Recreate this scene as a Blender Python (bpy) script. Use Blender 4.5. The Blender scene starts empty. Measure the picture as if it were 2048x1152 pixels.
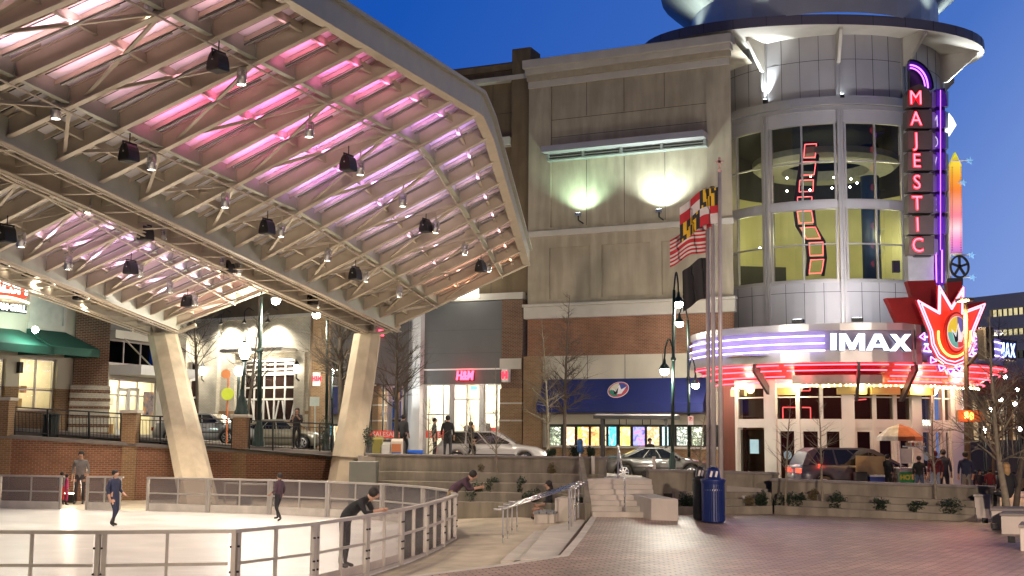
import bpy, bmesh, math, random
from mathutils import Vector, Matrix
rad = math.radians
sc = bpy.context.scene
COL = sc.collection
# ------------------------------------------------------------------ camera
FPX = 2400.0; PITCH = math.atan(292/2400.0); ROLL = 0.008
EYE = Vector((0, 0, 2.6))
_F = Vector((0, math.cos(PITCH), math.sin(PITCH)))
_R0 = Vector((1, 0, 0)); _U0 = Vector((0, -math.sin(PITCH), math.cos(PITCH)))
_R = _R0*math.cos(ROLL) + _U0*math.sin(ROLL)
_U = _U0*math.cos(ROLL) - _R0*math.sin(ROLL)
cd = bpy.data.cameras.new('camera'); cam = bpy.data.objects.new('camera', cd); COL.objects.link(cam)
cam.matrix_world = Matrix(((_R.x, _U.x, -_F.x, EYE.x), (_R.y, _U.y, -_F.y, EYE.y), (_R.z, _U.z, -_F.z, EYE.z), (0, 0, 0, 1)))
cd.sensor_width = 36.0; cd.lens = 36.0*FPX/2048.0; cd.clip_start = 0.1; cd.clip_end = 2000
sc.camera = cam
def ray(x, y): return _F + _R*((x-1024)/FPX) - _U*((y-576)/FPX)
def P(x, y, Y):
    d = ray(x, y); return EYE + d*(Y/d.y)
def G(x, y, z):
    d = ray(x, y); return EYE + d*((z-EYE.z)/d.z)
# ------------------------------------------------------------------ view / world
sc.view_settings.view_transform = 'Standard'; sc.view_settings.look = 'None'
sc.view_settings.exposure = 0.25; sc.view_settings.gamma = 1.0; sc.view_settings.use_curve_mapping = False
W = bpy.data.worlds.new('World'); sc.world = W; W.use_nodes = True
nt = W.node_tree; bg = nt.nodes['Background']
sky = nt.nodes.new('ShaderNodeTexSky'); sky.sky_type = 'NISHITA'; sky.sun_disc = False
sky.sun_elevation = rad(-3); sky.sun_rotation = rad(60); sky.ozone_density = 5.0; sky.air_density = 1.0; sky.dust_density = 0.0
# dusk sky: the last light lies low to the right, deep blue up and to the left
tcw = nt.nodes.new('ShaderNodeTexCoord'); dt = nt.nodes.new('ShaderNodeVectorMath'); dt.operation = 'DOT_PRODUCT'; dt.inputs[1].default_value = Vector((.86, .25, -.45)).normalized()
nt.links.new(tcw.outputs['Generated'], dt.inputs[0]); mrw = nt.nodes.new('ShaderNodeMapRange'); mrw.inputs[1].default_value = 0.0; mrw.inputs[2].default_value = .5; nt.links.new(dt.outputs['Value'], mrw.inputs[0])
crw = nt.nodes.new('ShaderNodeValToRGB'); nt.links.new(mrw.outputs[0], crw.inputs[0])
crw.color_ramp.elements[0].color = (.05, .48, 2.5, 1); crw.color_ramp.elements[1].color = (1.15, 1.8, 4.0, 1); e_ = crw.color_ramp.elements.new(.75); e_.color = (.36, .95, 3.1, 1)
sxw = nt.nodes.new('ShaderNodeSeparateXYZ'); nt.links.new(tcw.outputs['Generated'], sxw.inputs[0]); mzw = nt.nodes.new('ShaderNodeMapRange'); mzw.inputs[1].default_value = .42; mzw.inputs[2].default_value = .8; mzw.inputs[3].default_value = 1; mzw.inputs[4].default_value = .12
nt.links.new(sxw.outputs[2], mzw.inputs[0]); myw = nt.nodes.new('ShaderNodeMapRange'); myw.inputs[1].default_value = -.3; myw.inputs[2].default_value = .5; myw.inputs[3].default_value = .25; myw.inputs[4].default_value = 1; nt.links.new(sxw.outputs[1], myw.inputs[0])
mlt = nt.nodes.new('ShaderNodeMath'); mlt.operation = 'MULTIPLY'; nt.links.new(mzw.outputs[0], mlt.inputs[0]); nt.links.new(myw.outputs[0], mlt.inputs[1])
tint = nt.nodes.new('ShaderNodeMixRGB'); tint.blend_type = 'MULTIPLY'; tint.inputs[0].default_value = 1
nt.links.new(crw.outputs[0], tint.inputs[1]); nt.links.new(mlt.outputs[0], tint.inputs[2])
adw = nt.nodes.new('ShaderNodeMixRGB'); adw.blend_type = 'ADD'; adw.inputs[0].default_value = .12; nt.links.new(tint.outputs[0], adw.inputs[1]); nt.links.new(sky.outputs[0], adw.inputs[2]); nt.links.new(adw.outputs[0], bg.inputs[0]); bg.inputs[1].default_value = 0.15
sl = bpy.data.lights.new('sun', 'SUN'); sl.energy = 0.03; sl.angle = rad(10); sl.color = (.6, .75, 1)
so = bpy.data.objects.new('sun', sl); COL.objects.link(so); so.rotation_euler = (rad(75), 0, rad(-75)); so.location = (0, 0, 60)
sc.cycles.use_denoising = True
sc.cycles.max_bounces = 6; sc.cycles.diffuse_bounces = 3; sc.cycles.glossy_bounces = 3; sc.cycles.transparent_max_bounces = 12
sc.cycles.transmission_bounces = 4; sc.cycles.sample_clamp_indirect = 4.0; sc.cycles.caustics_reflective = False; sc.cycles.caustics_refractive = False
# ------------------------------------------------------------------ materials
MATS = {}
def mat(name, col, rough=.6, metal=0, var=.12, scale=3.0, bump=0.0, bscale=40, emit=None, es=0, spec=.5, stain=0, coat=0):
    if name in MATS: return MATS[name]
    m = bpy.data.materials.new(name); m.use_nodes = True; n = m.node_tree; L = n.links
    b = n.nodes['Principled BSDF']; b.inputs['Roughness'].default_value = rough; b.inputs['Metallic'].default_value = metal
    b.inputs['Specular IOR Level'].default_value = spec; b.inputs['Coat Weight'].default_value = coat
    tc = n.nodes.new('ShaderNodeTexCoord')
    if var > 0:
        no = n.nodes.new('ShaderNodeTexNoise'); no.inputs['Scale'].default_value = scale; no.inputs['Detail'].default_value = 6
        L.new(tc.outputs['Object'], no.inputs['Vector'])
        cr = n.nodes.new('ShaderNodeValToRGB')
        cr.color_ramp.elements[0].position = .3; cr.color_ramp.elements[1].position = .72
        cr.color_ramp.elements[0].color = tuple(c*(1-var) for c in col)+(1,)
        cr.color_ramp.elements[1].color = tuple(min(1, c*(1+var*.6)) for c in col)+(1,)
        L.new(no.outputs[0], cr.inputs[0]); out = cr.outputs[0]
        if stain > 0:
            n2 = n.nodes.new('ShaderNodeTexNoise'); n2.inputs['Scale'].default_value = 1.0; n2.inputs['Detail'].default_value = 5
            mp = n.nodes.new('ShaderNodeMapping'); mp.inputs['Scale'].default_value = (2.2, 2.2, .35)
            L.new(tc.outputs['Object'], mp.inputs[0]); L.new(mp.outputs[0], n2.inputs['Vector'])
            c2 = n.nodes.new('ShaderNodeValToRGB'); c2.color_ramp.elements[0].position = .38; c2.color_ramp.elements[1].position = .62
            c2.color_ramp.elements[0].color = (1-stain, 1-stain, 1-stain, 1); c2.color_ramp.elements[1].color = (1, 1, 1, 1)
            L.new(n2.outputs[0], c2.inputs[0])
            mx = n.nodes.new('ShaderNodeMixRGB'); mx.blend_type = 'MULTIPLY'; mx.inputs[0].default_value = 1
            L.new(out, mx.inputs[1]); L.new(c2.outputs[0], mx.inputs[2]); out = mx.outputs[0]
        L.new(out, b.inputs['Base Color'])
        r = n.nodes.new('ShaderNodeMapRange'); r.inputs[3].default_value = max(.02, rough-.1); r.inputs[4].default_value = min(1, rough+.12)
        L.new(no.outputs[0], r.inputs[0]); L.new(r.outputs[0], b.inputs['Roughness'])
    else: b.inputs['Base Color'].default_value = tuple(col)+(1,)
    if bump > 0:
        nb = n.nodes.new('ShaderNodeTexNoise'); nb.inputs['Scale'].default_value = bscale; nb.inputs['Detail'].default_value = 4
        L.new(tc.outputs['Object'], nb.inputs['Vector'])
        bm = n.nodes.new('ShaderNodeBump'); bm.inputs['Strength'].default_value = bump; bm.inputs['Distance'].default_value = .02
        L.new(nb.outputs[0], bm.inputs['Height']); L.new(bm.outputs[0], b.inputs['Normal'])
    if emit:
        b.inputs['Emission Color'].default_value = tuple(emit)+(1,); b.inputs['Emission Strength'].default_value = es
    MATS[name] = m; return m
def brick(name, c1, c2, mortar, bw=.21, bh=.072, ms=.011, rough=.85, rot=0, bump=.5, offset=.5, spec=.3, big=.25):
    if name in MATS: return MATS[name]
    m = bpy.data.materials.new(name); m.use_nodes = True; n = m.node_tree; L = n.links
    b = n.nodes['Principled BSDF']; b.inputs['Roughness'].default_value = rough; b.inputs['Specular IOR Level'].default_value = spec
    uv = n.nodes.new('ShaderNodeUVMap'); mp = n.nodes.new('ShaderNodeMapping'); mp.inputs['Rotation'].default_value = (0, 0, rot)
    L.new(uv.outputs[0], mp.inputs[0])
    t = n.nodes.new('ShaderNodeTexBrick'); t.offset = offset; t.inputs['Scale'].default_value = 1
    t.inputs['Color1'].default_value = tuple(c1)+(1,); t.inputs['Color2'].default_value = tuple(c2)+(1,); t.inputs['Mortar'].default_value = tuple(mortar)+(1,)
    t.inputs['Mortar Size'].default_value = ms; t.inputs['Mortar Smooth'].default_value = .3; t.inputs['Brick Width'].default_value = bw; t.inputs['Row Height'].default_value = bh
    L.new(mp.outputs[0], t.inputs['Vector'])
    no = n.nodes.new('ShaderNodeTexNoise'); no.inputs['Scale'].default_value = .9; no.inputs['Detail'].default_value = 8
    L.new(uv.outputs[0], no.inputs['Vector'])
    cr = n.nodes.new('ShaderNodeValToRGB'); cr.color_ramp.elements[0].color = (1-big, 1-big, 1-big, 1); cr.color_ramp.elements[1].color = (1.1, 1.1, 1.1, 1)
    cr.color_ramp.elements[0].position = .3; cr.color_ramp.elements[1].position = .7
    L.new(no.outputs[0], cr.inputs[0])
    mx = n.nodes.new('ShaderNodeMixRGB'); mx.blend_type = 'MULTIPLY'; mx.inputs[0].default_value = 1
    L.new(t.outputs[0], mx.inputs[1]); L.new(cr.outputs[0], mx.inputs[2]); L.new(mx.outputs[0], b.inputs['Base Color'])
    bm = n.nodes.new('ShaderNodeBump'); bm.inputs['Strength'].default_value = bump; bm.inputs['Distance'].default_value = .01; bm.invert = True
    L.new(t.outputs['Fac'], bm.inputs['Height']); L.new(bm.outputs[0], b.inputs['Normal'])
    rr = n.nodes.new('ShaderNodeMapRange'); rr.inputs[3].default_value = rough-.12; rr.inputs[4].default_value = min(1, rough+.15)
    L.new(no.outputs[0], rr.inputs[0]); L.new(rr.outputs[0], b.inputs['Roughness'])
    MATS[name] = m; return m
def glow(name, col, s):
    if name in MATS: return MATS[name]
    m = bpy.data.materials.new(name); m.use_nodes = True; n = m.node_tree
    for x in list(n.nodes): n.nodes.remove(x)
    e = n.nodes.new('ShaderNodeEmission'); e.inputs[0].default_value = tuple(col)+(1,); e.inputs[1].default_value = s
    o = n.nodes.new('ShaderNodeOutputMaterial'); n.links.new(e.outputs[0], o.inputs[0]); MATS[name] = m; return m
def glassm(name, tint=(1, 1, 1), refl=.5, op=0.0, opcol=(.5, .5, .5), rough=.02):
    """pane: clear film with fresnel reflection, op = share of dusty diffuse"""
    if name in MATS: return MATS[name]
    m = bpy.data.materials.new(name); m.use_nodes = True; n = m.node_tree; L = n.links
    for x in list(n.nodes): n.nodes.remove(x)
    tr = n.nodes.new('ShaderNodeBsdfTransparent'); tr.inputs[0].default_value = tuple(tint)+(1,)
    gl = n.nodes.new('ShaderNodeBsdfGlossy'); gl.inputs[1].default_value = rough; gl.inputs[0].default_value = (1, 1, 1, 1)
    lw = n.nodes.new('ShaderNodeLayerWeight'); lw.inputs[0].default_value = refl
    mx = n.nodes.new('ShaderNodeMixShader'); L.new(lw.outputs['Fresnel'], mx.inputs[0]); L.new(tr.outputs[0], mx.inputs[1]); L.new(gl.outputs[0], mx.inputs[2])
    o = n.nodes.new('ShaderNodeOutputMaterial'); out = mx.outputs[0]
    if op > 0:
        di = n.nodes.new('ShaderNodeBsdfDiffuse'); di.inputs[0].default_value = tuple(opcol)+(1,)
        m2 = n.nodes.new('ShaderNodeMixShader'); m2.inputs[0].default_value = op; L.new(out, m2.inputs[1]); L.new(di.outputs[0], m2.inputs[2]); out = m2.outputs[0]
    L.new(out, o.inputs[0]); MATS[name] = m; return m
def picture(name, cols, scale=3.0, s=1.0, seed=0.0, emit=True):
    """printed, back-lit or plain sheet: blotches of several colours in the sheet's own uv"""
    if name in MATS: return MATS[name]
    m = bpy.data.materials.new(name); m.use_nodes = True; n = m.node_tree; L = n.links
    b = n.nodes['Principled BSDF']; b.inputs['Roughness'].default_value = .5
    uv = n.nodes.new('ShaderNodeUVMap'); mp = n.nodes.new('ShaderNodeMapping'); mp.inputs['Location'].default_value = (seed*3.7, seed*1.3, seed)
    L.new(uv.outputs[0], mp.inputs[0])
    no = n.nodes.new('ShaderNodeTexNoise'); no.inputs['Scale'].default_value = scale; no.inputs['Detail'].default_value = 3; no.inputs['Distortion'].default_value = .8
    L.new(mp.outputs[0], no.inputs['Vector'])
    cr = n.nodes.new('ShaderNodeValToRGB'); cr.color_ramp.interpolation = 'EASE'
    while len(cr.color_ramp.elements) < len(cols): cr.color_ramp.elements.new(.5)
    for i, c in enumerate(cols):
        cr.color_ramp.elements[i].position = .3+.4*i/max(1, len(cols)-1); cr.color_ramp.elements[i].color = tuple(c)+(1,)
    L.new(no.outputs[0], cr.inputs[0]); L.new(cr.outputs[0], b.inputs['Base Color'])
    if emit: L.new(cr.outputs[0], b.inputs['Emission Color']); b.inputs['Emission Strength'].default_value = s
    MATS[name] = m; return m
STEEL = mat('cream_painted_steel', (.47, .405, .31), .5, .0, .1, 2.5, .05)
STEELG = mat('pale_green_grey_steel', (.37, .375, .3), .5, 0, .1, 2.5)
DECK = mat('translucent_white_deck', (.8, .78, .8), .55, 0, .06, 1.5)
SEAM = mat('dark_seam', (.03, .03, .03), .7)
CONC = mat('cast_concrete', (.26, .23, .17), .85, 0, .25, 1.6, .25, 30, stain=.35)
CONCL = mat('pale_smooth_concrete', (.55, .5, .43), .8, 0, .14, 1.4, .15, 30, stain=.1)
CAP = mat('dark_stone_cap', (.2, .18, .16), .75, 0, .2, 3)
WALK = mat('walkway_concrete', (.5, .43, .32), .8, 0, .24, .9, .2, 25, stain=.14)
ICE = mat('scraped_ice', (.62, .6, .585), .34, 0, .16, .8, .04, 8)
n = ICE.node_tree; L = n.links; b = n.nodes['Principled BSDF']; tc = n.nodes.new('ShaderNodeTexCoord'); last = b.inputs['Base Color'].links[0].from_socket
for k_, (rz_, sc_, lo_) in enumerate(((.2, (.9, 26, 1), .60), (1.1, (1.1, 30, 1), .62), (-.7, (.8, 24, 1), .62), (2.1, (1.3, 34, 1), .63))):   # skate scratches and snow scrapings
    mp = n.nodes.new('ShaderNodeMapping'); mp.inputs['Rotation'].default_value = (0, 0, rz_); mp.inputs['Scale'].default_value = sc_; no = n.nodes.new('ShaderNodeTexNoise'); no.inputs['Scale'].default_value = .55; no.inputs['Detail'].default_value = 5; no.inputs['Distortion'].default_value = .35
    L.new(tc.outputs['Object'], mp.inputs[0]); L.new(mp.outputs[0], no.inputs['Vector']); r_ = n.nodes.new('ShaderNodeMapRange'); r_.inputs[1].default_value = lo_; r_.inputs[2].default_value = lo_+.05; r_.inputs[3].default_value = 0; r_.inputs[4].default_value = .42; L.new(no.outputs[0], r_.inputs[0])
    mx = n.nodes.new('ShaderNodeMixRGB'); L.new(r_.outputs[0], mx.inputs[0]); L.new(last, mx.inputs[1]); mx.inputs[2].default_value = (.5, .46, .42, 1) if k_ % 2 else (.9, .9, .9, 1); last = mx.outputs[0]
L.new(last, b.inputs['Base Color'])
BRICKD = brick('dark_brown_brick', (.17, .075, .035), (.12, .05, .025), (.3, .25, .19))
BRICKT = brick('tan_brick', (.3, .17, .075), (.24, .13, .055), (.33, .27, .19))
BRICKR = brick('red_brown_brick', (.26, .105, .05), (.2, .075, .035), (.33, .25, .18))
BRICKW = brick('cream_brick', (.56, .52, .42), (.5, .46, .37), (.38, .34, .27))
STUC = mat('taupe_stucco', (.45, .385, .275), .9, 0, .14, .8, .3, 45, stain=.2)
STUCB = mat('brown_stucco', (.2, .145, .08), .9, 0, .16, .8, .3, 45, stain=.2)
CREAM = mat('cream_stucco', (.5, .46, .36), .85, 0, .08, .9, .1, 60)
PALE = mat('pale_stone_trim', (.55, .51, .43), .8, 0, .1, 1.2, .1, 50)
GREY = mat('grey_metal_cladding', (.12, .12, .115), .5, 0, .1, .7)
WHITE = mat('white_paint', (.75, .74, .7), .5, 0, .06, 1.5)
ALU = mat('champagne_aluminium_panel', (.46, .44, .44), .46, .4, .06, .8)
ALUF = mat('satin_window_frame', (.5, .48, .46), .35, .6, .05, 2)
STAIN = mat('brushed_steel', (.6, .6, .6), .28, .9, .08, 6)
BLACK = mat('black_metal', (.018, .017, .016), .45, .2, .15, 6)
DKGREEN = mat('dark_green_enamel', (.008, .024, .019), .4, .2, .15, 5)
GALV = mat('galvanised_rail', (.5, .48, .44), .42, .5, .12, 5)
GLASS = glassm('clear_glass', (.92, .95, .93), .35)
GLASSD = glassm('tower_glass', (.72, .76, .72), .42)
ACRY = glassm('scuffed_acrylic', (.7, .68, .68), .25, .22, (.5, .46, .44))
ACRYN = glassm('clear_acrylic', (.93, .92, .92), .05, .05, (.6, .57, .55))
BARK = mat('grey_brown_bark', (.09, .07, .05), .9, 0, .3, 8, .3)
BARKL = mat('pale_young_bark', (.22, .19, .13), .85, 0, .3, 8, .3)
LEAF = mat('dark_evergreen_leaf', (.018, .035, .012), .6, 0, .4, 4)
LEAFD = mat('dry_tuft', (.13, .1, .045), .8, 0, .3, 4)
SOIL = mat('dark_mulch', (.035, .026, .018), .95, 0, .4, 9, .6, 30)
RUBBER = mat('tyre_rubber', (.014, .014, .014), .7)
# ------------------------------------------------------------------ mesh builder
ORG = {}
class Fr:
    """vertical reference plane through two pixel columns at given depths"""
    def __init__(s, xa, Ya, xb, Yb):
        a = P(xa, 868, Ya); b = P(xb, 868, Yb); s.o = Vector((a.x, a.y, 0)); d = Vector((b.x-a.x, b.y-a.y, 0)); s.L = d.length
        s.u = d.normalized(); s.n = Vector((s.u.y, -s.u.x, 0))
        if s.n.y > 0: s.n = -s.n
    def px(s, x, y):
        d = ray(x, y); t = (s.o-EYE).dot(s.n)/d.dot(s.n); p = EYE+d*t; return (p-s.o).dot(s.u), p.z
    def R(s, x0, y0, x1, y1):
        xm, ym = (x0+x1)/2, (y0+y1)/2
        u0 = s.px(x0, ym)[0]; u1 = s.px(x1, ym)[0]; z1 = s.px(xm, y0)[1]; z0 = s.px(xm, y1)[1]; return u0, u1, z0, z1
    def pt(s, u, z, n=0): return s.o+s.u*u+s.n*n+Vector((0, 0, z))
class MB:
    def __init__(s, smooth=False): s.v = []; s.f = []; s.m = []; s.mats = []; s.cur = 0; s.smooth = smooth; s.uvs = {}
    def use(s, m):
        if m not in s.mats: s.mats.append(m)
        s.cur = s.mats.index(m); return s
    def face(s, pts, uv=None):
        i = len(s.v); s.v += [Vector(p) for p in pts]; s.f.append(tuple(range(i, i+len(pts)))); s.m.append(s.cur)
        if uv: s.uvs[len(s.f)-1] = uv
        return s
    def hexa(s, b, t):
        i = len(s.v); s.v += [Vector(p) for p in b]+[Vector(p) for p in t]
        for q in ((3, 2, 1, 0), (4, 5, 6, 7), (0, 1, 5, 4), (1, 2, 6, 5), (2, 3, 7, 6), (3, 0, 4, 7)):
            s.f.append(tuple(i+k for k in q)); s.m.append(s.cur)
        return s
    def fbox(s, F, u0, u1, z0, z1, n0, n1):
        if u0 > u1: u0, u1 = u1, u0
        a = [F.pt(u0, z0, n1), F.pt(u1, z0, n1), F.pt(u1, z0, n0), F.pt(u0, z0, n0)]
        b = [F.pt(u0, z1, n1), F.pt(u1, z1, n1), F.pt(u1, z1, n0), F.pt(u0, z1, n0)]
        return s.hexa(a, b)
    def pbox(s, F, x0, y0, x1, y1, n0, n1): u0, u1, z0, z1 = F.R(x0, y0, x1, y1); return s.fbox(F, u0, u1, z0, z1, n0, n1)
    def box(s, c, sz, rz=0):
        c = Vector(c); hx, hy, hz = sz[0]/2, sz[1]/2, sz[2]/2; R = Matrix.Rotation(rz, 3, 'Z')
        q = [(-hx, -hy), (hx, -hy), (hx, hy), (-hx, hy)]
        return s.hexa([c+R@Vector((a, b, -hz)) for a, b in q], [c+R@Vector((a, b, hz)) for a, b in q])
    def prism(s, poly, d):
        """poly: list of world points; extruded by vector d"""
        d = Vector(d); n = len(poly); i = len(s.v); s.v += [Vector(p) for p in poly]+[Vector(p)+d for p in poly]
        s.f.append(tuple(i+k for k in range(n))[::-1]); s.m.append(s.cur); s.f.append(tuple(i+n+k for k in range(n))); s.m.append(s.cur)
        for k in range(n): s.f.append((i+k, i+(k+1) % n, i+n+(k+1) % n, i+n+k)); s.m.append(s.cur)
        return s
    def beam(s, a, b, w, h, up=Vector((0, 0, 1)), dz=0):
        """bar from a to b, width w, height h, top faces up; bottom centre line at a,b (+dz)"""
        a = Vector(a)+up*dz; b = Vector(b)+up*dz; d = (b-a).normalized(); r = d.cross(up).normalized()*(w/2); U = r.cross(d).normalized()*h
        if U.dot(up) < 0: U = -U
        return s.hexa([a-r, a+r, b+r, b-r], [a-r+U, a+r+U, b+r+U, b-r+U])
    def tube(s, a, b, r0, r1=None, n=8, cap=True):
        if r1 is None: r1 = r0
        a = Vector(a); b = Vector(b); d = (b-a)
        if d.length < 1e-6: return s
        d.normalize(); x = d.orthogonal().normalized(); y = d.cross(x); i = len(s.v)
        for p, r in ((a, r0), (b, r1)):
            for k in range(n): t = 2*math.pi*k/n; s.v.append(p+(x*math.cos(t)+y*math.sin(t))*r)
        for k in range(n): s.f.append((i+k, i+(k+1) % n, i+n+(k+1) % n, i+n+k)); s.m.append(s.cur)
        if cap: s.f.append(tuple(i+k for k in range(n))[::-1]); s.m.append(s.cur); s.f.append(tuple(i+n+k for k in range(n))); s.m.append(s.cur)
        return s
    def path(s, pts, r, n=6):
        for a, b in zip(pts[:-1], pts[1:]): s.tube(a, b, r, r, n)
        return s
    def lathe(s, c, prof, n=16, a0=0, a1=2*math.pi, axis=None):
        c = Vector(c); i = len(s.v); full = abs(a1-a0-2*math.pi) < 1e-6; m = n if full else n+1
        for r, z in prof:
            for k in range(m): t = a0+(a1-a0)*k/n; s.v.append(c+Vector((r*math.cos(t), r*math.sin(t), z)))
        for j in range(len(prof)-1):
            for k in range(n):
                k2 = (k+1) % m if full else k+1
                s.f.append((i+j*m+k, i+j*m+k2, i+(j+1)*m+k2, i+(j+1)*m+k)); s.m.append(s.cur)
        return s
    def sphere(s, c, r, n=10, sz=(1, 1, 1)):
        c = Vector(c); i = len(s.v); rows = max(4, n//2+1)
        for j in range(rows+1):
            ph = math.pi*j/rows
            for k in range(n):
                t = 2*math.pi*k/n; s.v.append(c+Vector((r*math.sin(ph)*math.cos(t)*sz[0], r*math.sin(ph)*math.sin(t)*sz[1], r*math.cos(ph)*sz[2])))
        for j in range(rows):
            for k in range(n): s.f.append((i+j*n+k, i+(j+1)*n+k, i+(j+1)*n+(k+1) % n, i+j*n+(k+1) % n)); s.m.append(s.cur)
        return s
    def build(s, name, m=None, parent=None, smooth=None, org=None, bevel=0):
        me = bpy.data.meshes.new(name)
        if parent is not None: o0 = ORG.get(parent.name, Vector((0, 0, 0)))
        elif org is not None: o0 = Vector(org)
        else:
            xs = [v.x for v in s.v]; ys = [v.y for v in s.v]; zs = [v.z for v in s.v]; o0 = Vector(((min(xs)+max(xs))/2, (min(ys)+max(ys))/2, min(zs)))
        me.from_pydata([v-o0 for v in s.v], [], s.f)
        ms = s.mats if s.mats else [m]
        for q in ms: me.materials.append(q)
        if s.mats: me.polygons.foreach_set('material_index', s.m)
        me.update()
        bmm = bmesh.new(); bmm.from_mesh(me); bmesh.ops.recalc_face_normals(bmm, faces=bmm.faces); bmm.to_mesh(me); bmm.free()
        if not me.uv_layers: me.uv_layers.new(name='UVMap')
        uvl = me.uv_layers[0].data
        for p in me.polygons:
            if p.index in s.uvs:
                src = s.f[p.index]; mp = dict(zip(src, s.uvs[p.index]))
                for li in p.loop_indices: uvl[li].uv = mp.get(me.loops[li].vertex_index, (0, 0))
                continue
            nn = p.normal
            if abs(nn.z) > .8:
                for li in p.loop_indices:
                    v = me.vertices[me.loops[li].vertex_index].co+o0; uvl[li].uv = (v.x, v.y)
            else:
                t = Vector((-nn.y, nn.x, 0)).normalized()
                for li in p.loop_indices:
                    v = me.vertices[me.loops[li].vertex_index].co+o0; uvl[li].uv = (v.dot(t), v.z)
        o = bpy.data.objects.new(name, me); COL.objects.link(o)
        if parent is not None: o.parent = parent; ORG[o.name] = o0.copy()
        else: o.location = o0; ORG[o.name] = o0.copy()
        if (s.smooth if smooth is None else smooth):
            for p in me.polygons: p.use_smooth = True
        if bevel:
            bv = o.modifiers.new('bevel', 'BEVEL'); bv.width = bevel; bv.segments = 2; bv.limit_method = 'ANGLE'; bv.angle_limit = rad(40)
        return o
def tag(o, label=None, cat=None, group=None, kind=None):
    if label: o['label'] = label
    if cat: o['category'] = cat
    if group: o['group'] = group
    if kind: o['kind'] = kind
    return o
def empty(name, loc, label=None, cat=None, group=None):
    o = bpy.data.objects.new(name, None); COL.objects.link(o); o.location = loc; o.empty_display_size = .2; ORG[o.name] = Vector(loc)
    return tag(o, label, cat, group)
CH = {}
def copy_tree(o, loc=None, rz=None, label=None, group=None):
    kids = {}
    for x in bpy.data.objects:
        if x.parent: kids.setdefault(x.parent.name, []).append(x)
    def rec(a, par):
        c = a.copy(); COL.objects.link(c)
        if par is not None: c.parent = par
        for k in kids.get(a.name, []): rec(k, c)
        return c
    c = rec(o, None)
    if loc is not None: c.location = loc
    if rz is not None: c.rotation_euler = (0, 0, rz)
    if label: c['label'] = label
    if group: c['group'] = group
    return c
def struct(o): o['kind'] = 'structure'; return o
def text(body, F, u, z, n, size, m, parent, name='lettering', depth=.04, align='CENTER', bold=0, sx=1, M=None, rotz=0, shear=0):
    cu = bpy.data.curves.new(name, 'FONT'); cu.body = body; cu.size = size; cu.extrude = depth/2; cu.align_x = align; cu.align_y = 'CENTER'; cu.offset = bold; cu.shear = shear
    cu.resolution_u = 3
    t = bpy.data.objects.new('tmp_text', cu); COL.objects.link(t); bpy.context.view_layer.update()
    me = bpy.data.meshes.new_from_object(t.evaluated_get(bpy.context.evaluated_depsgraph_get())); bpy.data.objects.remove(t)
    p = F.pt(u, z, n); X = F.u; Nn = F.n; Zv = Vector((0, 0, 1))
    if X.cross(Zv).dot(Nn) < 0: X = -X
    if rotz: X, Zv = X*math.cos(rotz)+Zv*math.sin(rotz), Zv*math.cos(rotz)-X*math.sin(rotz)
    o0 = ORG.get(parent.name) if parent else p
    for v in me.vertices: v.co = p+X*(v.co.x*sx)+Zv*v.co.y+Nn*v.co.z-o0
    me.materials.clear(); me.materials.append(m)
    o = bpy.data.objects.new(name, me); COL.objects.link(o)
    if parent: o.parent = parent
    else: o.location = p
    ORG[o.name] = o0
    return o
def holes(m, F, u0, u1, z0, z1, hs, d=.25, n=0, zf=None):
    """wall sheet with rectangular openings (u0,u1,z0,z1) and reveals of depth d"""
    us = sorted({u0, u1, *[h[0] for h in hs], *[h[1] for h in hs]}); zs = sorted({z0, z1, *[h[2] for h in hs], *[h[3] for h in hs]})
    us = [u for u in us if u0-1e-6 <= u <= u1+1e-6]; zs = [z for z in zs if z0-1e-6 <= z <= z1+1e-6]
    for a, b in zip(us[:-1], us[1:]):
        for c, e in zip(zs[:-1], zs[1:]):
            um, zm = (a+b)/2, (c+e)/2
            if any(h[0] < um < h[1] and h[2] < zm < h[3] for h in hs): continue
            m.face([F.pt(a, c, n), F.pt(b, c, n), F.pt(b, e, n), F.pt(a, e, n)])
    for h in hs:
        a, b, c, e = h
        m.face([F.pt(a, c, n), F.pt(a, e, n), F.pt(a, e, n-d), F.pt(a, c, n-d)]); m.face([F.pt(b, c, n), F.pt(b, e, n), F.pt(b, e, n-d), F.pt(b, c, n-d)])
        m.face([F.pt(a, c, n), F.pt(b, c, n), F.pt(b, c, n-d), F.pt(a, c, n-d)]); m.face([F.pt(a, e, n), F.pt(b, e, n), F.pt(b, e, n-d), F.pt(a, e, n-d)])
    return m
def lamp(kind, loc, energy, col, parent=None, to=None, size=.1, spot=70, blend=.5, name='bulb_light'):
    l = bpy.data.lights.new(name, kind); l.energy = energy; l.color = col
    if kind == 'AREA': l.size = size
    else: l.shadow_soft_size = size
    if kind == 'SPOT': l.spot_size = rad(spot); l.spot_blend = blend
    o = bpy.data.objects.new(name, l); COL.objects.link(o); loc = Vector(loc)
    if to is not None: o.rotation_euler = (Vector(to)-loc).to_track_quat('-Z', 'Y').to_euler()
    if parent is not None: o.parent = parent; o.location = loc-ORG[parent.name]
    else: o.location = loc
    return o
def street_z(x, y): return 2.32-.069*x-.0205*y
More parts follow.
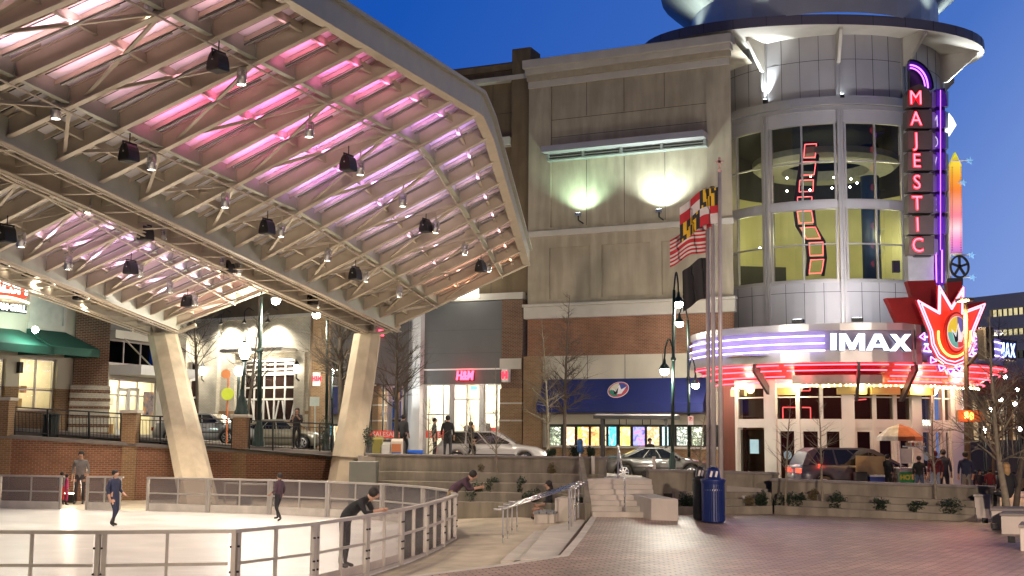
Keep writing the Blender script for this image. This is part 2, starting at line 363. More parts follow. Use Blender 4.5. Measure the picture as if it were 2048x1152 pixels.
# ================================================================== GROUND
PAVE = brick('plaza_pavers', (.56, .4, .31), (.38, .26, .2), (.03, .025, .022), .26, .13, .013, .46, rad(-12), .5, .5, .5, .42)
m = MB(); m.face([(-300, -60, -6), (400, -60, -6), (400, 700, -16), (-300, 700, -16)]); struct(m.build('ground', mat('dark_ground', (.05, .045, .04), .9)))
m = MB()
for i in range(22):
    for j in range(10):
        xs = [-42+i*4, -38+i*4]; ys = [-12+j*6.2, -5.8+j*6.2]
        def wz(x, y): return 0.0 if y < 30 else min(.42, (y-30)/3.2*.42) if x > -1.6 else 0.0
        m.face([(xs[0], ys[0], wz(xs[0], ys[0])), (xs[1], ys[0], wz(xs[1], ys[0])), (xs[1], ys[1], wz(xs[1], ys[1])), (xs[0], ys[1], wz(xs[0], ys[1]))])
struct(m.build('walkway', WALK))
# paver terrace, 0.45 m above the rink level
ps = [G(786, 1156, .45), G(1000, 1129, .45), G(1120, 1111, .45), G(1152, 1075, .45), G(1182, 1034, .45)]
poly = ps + [Vector((ps[-1].x, 34.5, .45)), Vector((40, 34.5, .45)), Vector((40, -12, .45)), Vector((-4.5, -12, .45)), Vector((-4.2, 8, .45)), Vector((-3.4, 16, .45))]
m = MB(); m.prism([p-Vector((0, 0, .6)) for p in poly], (0, 0, .6)); struct(m.build('paved_plaza', PAVE))
m = MB()
for a, b in zip(ps[:-1], ps[1:]):
    d = (b-a).normalized(); r = Vector((d.y, -d.x, 0))*.16; m.hexa([a-Vector((0, 0, .2)), b-Vector((0, 0, .2)), b+r*.9-Vector((0, 0, .2)), a+r*.9-Vector((0, 0, .2))], [a+Vector((0, 0, .006)), b+Vector((0, 0, .006)), b+r+Vector((0, 0, .006)), a+r+Vector((0, 0, .006))])
struct(m.build('plaza_edge_band', CONCL))
# street sheet (slopes down to the right), pavements, kerbs
def sheet(name, m_, x0, x1, y0, y1, dz, nx=2, ny=2):
    q = MB()
    for i in range(nx):
        for j in range(ny):
            a = x0+(x1-x0)*i/nx; b = x0+(x1-x0)*(i+1)/nx; c = y0+(y1-y0)*j/ny; d = y0+(y1-y0)*(j+1)/ny
            q.face([(a, c, street_z(a, c)+dz), (b, c, street_z(b, c)+dz), (b, d, street_z(b, d)+dz), (a, d, street_z(a, d)+dz)])
    return struct(q.build(name, m_))
sheet('street', mat('worn_asphalt', (.085, .078, .072), .62, 0, .25, 1.2, .3, 60), -60, 120, 46.5, 420, -.12)
SIDEW = mat('sidewalk_concrete', (.3, .27, .23), .75, 0, .2, .8, .15, 30)
m = MB()
def slab(m, pts, dz=0., th=.3):
    m.prism([Vector((x, y, street_z(x, y)+dz-th)) for x, y in pts], (0, 0, th))
slab(m, [(-30, 44.6), (-3.2, 49.8), (-3.2, 53), (-30, 53)]); struct(m.build('near_sidewalk', SIDEW))
m = MB(); slab(m, [(-5.4, 42.9), (2.6, 36.2), (32, 33.4), (32, 50.2), (-5.4, 50.2)], -.01, .25); struct(m.build('near_pavement', SIDEW))
m = MB(); slab(m, [(-36, 58.8), (40, 58.8), (40, 70), (-36, 70)], .01); struct(m.build('far_sidewalk', SIDEW))
KERB = mat('kerb_stone', (.36, .33, .28), .8)
for nm, y in (('near_kerb', 50.35), ('far_kerb', 58.65)):
    m = MB(); m.hexa(*[[Vector((x, yy, street_z(x, yy)+dz)) for x, yy in ((-36, y-.13), (40, y-.13), (40, y+.13), (-36, y+.13))] for dz in (-.3, .016)]); struct(m.build(nm, KERB))

# ================================================================== RINK
RK = [(-40, 23), (-30, 19.2), (-18, 18.2), (-7.75, 18.2), (-5.8, 18.35), (-3.95, 18.85), (-3.2, 20.5), (-2.62, 22.2), (-2.02, 24.8), (-1.6, 27.4), (-1.35, 30.0)]
RKF = [(-1.35, 30.0), (-1.55, 32.0), (-2.1, 33.6), (-3.2, 35.4), (-4.66, 36.7), (-7.6, 38.3), (-11.7, 39.5), (-17.2, 40.4), (-26, 41.5), (-36, 40), (-42, 32)]
m = MB(); ring = [Vector((x, y, .02)) for x, y in RK+RKF[1:]]; m.prism([p-Vector((0, 0, .03)) for p in ring], (0, 0, .045)); ice = struct(m.build('ice', ICE))
FALU = mat('dasher_aluminium', (.5, .46, .41), .38, .35, .1, 4, .03)
KICK = mat('scuffed_white_board', (.62, .57, .5), .6, 0, .15, 3, stain=.12)
def walk_pts(pts, step):
    out = [Vector((*pts[0], 0))]; acc = 0
    for a, b in zip(pts[:-1], pts[1:]):
        a = Vector((*a, 0)); b = Vector((*b, 0)); L = (b-a).length; n = max(1, round(L/step))
        for k in range(1, n+1): out.append(a.lerp(b, k/n))
    return out
def catmull(pts, n=6):
    out = []
    P_ = [pts[0]]+list(pts)+[pts[-1]]
    for i in range(1, len(P_)-2):
        p0, p1, p2, p3 = P_[i-1:i+3]
        for k in range(n):
            t = k/n; out.append(tuple(.5*(2*p1[c]+(p2[c]-p0[c])*t+(2*p0[c]-5*p1[c]+4*p2[c]-p3[c])*t*t+(3*p1[c]-p0[c]-3*p2[c]+p3[c])*t**3) for c in (0, 1)))
    out.append(tuple(pts[-1])); return out
def resample(pts, step):
    pts = [Vector((*p, 0)) for p in pts]; L = sum((b-a).length for a, b in zip(pts[:-1], pts[1:])); n = max(1, round(L/step)); s = L/n
    out = [pts[0]]; acc = 0; tgt = s
    for a, b in zip(pts[:-1], pts[1:]):
        l = (b-a).length
        while acc+l >= tgt-1e-9 and len(out) < n: out.append(a.lerp(b, (tgt-acc)/l)); tgt += s
        acc += l
    out.append(pts[-1]); return out
def fence(pts, label, near, step=2.1, inner=None):
    """dasher panels: double end posts, one thin mid stile, mid rail, kick board, clear infill"""
    N = resample(pts, step); N = [p+Vector((0, 0, .02)) for p in N]
    root = empty('rink_fence', (N[0]+N[-1])/2, label, 'rink fence')
    top = MB().use(FALU); up = Vector((0, 0, 1)); cen = Vector((-15, 29, 0))
    for i, (a, b) in enumerate(zip(N[:-1], N[1:])):
        d = (b-a).normalized(); out = Vector((d.y, -d.x, 0)); 
        if out.dot(a-cen) < 0: out = -out
        pm = MB().use(FALU); L = (b-a).length
        top.beam(a-d*.02, b+d*.02, .12, .055, dz=1.045)
        for q, w in ((a+d*.045, .07), (b-d*.045, .07)): pm.beam(q, q+up*1.045, .085, w, up=d)
        pm.box((a+b)/2+up*.53, (.045, .05, 1.03), math.atan2(d.y, d.x))
        pm.beam(a+d*.08+up*.56, b-d*.08+up*.56, .045, .045)
        pm.beam(a+d*.08+up*.02, b-d*.08+up*.02, .05, .05)
        f = pm.build('panel_frame', None, root)
        bl = MB().use(BLACK)
        for q in (a+d*.05, b-d*.05):
            for hz in (.32, .46, .84): bl.tube(q+up*hz+out*.03, q+up*hz+out*.065, .018, n=6)
        bl.build('bolts', None, f)
        g = MB().use(ACRYN if near else ACRY); g.beam(a+d*.08+up*.07, b-d*.08+up*.07, .012, .97); g.build('clear_panel', None, root)
        k = MB().use(KICK); k.beam(a+d*.08-out*.02+up*.02, b-d*.08-out*.02+up*.02, .02, .24 if not near else .2); k.build('kick_board', None, root)
    top.build('top_rail', None, root); return root
nearc = catmull(RK[2:], 8)
fence(nearc, 'near curved run of the metal framed clear ice rink fence in the foreground', True, 1.95)
fr_ = catmull([RKF[0], RKF[1], RKF[2], RKF[3], RKF[4], RKF[5], (-11.78, 39.5)], 8)
fence(fr_, 'far curved run of the rink fence in front of the two leaning concrete columns', False, 2.1)
fence([(-12.65, 39.65), (-13.85, 39.8)], 'short free standing section of rink fence between the two gate openings', False, 1.3)
fence([(-14.7, 39.95), (-17.2, 40.4), (-26, 41.4)], 'rink fence section at the far left behind the two small skaters', False, 2.1)

# ================================================================== CANOPIES
def lerp(a, b, t): return a+(b-a)*t
def fixture_lamp(p, i, group='cylinder downlights under the canopy', label=None, e=260):
    r = empty('canopy_downlight', p, label, 'downlight', group)
    m = MB(smooth=False).use(STAIN); m.lathe(p, [(0, -.02), (.1, -.02), (.115, -.04), (.115, -.23), (.118, -.235), (.118, -.25), (.115, -.255), (.115, -.42), (.1, -.42), (.1, -.36)], 14); m.build('housing', None, r, smooth=True)
    m = MB().use(STEEL); m.tube(p, p+Vector((0, 0, .3)), .02); m.build('stem', None, r)
    m = MB().use(glow('downlight_lens', (1, .86, .68), 28)); m.lathe(p, [(0, -.4), (.1, -.4)], 14); m.build('lens', None, r)
    return r
def speaker(p, rz, label):
    r = empty('loudspeaker', p, label, 'loudspeaker', 'black loudspeakers hung under the canopy')
    R = Matrix.Rotation(rz, 3, 'Z')*.74; w = .24
    prof = [(-.30, -.56), (.30, -.56), (.29, -.42), (.25, -.26), (.19, -.12), (.1, -.03), (-.1, -.03), (-.19, -.12), (-.25, -.26), (-.29, -.42)]
    m = MB().use(BLACK); m.prism([p+R@Vector((x*.8, -w, z)) for x, z in prof], R@Vector((0, 2*w, 0))); m.build('cabinet', None, r, bevel=.012)
    m = MB().use(mat('speaker_grille', (.03, .028, .026), .8, 0, .3, 60, .3, 120)); m.hexa([p+R@Vector((x, y, -.58)) for x, y in ((-.22, -.21), (.22, -.21), (.22, .21), (-.22, .21))], [p+R@Vector((x, y, -.555)) for x, y in ((-.22, -.21), (.22, -.21), (.22, .21), (-.22, .21))]); m.build('grille', None, r)
    m = MB().use(BLACK)
    m.tube(p+R@Vector((0, -w-.03, -.2)), p+R@Vector((0, -w-.03, .02)), .02); m.tube(p+R@Vector((0, w+.03, -.2)), p+R@Vector((0, w+.03, .02)), .02); m.tube(p+R@Vector((0, -w-.05, .02)), p+R@Vector((0, w+.05, .02)), .022); m.tube(p+Vector((0, 0, .02)), p+Vector((0, 0, .25)), .015)
    m.build('yoke', None, r)
    m = MB().use(GALV); m.sphere(p+R@Vector((0, -w-.01, -.28)), .022, 6); m.build('knob', None, r)
    return r
def canopy(label, gir, eav, i0, i1, chord_off, f1, f2, ii):
    """gir(i), eav(i): bottom points of rib i at the girder and at the outer edge"""
    root = empty('canopy', Vector((gir(i1).x, gir(i1).y, 0)), label, 'canopy')
    up = Vector((0, 0, 1)); D = .44
    for i in range(i0, i1+1):
        a, b = gir(i), eav(i); m = MB().use(STEEL)
        m.beam(a, b, .19, .03); m.beam(a, b, .025, D, dz=.02); m.beam(a, b, .15, .025, dz=D); m.build('rib', None, root)
    jo = MB().use(STEEL)
    for i in range(i0, i1):
        for t, h, w in ((.36, .12, .06), (.7, .09, .03)):
            a = lerp(gir(i), gir(i+1), t); b = lerp(eav(i), eav(i+1), t)
            q = MB().use(STEEL); q.beam(a, b, w, .022, dz=D-h); q.beam(a, b, .02, h, dz=D-h+.01); q.build('purlin', None, root)
    # deck
    dk = MB().use(DECK)
    for i in range(i0, i1):
        a, b, c, d = gir(i), gir(i+1), eav(i+1), eav(i); z = up*(D+.05)
        dk.hexa([a+z, b+z, c+z, d+z], [p+z+up*.05 for p in (a, b, c, d)])
    dk.build('roof_deck', None, root)
    sm = MB().use(SEAM)
    for i in range(i0, i1):
        for t in (.2, .52, .84):
            a = lerp(gir(i), gir(i+1), t); b = lerp(eav(i), eav(i+1), t); sm.beam(a, b, .035, .015, dz=D+.032)
    sm.build('deck_seams', None, root)
    # cross struts and deep mid beams
    for i in range(i0, i1):
        for t in (.1, .5, .9) if f2 else (.12, .45, .66, .88):
            a = lerp(gir(i), eav(i), t); b = lerp(gir(i+1), eav(i+1), t); m = MB().use(STEEL); m.beam(a, b, .09, .022, dz=.2); m.beam(a, b, .02, .2, dz=.21); m.build('cross_strut', None, root)
    nodes = {}
    for key, ff in (('a', f1), ('b', f2)):
        if ff is None: continue
        for i in range(i0, i1):
            a = lerp(gir(i), eav(i), ff(i)); b = lerp(gir(i+1), eav(i+1), ff(i+1)); nodes[(key, i)] = a; nodes[(key, i+1)] = b
            m = MB().use(STEELG); m.beam(a, b, .16, .02, dz=.1); m.beam(a, b, .03, .38, dz=.11)
            d = (b-a).normalized()
            for q in (a+d*.07, b-d*.07): m.beam(q+up*.08, q+up*.48, .1, .03, up=d)
            m.build('mid_beam', None, root)
        m = MB().use(STEEL); m.path([lerp(gir(i), eav(i), ff(i))-up*.07 for i in range(i0, i1+1)], .026, 6); m.build('conduit', None, root)
    # v braces
    def br(a, b):
        m = MB().use(STEEL); m.beam(a, b, .085, .02); m.beam(a, b, .02, .07, dz=.015); m.build('diagonal_brace', None, root)
    for i in range(i0, i1+1):
        if (i % 2 == 0) and f1:
            for j in (i-1, i+1):
                if i0 <= j <= i1: br(nodes[('a', i)]+up*.02, lerp(gir(j), eav(j), .03)+up*.12)
        if (i % 2 == 1) and f2:
            for j in (i-1, i+1):
                if i0 <= j <= i1: br(nodes[('b', i)]+up*.02, lerp(gir(j), eav(j), f1(j)+.06)+up*.12)
    # outer fascia
    for i in range(i0, i1):
        a, b = eav(i), eav(i+1); n = (b-a).cross(up).normalized()
        m = MB().use(STEELG); m.beam(a+n*.06, b+n*.06, .1, .6, dz=.02); m.use(STEEL).beam(a+n*.0, b+n*.0, .3, .03, dz=-.015)
        m.use(STEELG).beam(a+n*.16, b+n*.16, .14, .1, dz=.6); m.build('fascia', None, root)
    a, b = gir(i1), eav(i1); d = (gir(i1)-gir(i1-1)).normalized()
    m = MB().use(STEEL); m.beam(a+d*.1, b+d*.1, .22, .04); m.beam(a+d*.12, b+d*.12, .1, .62, dz=.03); m.build('end_fascia', None, root)
    # girder: two deep chords joined by lacing
    off = chord_off
    GH = .95
    for nm, o in (('girder', Vector((0, 0, 0))), ('girder', off)):
        m = MB().use(STEELG if o.length == 0 else STEEL)
        a, b = gir(i0)+o-up*.18, gir(i1)+o-up*.18+d*.5
        m.use(STEEL).beam(a, b, .24, .035); m.use(STEELG if o.length == 0 else STEEL).beam(a, b, .04, GH, dz=.03); m.use(STEEL).beam(a, b, .24, .035, dz=GH)
        m.build(nm, None, root)
    m = MB().use(STEEL)
    for s_ in (.1, -.1):
        q = off.normalized()*s_; m.path([gir(i0)+off+q-up*.27, gir(i1)+off+q-up*.27], .03, 6); m.path([gir(i0)+q-up*.27, gir(i1)+q-up*.27], .025, 6)
    m.build('pipe', None, root)
    for i in range(i0, i1):
        m = MB().use(STEEL); a = gir(i)+off-up*.14; b = lerp(gir(i), gir(i+1), .25)-up*.14
        m.beam(a, b, .1, .03); m.beam(lerp(gir(i), gir(i+1), .5)+off+up*.5, gir(i+1)+up*.5, .08, .03); m.build('lacing', None, root)
        m = MB().use(STEEL); m.beam(gir(i)+off+up*.05, gir(i)+up*.05, .03, .6); m.build('diaphragm', None, root)
    return root, nodes
# right canopy, girder through (17,278) (790,650)
E2 = P(790, 652, 50.0); N2 = P(122, 328, 27.8); dg2 = (N2-E2)/(27.8-50.0)
def gir2(i): return E2+dg2*(-(14-i)*1.72)
eC1 = G(965, 236, 11.6); eA = G(581, 8, 11.6); eC2 = P(1053, 530, 48.4)
def eav2(i):
    if i <= 6.2: return eC1+(eA-eC1)*((6.2-i)/6.2)
    return lerp(eC1, eC2, (i-6.2)/7.8)
f1 = lambda i: .225+.1*i/14; f2 = lambda i: .73+.09*i/14
perp2 = Vector((dg2.y, -dg2.x, 0)).normalized()
can2, nd2 = canopy('right hand canopy wing of cream steel ribs with pink lit roof panels', gir2, eav2, -9, 14, -perp2*1.15-Vector((0, 0, .12)), f1, f2, 0)
E1 = P(352, 652, 50.0); N1 = E1+(P(100, 548, 50*691/(1041-100.))-E1)
dg1 = (N1-E1)/(N1.y-50.0)
def gir1(i): return E1+dg1*(-(14-i)*1.7)
def eav1(i):
    g = gir1(i); t = (14-i)/14; z = 9.4+2.1*t
    return Vector((-7.94+.5*t, g.y-1.0*t, z))
g1f = lambda i: .3+.1*i/14
can1, nd1 = canopy('left hand canopy wing with lilac and salmon lit panels over the left column', gir1, eav1, -2, 14, Vector((-1.1, 0, -.12)), g1f, None, 0)
# columns with steel necks
def column(label, root, gx, top, topw, bot, botw, neck_t):
    Y = 50.3
    def ring(x, y, w, Y=50.3):
        p = P(x, y, Y); s = w/FPX*Y/2; return [p+Vector((s*a, s*.9*b, 0)) for a, b in ((1, .42), (.42, 1), (-.42, 1), (-1, .42), (-1, -.42), (-.42, -1), (.42, -1), (1, -.42))]
    m = MB().use(mat('cast_column_concrete', (.52, .435, .31), .85, 0, .16, .9, .2, 25, stain=.16)); m.hexa
    YB = bot[2]
    rings = [ring(bot[0], bot[1], botw, YB), ring(lerp(bot[0], top[0], .94), lerp(bot[1], top[1], .94), lerp(botw, topw, .94), lerp(YB, Y, .93)), ring(*top, topw)]
    i = 0
    for r in rings: m.v += r
    for j in range(2):
        for k in range(8): m.f.append((j*8+k, j*8+(k+1) % 8, (j+1)*8+(k+1) % 8, (j+1)*8+k)); m.m.append(0)
    m.f.append(tuple(range(16, 24))); m.m.append(0)
    c = m.build('column', None, root, bevel=.02)
    m = MB().use(STEEL); a = P(*top, Y); b = P(*neck_t, Y)
    m.beam(a-Vector((.27, 0, 0)), b-Vector((.27, 0, 0)), .6, .05, up=Vector((1, 0, 0))); m.beam(a+Vector((.24, 0, 0)), b+Vector((.24, 0, 0)), .6, .05, up=Vector((1, 0, 0))); m.beam(a, b, .05, .5, up=Vector((1, .001, 0)), dz=-.25)
    m.box(b+Vector((0, 0, .1)), (.9, .9, .08)); m.build('column_neck', None, c)
column('', can1, 0, (325, 667), 56, (399, 1006, 43.4), 72, (309, 624))
column('', can2, 0, (735, 668), 52, (684, 1000, 46.2), 66, (738, 628))
m = MB().use(STEEL); a = P(745, 650, 49.6); b = P(800, 655, 49.6); m.path([P(738, 664, 50.1), P(752, 668, 50.1), P(770, 664, 50.1), P(800, 652, 50)], .09, 8); m.build('bearing_arm', None, can2)
m = MB().use(STEEL); m.path([P(334, 660, 50.1), P(346, 666, 50.1), P(362, 662, 50.1), P(392, 650, 50)], .09, 8); m.build('bearing_arm', None, can1)
# downlights and loudspeakers
def near_pt(x, y, nodes_pts):
    best = min(nodes_pts, key=lambda p: (proj(p)[0]-x)**2+(proj(p)[1]-y)**2); return best
def proj(p):
    d = Vector(p)-EYE; c = d.dot(_F); return 1024+FPX*d.dot(_R)/c, 576-FPX*d.dot(_U)/c
FIX = []; ROWN = {}; ORD = ['first', 'second', 'third', 'fourth', 'fifth', 'sixth', 'seventh', 'eighth', 'ninth', 'tenth', 'eleventh', 'twelfth', 'thirteenth', 'fourteenth', 'fifteenth', 'sixteenth', 'seventeenth', 'eighteenth']
allp2 = [p for k, p in nd2.items()]; allp1 = [p for k, p in nd1.items()]
gp2 = [lerp(gir2(i/4), gir2(i/4+.25), 0)-perp2*1.15 for i in range(-8, 56)]; gp1 = [gir1(i/4)+Vector((-1.1, 0, 0)) for i in range(-8, 56)]
dl = [((113, 222), allp2), ((304, 327), allp2), ((451, 405), allp2), ((563, 465), allp2), ((656, 515), allp2), ((732, 558), allp2), ((799, 590), allp2),
      ((300, 15), allp2), ((484, 155), allp2), ((619, 262), allp2), ((721, 340), allp2), ((806, 405), allp2), ((872, 460), allp2), ((930, 505), allp2), ((978, 540), allp2),
      ((43, 483), allp1), ((137, 530), allp1), ((280, 547), allp1), ((340, 580), allp1), ((390, 607), allp1),
      ((176, 414), gp2), ((326, 476), gp2), ((443, 530), gp2), ((478, 541), gp2), ((635, 610), gp2),
      ((22, 524), gp1), ((76, 547), gp1), ((106, 565), gp1), ((175, 594), gp1)]
li = 0
for (x, y), src in dl:
    q = near_pt(x, y-14, src); p = P(x, y-12, q.y); p = p+Vector((0, 0, .1)); r = fixture_lamp(p, li)
    nm = 'right' if src is allp2 else 'left'
    row = 'inner beam of the right wing' if (src is allp2 and li < 7) else 'outer beam of the right wing' if src is allp2 else 'left wing' if src is allp1 else 'girder of the right wing' if src is gp2 else 'girder of the left wing'
    ROWN[row] = ROWN.get(row, 0)+1; r['label'] = ORD[ROWN[row]-1]+' cylinder downlight from the left on the '+row
    FIX.append(p); li += 1
sp = [((437, 132), allp2, 'large loudspeaker hanging highest, near the top edge of the photo'), ((697, 333), allp2, 'loudspeaker under the right wing on the outer beam below the pink panels'), ((852, 457), allp2, 'loudspeaker second from the outer tip of the right wing'), ((962, 537), allp2, 'small loudspeaker nearest the far corner tip of the right wing'),
      ((259, 313), allp2, 'big loudspeaker on the inner beam above the girder at the left'), ((535, 460), allp2, 'loudspeaker on the inner beam in the middle of the right wing'), ((711, 552), allp2, 'loudspeaker on the inner beam closest to the right column'),
      ((292, 472), gp2, 'loudspeaker hung on the girder over the lilac panels'), ((456, 538), gp2, 'loudspeaker on the girder between two close downlights'), ((624, 602), gp2, 'reddish lit loudspeaker on the girder beside the bare tree'),
      ((14, 475), allp1, 'loudspeaker cut by the left edge of the photo'), ((262, 540), allp1, 'loudspeaker under the lilac panels of the left wing'), ((375, 607), allp1, 'loudspeaker under the salmon panels above the left column'),
      ((8, 522), gp1, 'loudspeaker at the far left beside the red restaurant sign'), ((60, 545), gp1, 'brown lit loudspeaker above the restaurant wall panel'), ((158, 592), gp1, 'loudspeaker in front of the top of the dark brick pier')]
for (x, y), src, lb in sp:
    q = near_pt(x, y-20, src); p = P(x, y-21*28/q.y*1.0, q.y); speaker(p+Vector((0, 0, .05)), rad(-28), lb)
# warm light of the downlights on the ice and added colour bars under the roof panels
k = 0
for p in FIX:
    k += 1
    if k % 2 == 0: continue
    lamp('SPOT', p+Vector((0, 0, -.5)), 1000, (1, .85, .66), None, p+Vector((0, 0, -5)), .12, 105, .8, name='downlight_beam')
for i in (-8, -6, -4, -3):   # downlights added out of view above the frame to brighten the near fence
    for f in (f1(i), f2(i)):
        p = lerp(gir2(i), eav2(i), f)-Vector((0, 0, .3)); r = fixture_lamp(p, 0); r['label'] = ORD[-i-3]+(' inner' if f == f1(i) else ' outer')+' added downlight of the canopy part above the frame'; lamp('SPOT', p+Vector((0, 0, -.5)), 750, (1, .85, .66), None, p+Vector((.8, 1.0, -5)), .12, 120, .8, name='downlight_beam')
GFN = iter(('nearest the stairs', 'between the two columns', 'farthest to the left', 'beside the camera', 'left of the camera'))
def added_ground_flood(p, to, e):  # floodlights added to brighten the canopy from below
    r = empty('added_ground_floodlight', p, 'added ground floodlight aimed up at the canopy, '+next(GFN), 'floodlight', 'added ground floodlights washing the canopy'); m = MB().use(BLACK); m.box(p+Vector((0, 0, .18)), (.5, .35, .3)); m.build('housing', None, r, bevel=.02); m = MB().use(glow('added_flood_lens', (1, .85, .6), 12)); m.box(p+Vector((0, 0, .34)), (.42, .28, .02)); m.build('lens', None, r)
    lamp('SPOT', p+Vector((0, 0, .42)), e, (1, .84, .64), None, to, .25, 130, .9, name='added_flood_beam')
for p, to, e in ((Vector((-2.2, 38.6, 0)), (-5, 34, 10), 2300), (Vector((-9.5, 43.5, 0)), (-8, 36, 10), 2300), (Vector((-16, 44, 0)), (-12, 34, 10), 1900), (Vector((-2.2, 12, .45)), (-8, 24, 10), 60), (Vector((-.4, 24.5, 0)), (-5, 30, 10), 0), (Vector((-12, 14, 0)), (-11, 28, 9), 60)):
    if e: added_ground_flood(p, to, e)
def added_led_bar(a, b, col, e, lb):
    """added linear colour light in one bay, in place of floods, shining up"""
    a = a+Vector((0, 0, .05)); b = b+Vector((0, 0, .05)); c = (a+b)/2; r = empty('added_light_bar', c, lb, 'light bar', 'added colour light bars under the roof panels'); d = (b-a).normalized()
    m = MB().use(mat('added_bar_housing', (.2, .19, .18), .5, .4)); m.beam(a, b, .06, .04); m.build('housing', None, r)
    m = MB().use(glow('bar_lens_%d_%d_%d' % tuple(int(v*99) for v in col), col, 1.6)); m.beam(a+d*.05, b-d*.05, .035, .006, dz=.042); m.build('lens', None, r)
    l = bpy.data.lights.new('added_bar_light', 'AREA'); l.shape = 'RECTANGLE'; l.size = (b-a).length; l.size_y = .06; l.energy = e; l.color = col
    o = bpy.data.objects.new('added_bar_light', l); COL.objects.link(o); z = Vector((0, 0, -1)); z = (z-d*z.dot(d)).normalized(); y = z.cross(d)
    o.rotation_euler = Matrix((d, y, z)).transposed().to_euler(); o.parent = r; o.location = Vector((0, 0, .055))
cols = {-4: (1, .62, .68), -3: (1, .66, .75), -2: (1, .6, .74), -1: (1, .5, .6), 0: (.95, .42, .62), 1: (1, .16, .45), 2: (1, .14, .5), 3: (1, .17, .56), 4: (.9, .25, .78), 5: (.72, .28, .95), 6: (.64, .32, 1), 7: (.68, .38, 1), 8: (.75, .5, 1), 9: (.8, .55, .95), 10: (.85, .58, .85), 11: (.9, .58, .75), 12: (1, .5, .45), 13: (1, .45, .3)}
ene = {-4: 14, -3: 24, -2: 26, -1: 12, 0: 6, 1: 12, 2: 16, 3: 20, 4: 20, 5: 20, 6: 18, 7: 16, 8: 13, 9: 9, 10: 7, 11: 9, 12: 9, 13: 10}
for i in range(-4, 14):
    g_, e_2 = gir2(i+.5), eav2(i+.5); added_led_bar(lerp(g_, e_2, f1(i)+.07), lerp(g_, e_2, f2(i)-.05), cols[i], ene[i]*(1.5 if i > 0 else .9), 'added colour light bar in the %s bay of the right wing' % ORD[i+4])
    added_led_bar(lerp(g_, e_2, f2(i)+.04), lerp(g_, e_2, .93), cols[i], ene[i]*(.5 if i > 0 else .25), 'short outer added colour light bar in the %s bay of the right wing' % ORD[i+4])
cols1 = [(.85, .5, .9), (.82, .45, .95), (.8, .45, 1), (.85, .5, 1), (.85, .55, .95), (.85, .58, 1), (.9, .6, .9), (1, .6, .75), (1, .5, .5), (1, .42, .34)]
for j in range(10):
    i = 4+j; g_, e_2 = gir1(i+.5), eav1(i+.5); added_led_bar(lerp(g_, e_2, .14)-Vector((0, 0, .12)), lerp(g_, e_2, .95)-Vector((0, 0, .12)), cols1[j], 80, 'added colour light bar in the %s bay of the left wing' % ORD[j])
# ================================================================== LEFT: brick retaining wall, piers, railings
def wp(x, y, dn=0):
    Y = 44+4.5*x/590+dn; return P(x, y, Y)
caps = lambda x: 871+ (x*.0615 if x < 560 else 34.4+(x-560)*.03)
m = MB().use(BRICKR)
xs = [-260, 0, 245, 278, 480, 560, 664, 745]
for a, b in zip(xs[:-1], xs[1:]):
    A, B = wp(a, caps(a)+4), wp(b, caps(b)+4); bk = Vector((0, .5, 0))
    m.hexa([Vector((A.x, A.y, -.1)), Vector((B.x, B.y, -.1)), Vector((B.x, B.y, -.1))+bk, Vector((A.x, A.y, -.1))+bk], [A, B, B+bk, A+bk])
rw = m.build('brick_retaining_wall'); tag(rw, 'long brick retaining wall behind the rink carrying piers and railings', 'retaining wall')
m = MB().use(CAP)
for a, b in zip(xs[:-1], xs[1:]):
    A, B = wp(a, caps(a)+5), wp(b, caps(b)+5); f = Vector((0, -.1, 0)); bk = Vector((0, .62, 0)); h = Vector((0, 0, .14))
    A += f; B += f; m.hexa([A, B, B+bk, A+bk], [A+h, B+h, B+bk+h, A+bk+h])
m.use(CONCL) if False else None
m.build('stone_cap', None, rw)
for x0, x1 in ((-10, 22), (245, 274), (465, 494), (690, 716)):
    A, B = wp(x0, 900), wp(x1, 900); m = MB().use(BRICKT); zt = wp(x0, caps(x0)+6).z
    m.hexa([Vector((A.x, A.y-.06, -.1)), Vector((B.x, B.y-.06, -.1)), Vector((B.x, B.y+.1, -.1)), Vector((A.x, A.y+.1, -.1))], [Vector((A.x, A.y-.06, zt)), Vector((B.x, B.y-.06, zt)), Vector((B.x, B.y+.1, zt)), Vector((A.x, A.y+.1, zt))]); m.build('pilaster', None, rw)
# white snow/salt line behind railing
PIER = []
for i, (x0, x1, yt, lb) in enumerate(((-14, 26, 801, 'tan brick pier with stone cap cut by the left edge of the photo'), (245, 277, 826, 'tan brick pier between the two left railings, beside the left column'), (466, 496, 835, 'tan brick pier carrying the acorn globe lamp'))):
    r = empty('brick_pier', wp((x0+x1)/2, caps(x0)), lb, 'pier', 'brick piers on the retaining wall')
    A, B = wp(x0, yt), wp(x1, yt); zb = wp(x0, caps((x0+x1)/2)).z
    m = MB().use(BRICKT); m.hexa([Vector((A.x, A.y-.03, zb)), Vector((B.x, A.y-.03, zb)), Vector((B.x, A.y+.58, zb)), Vector((A.x, A.y+.58, zb))], [Vector((A.x, A.y-.03, A.z)), Vector((B.x, A.y-.03, A.z)), Vector((B.x, A.y+.58, A.z)), Vector((A.x, A.y+.58, A.z))]); m.build('shaft', None, r)
    m = MB().use(PALE); m.box(((A.x+B.x)/2, A.y+.27, A.z+.06), ((B.x-A.x)+.16, .78, .12)); m.build('cap', None, r, bevel=.015); PIER.append(Vector(((A.x+B.x)/2, A.y+.27, A.z+.12)))
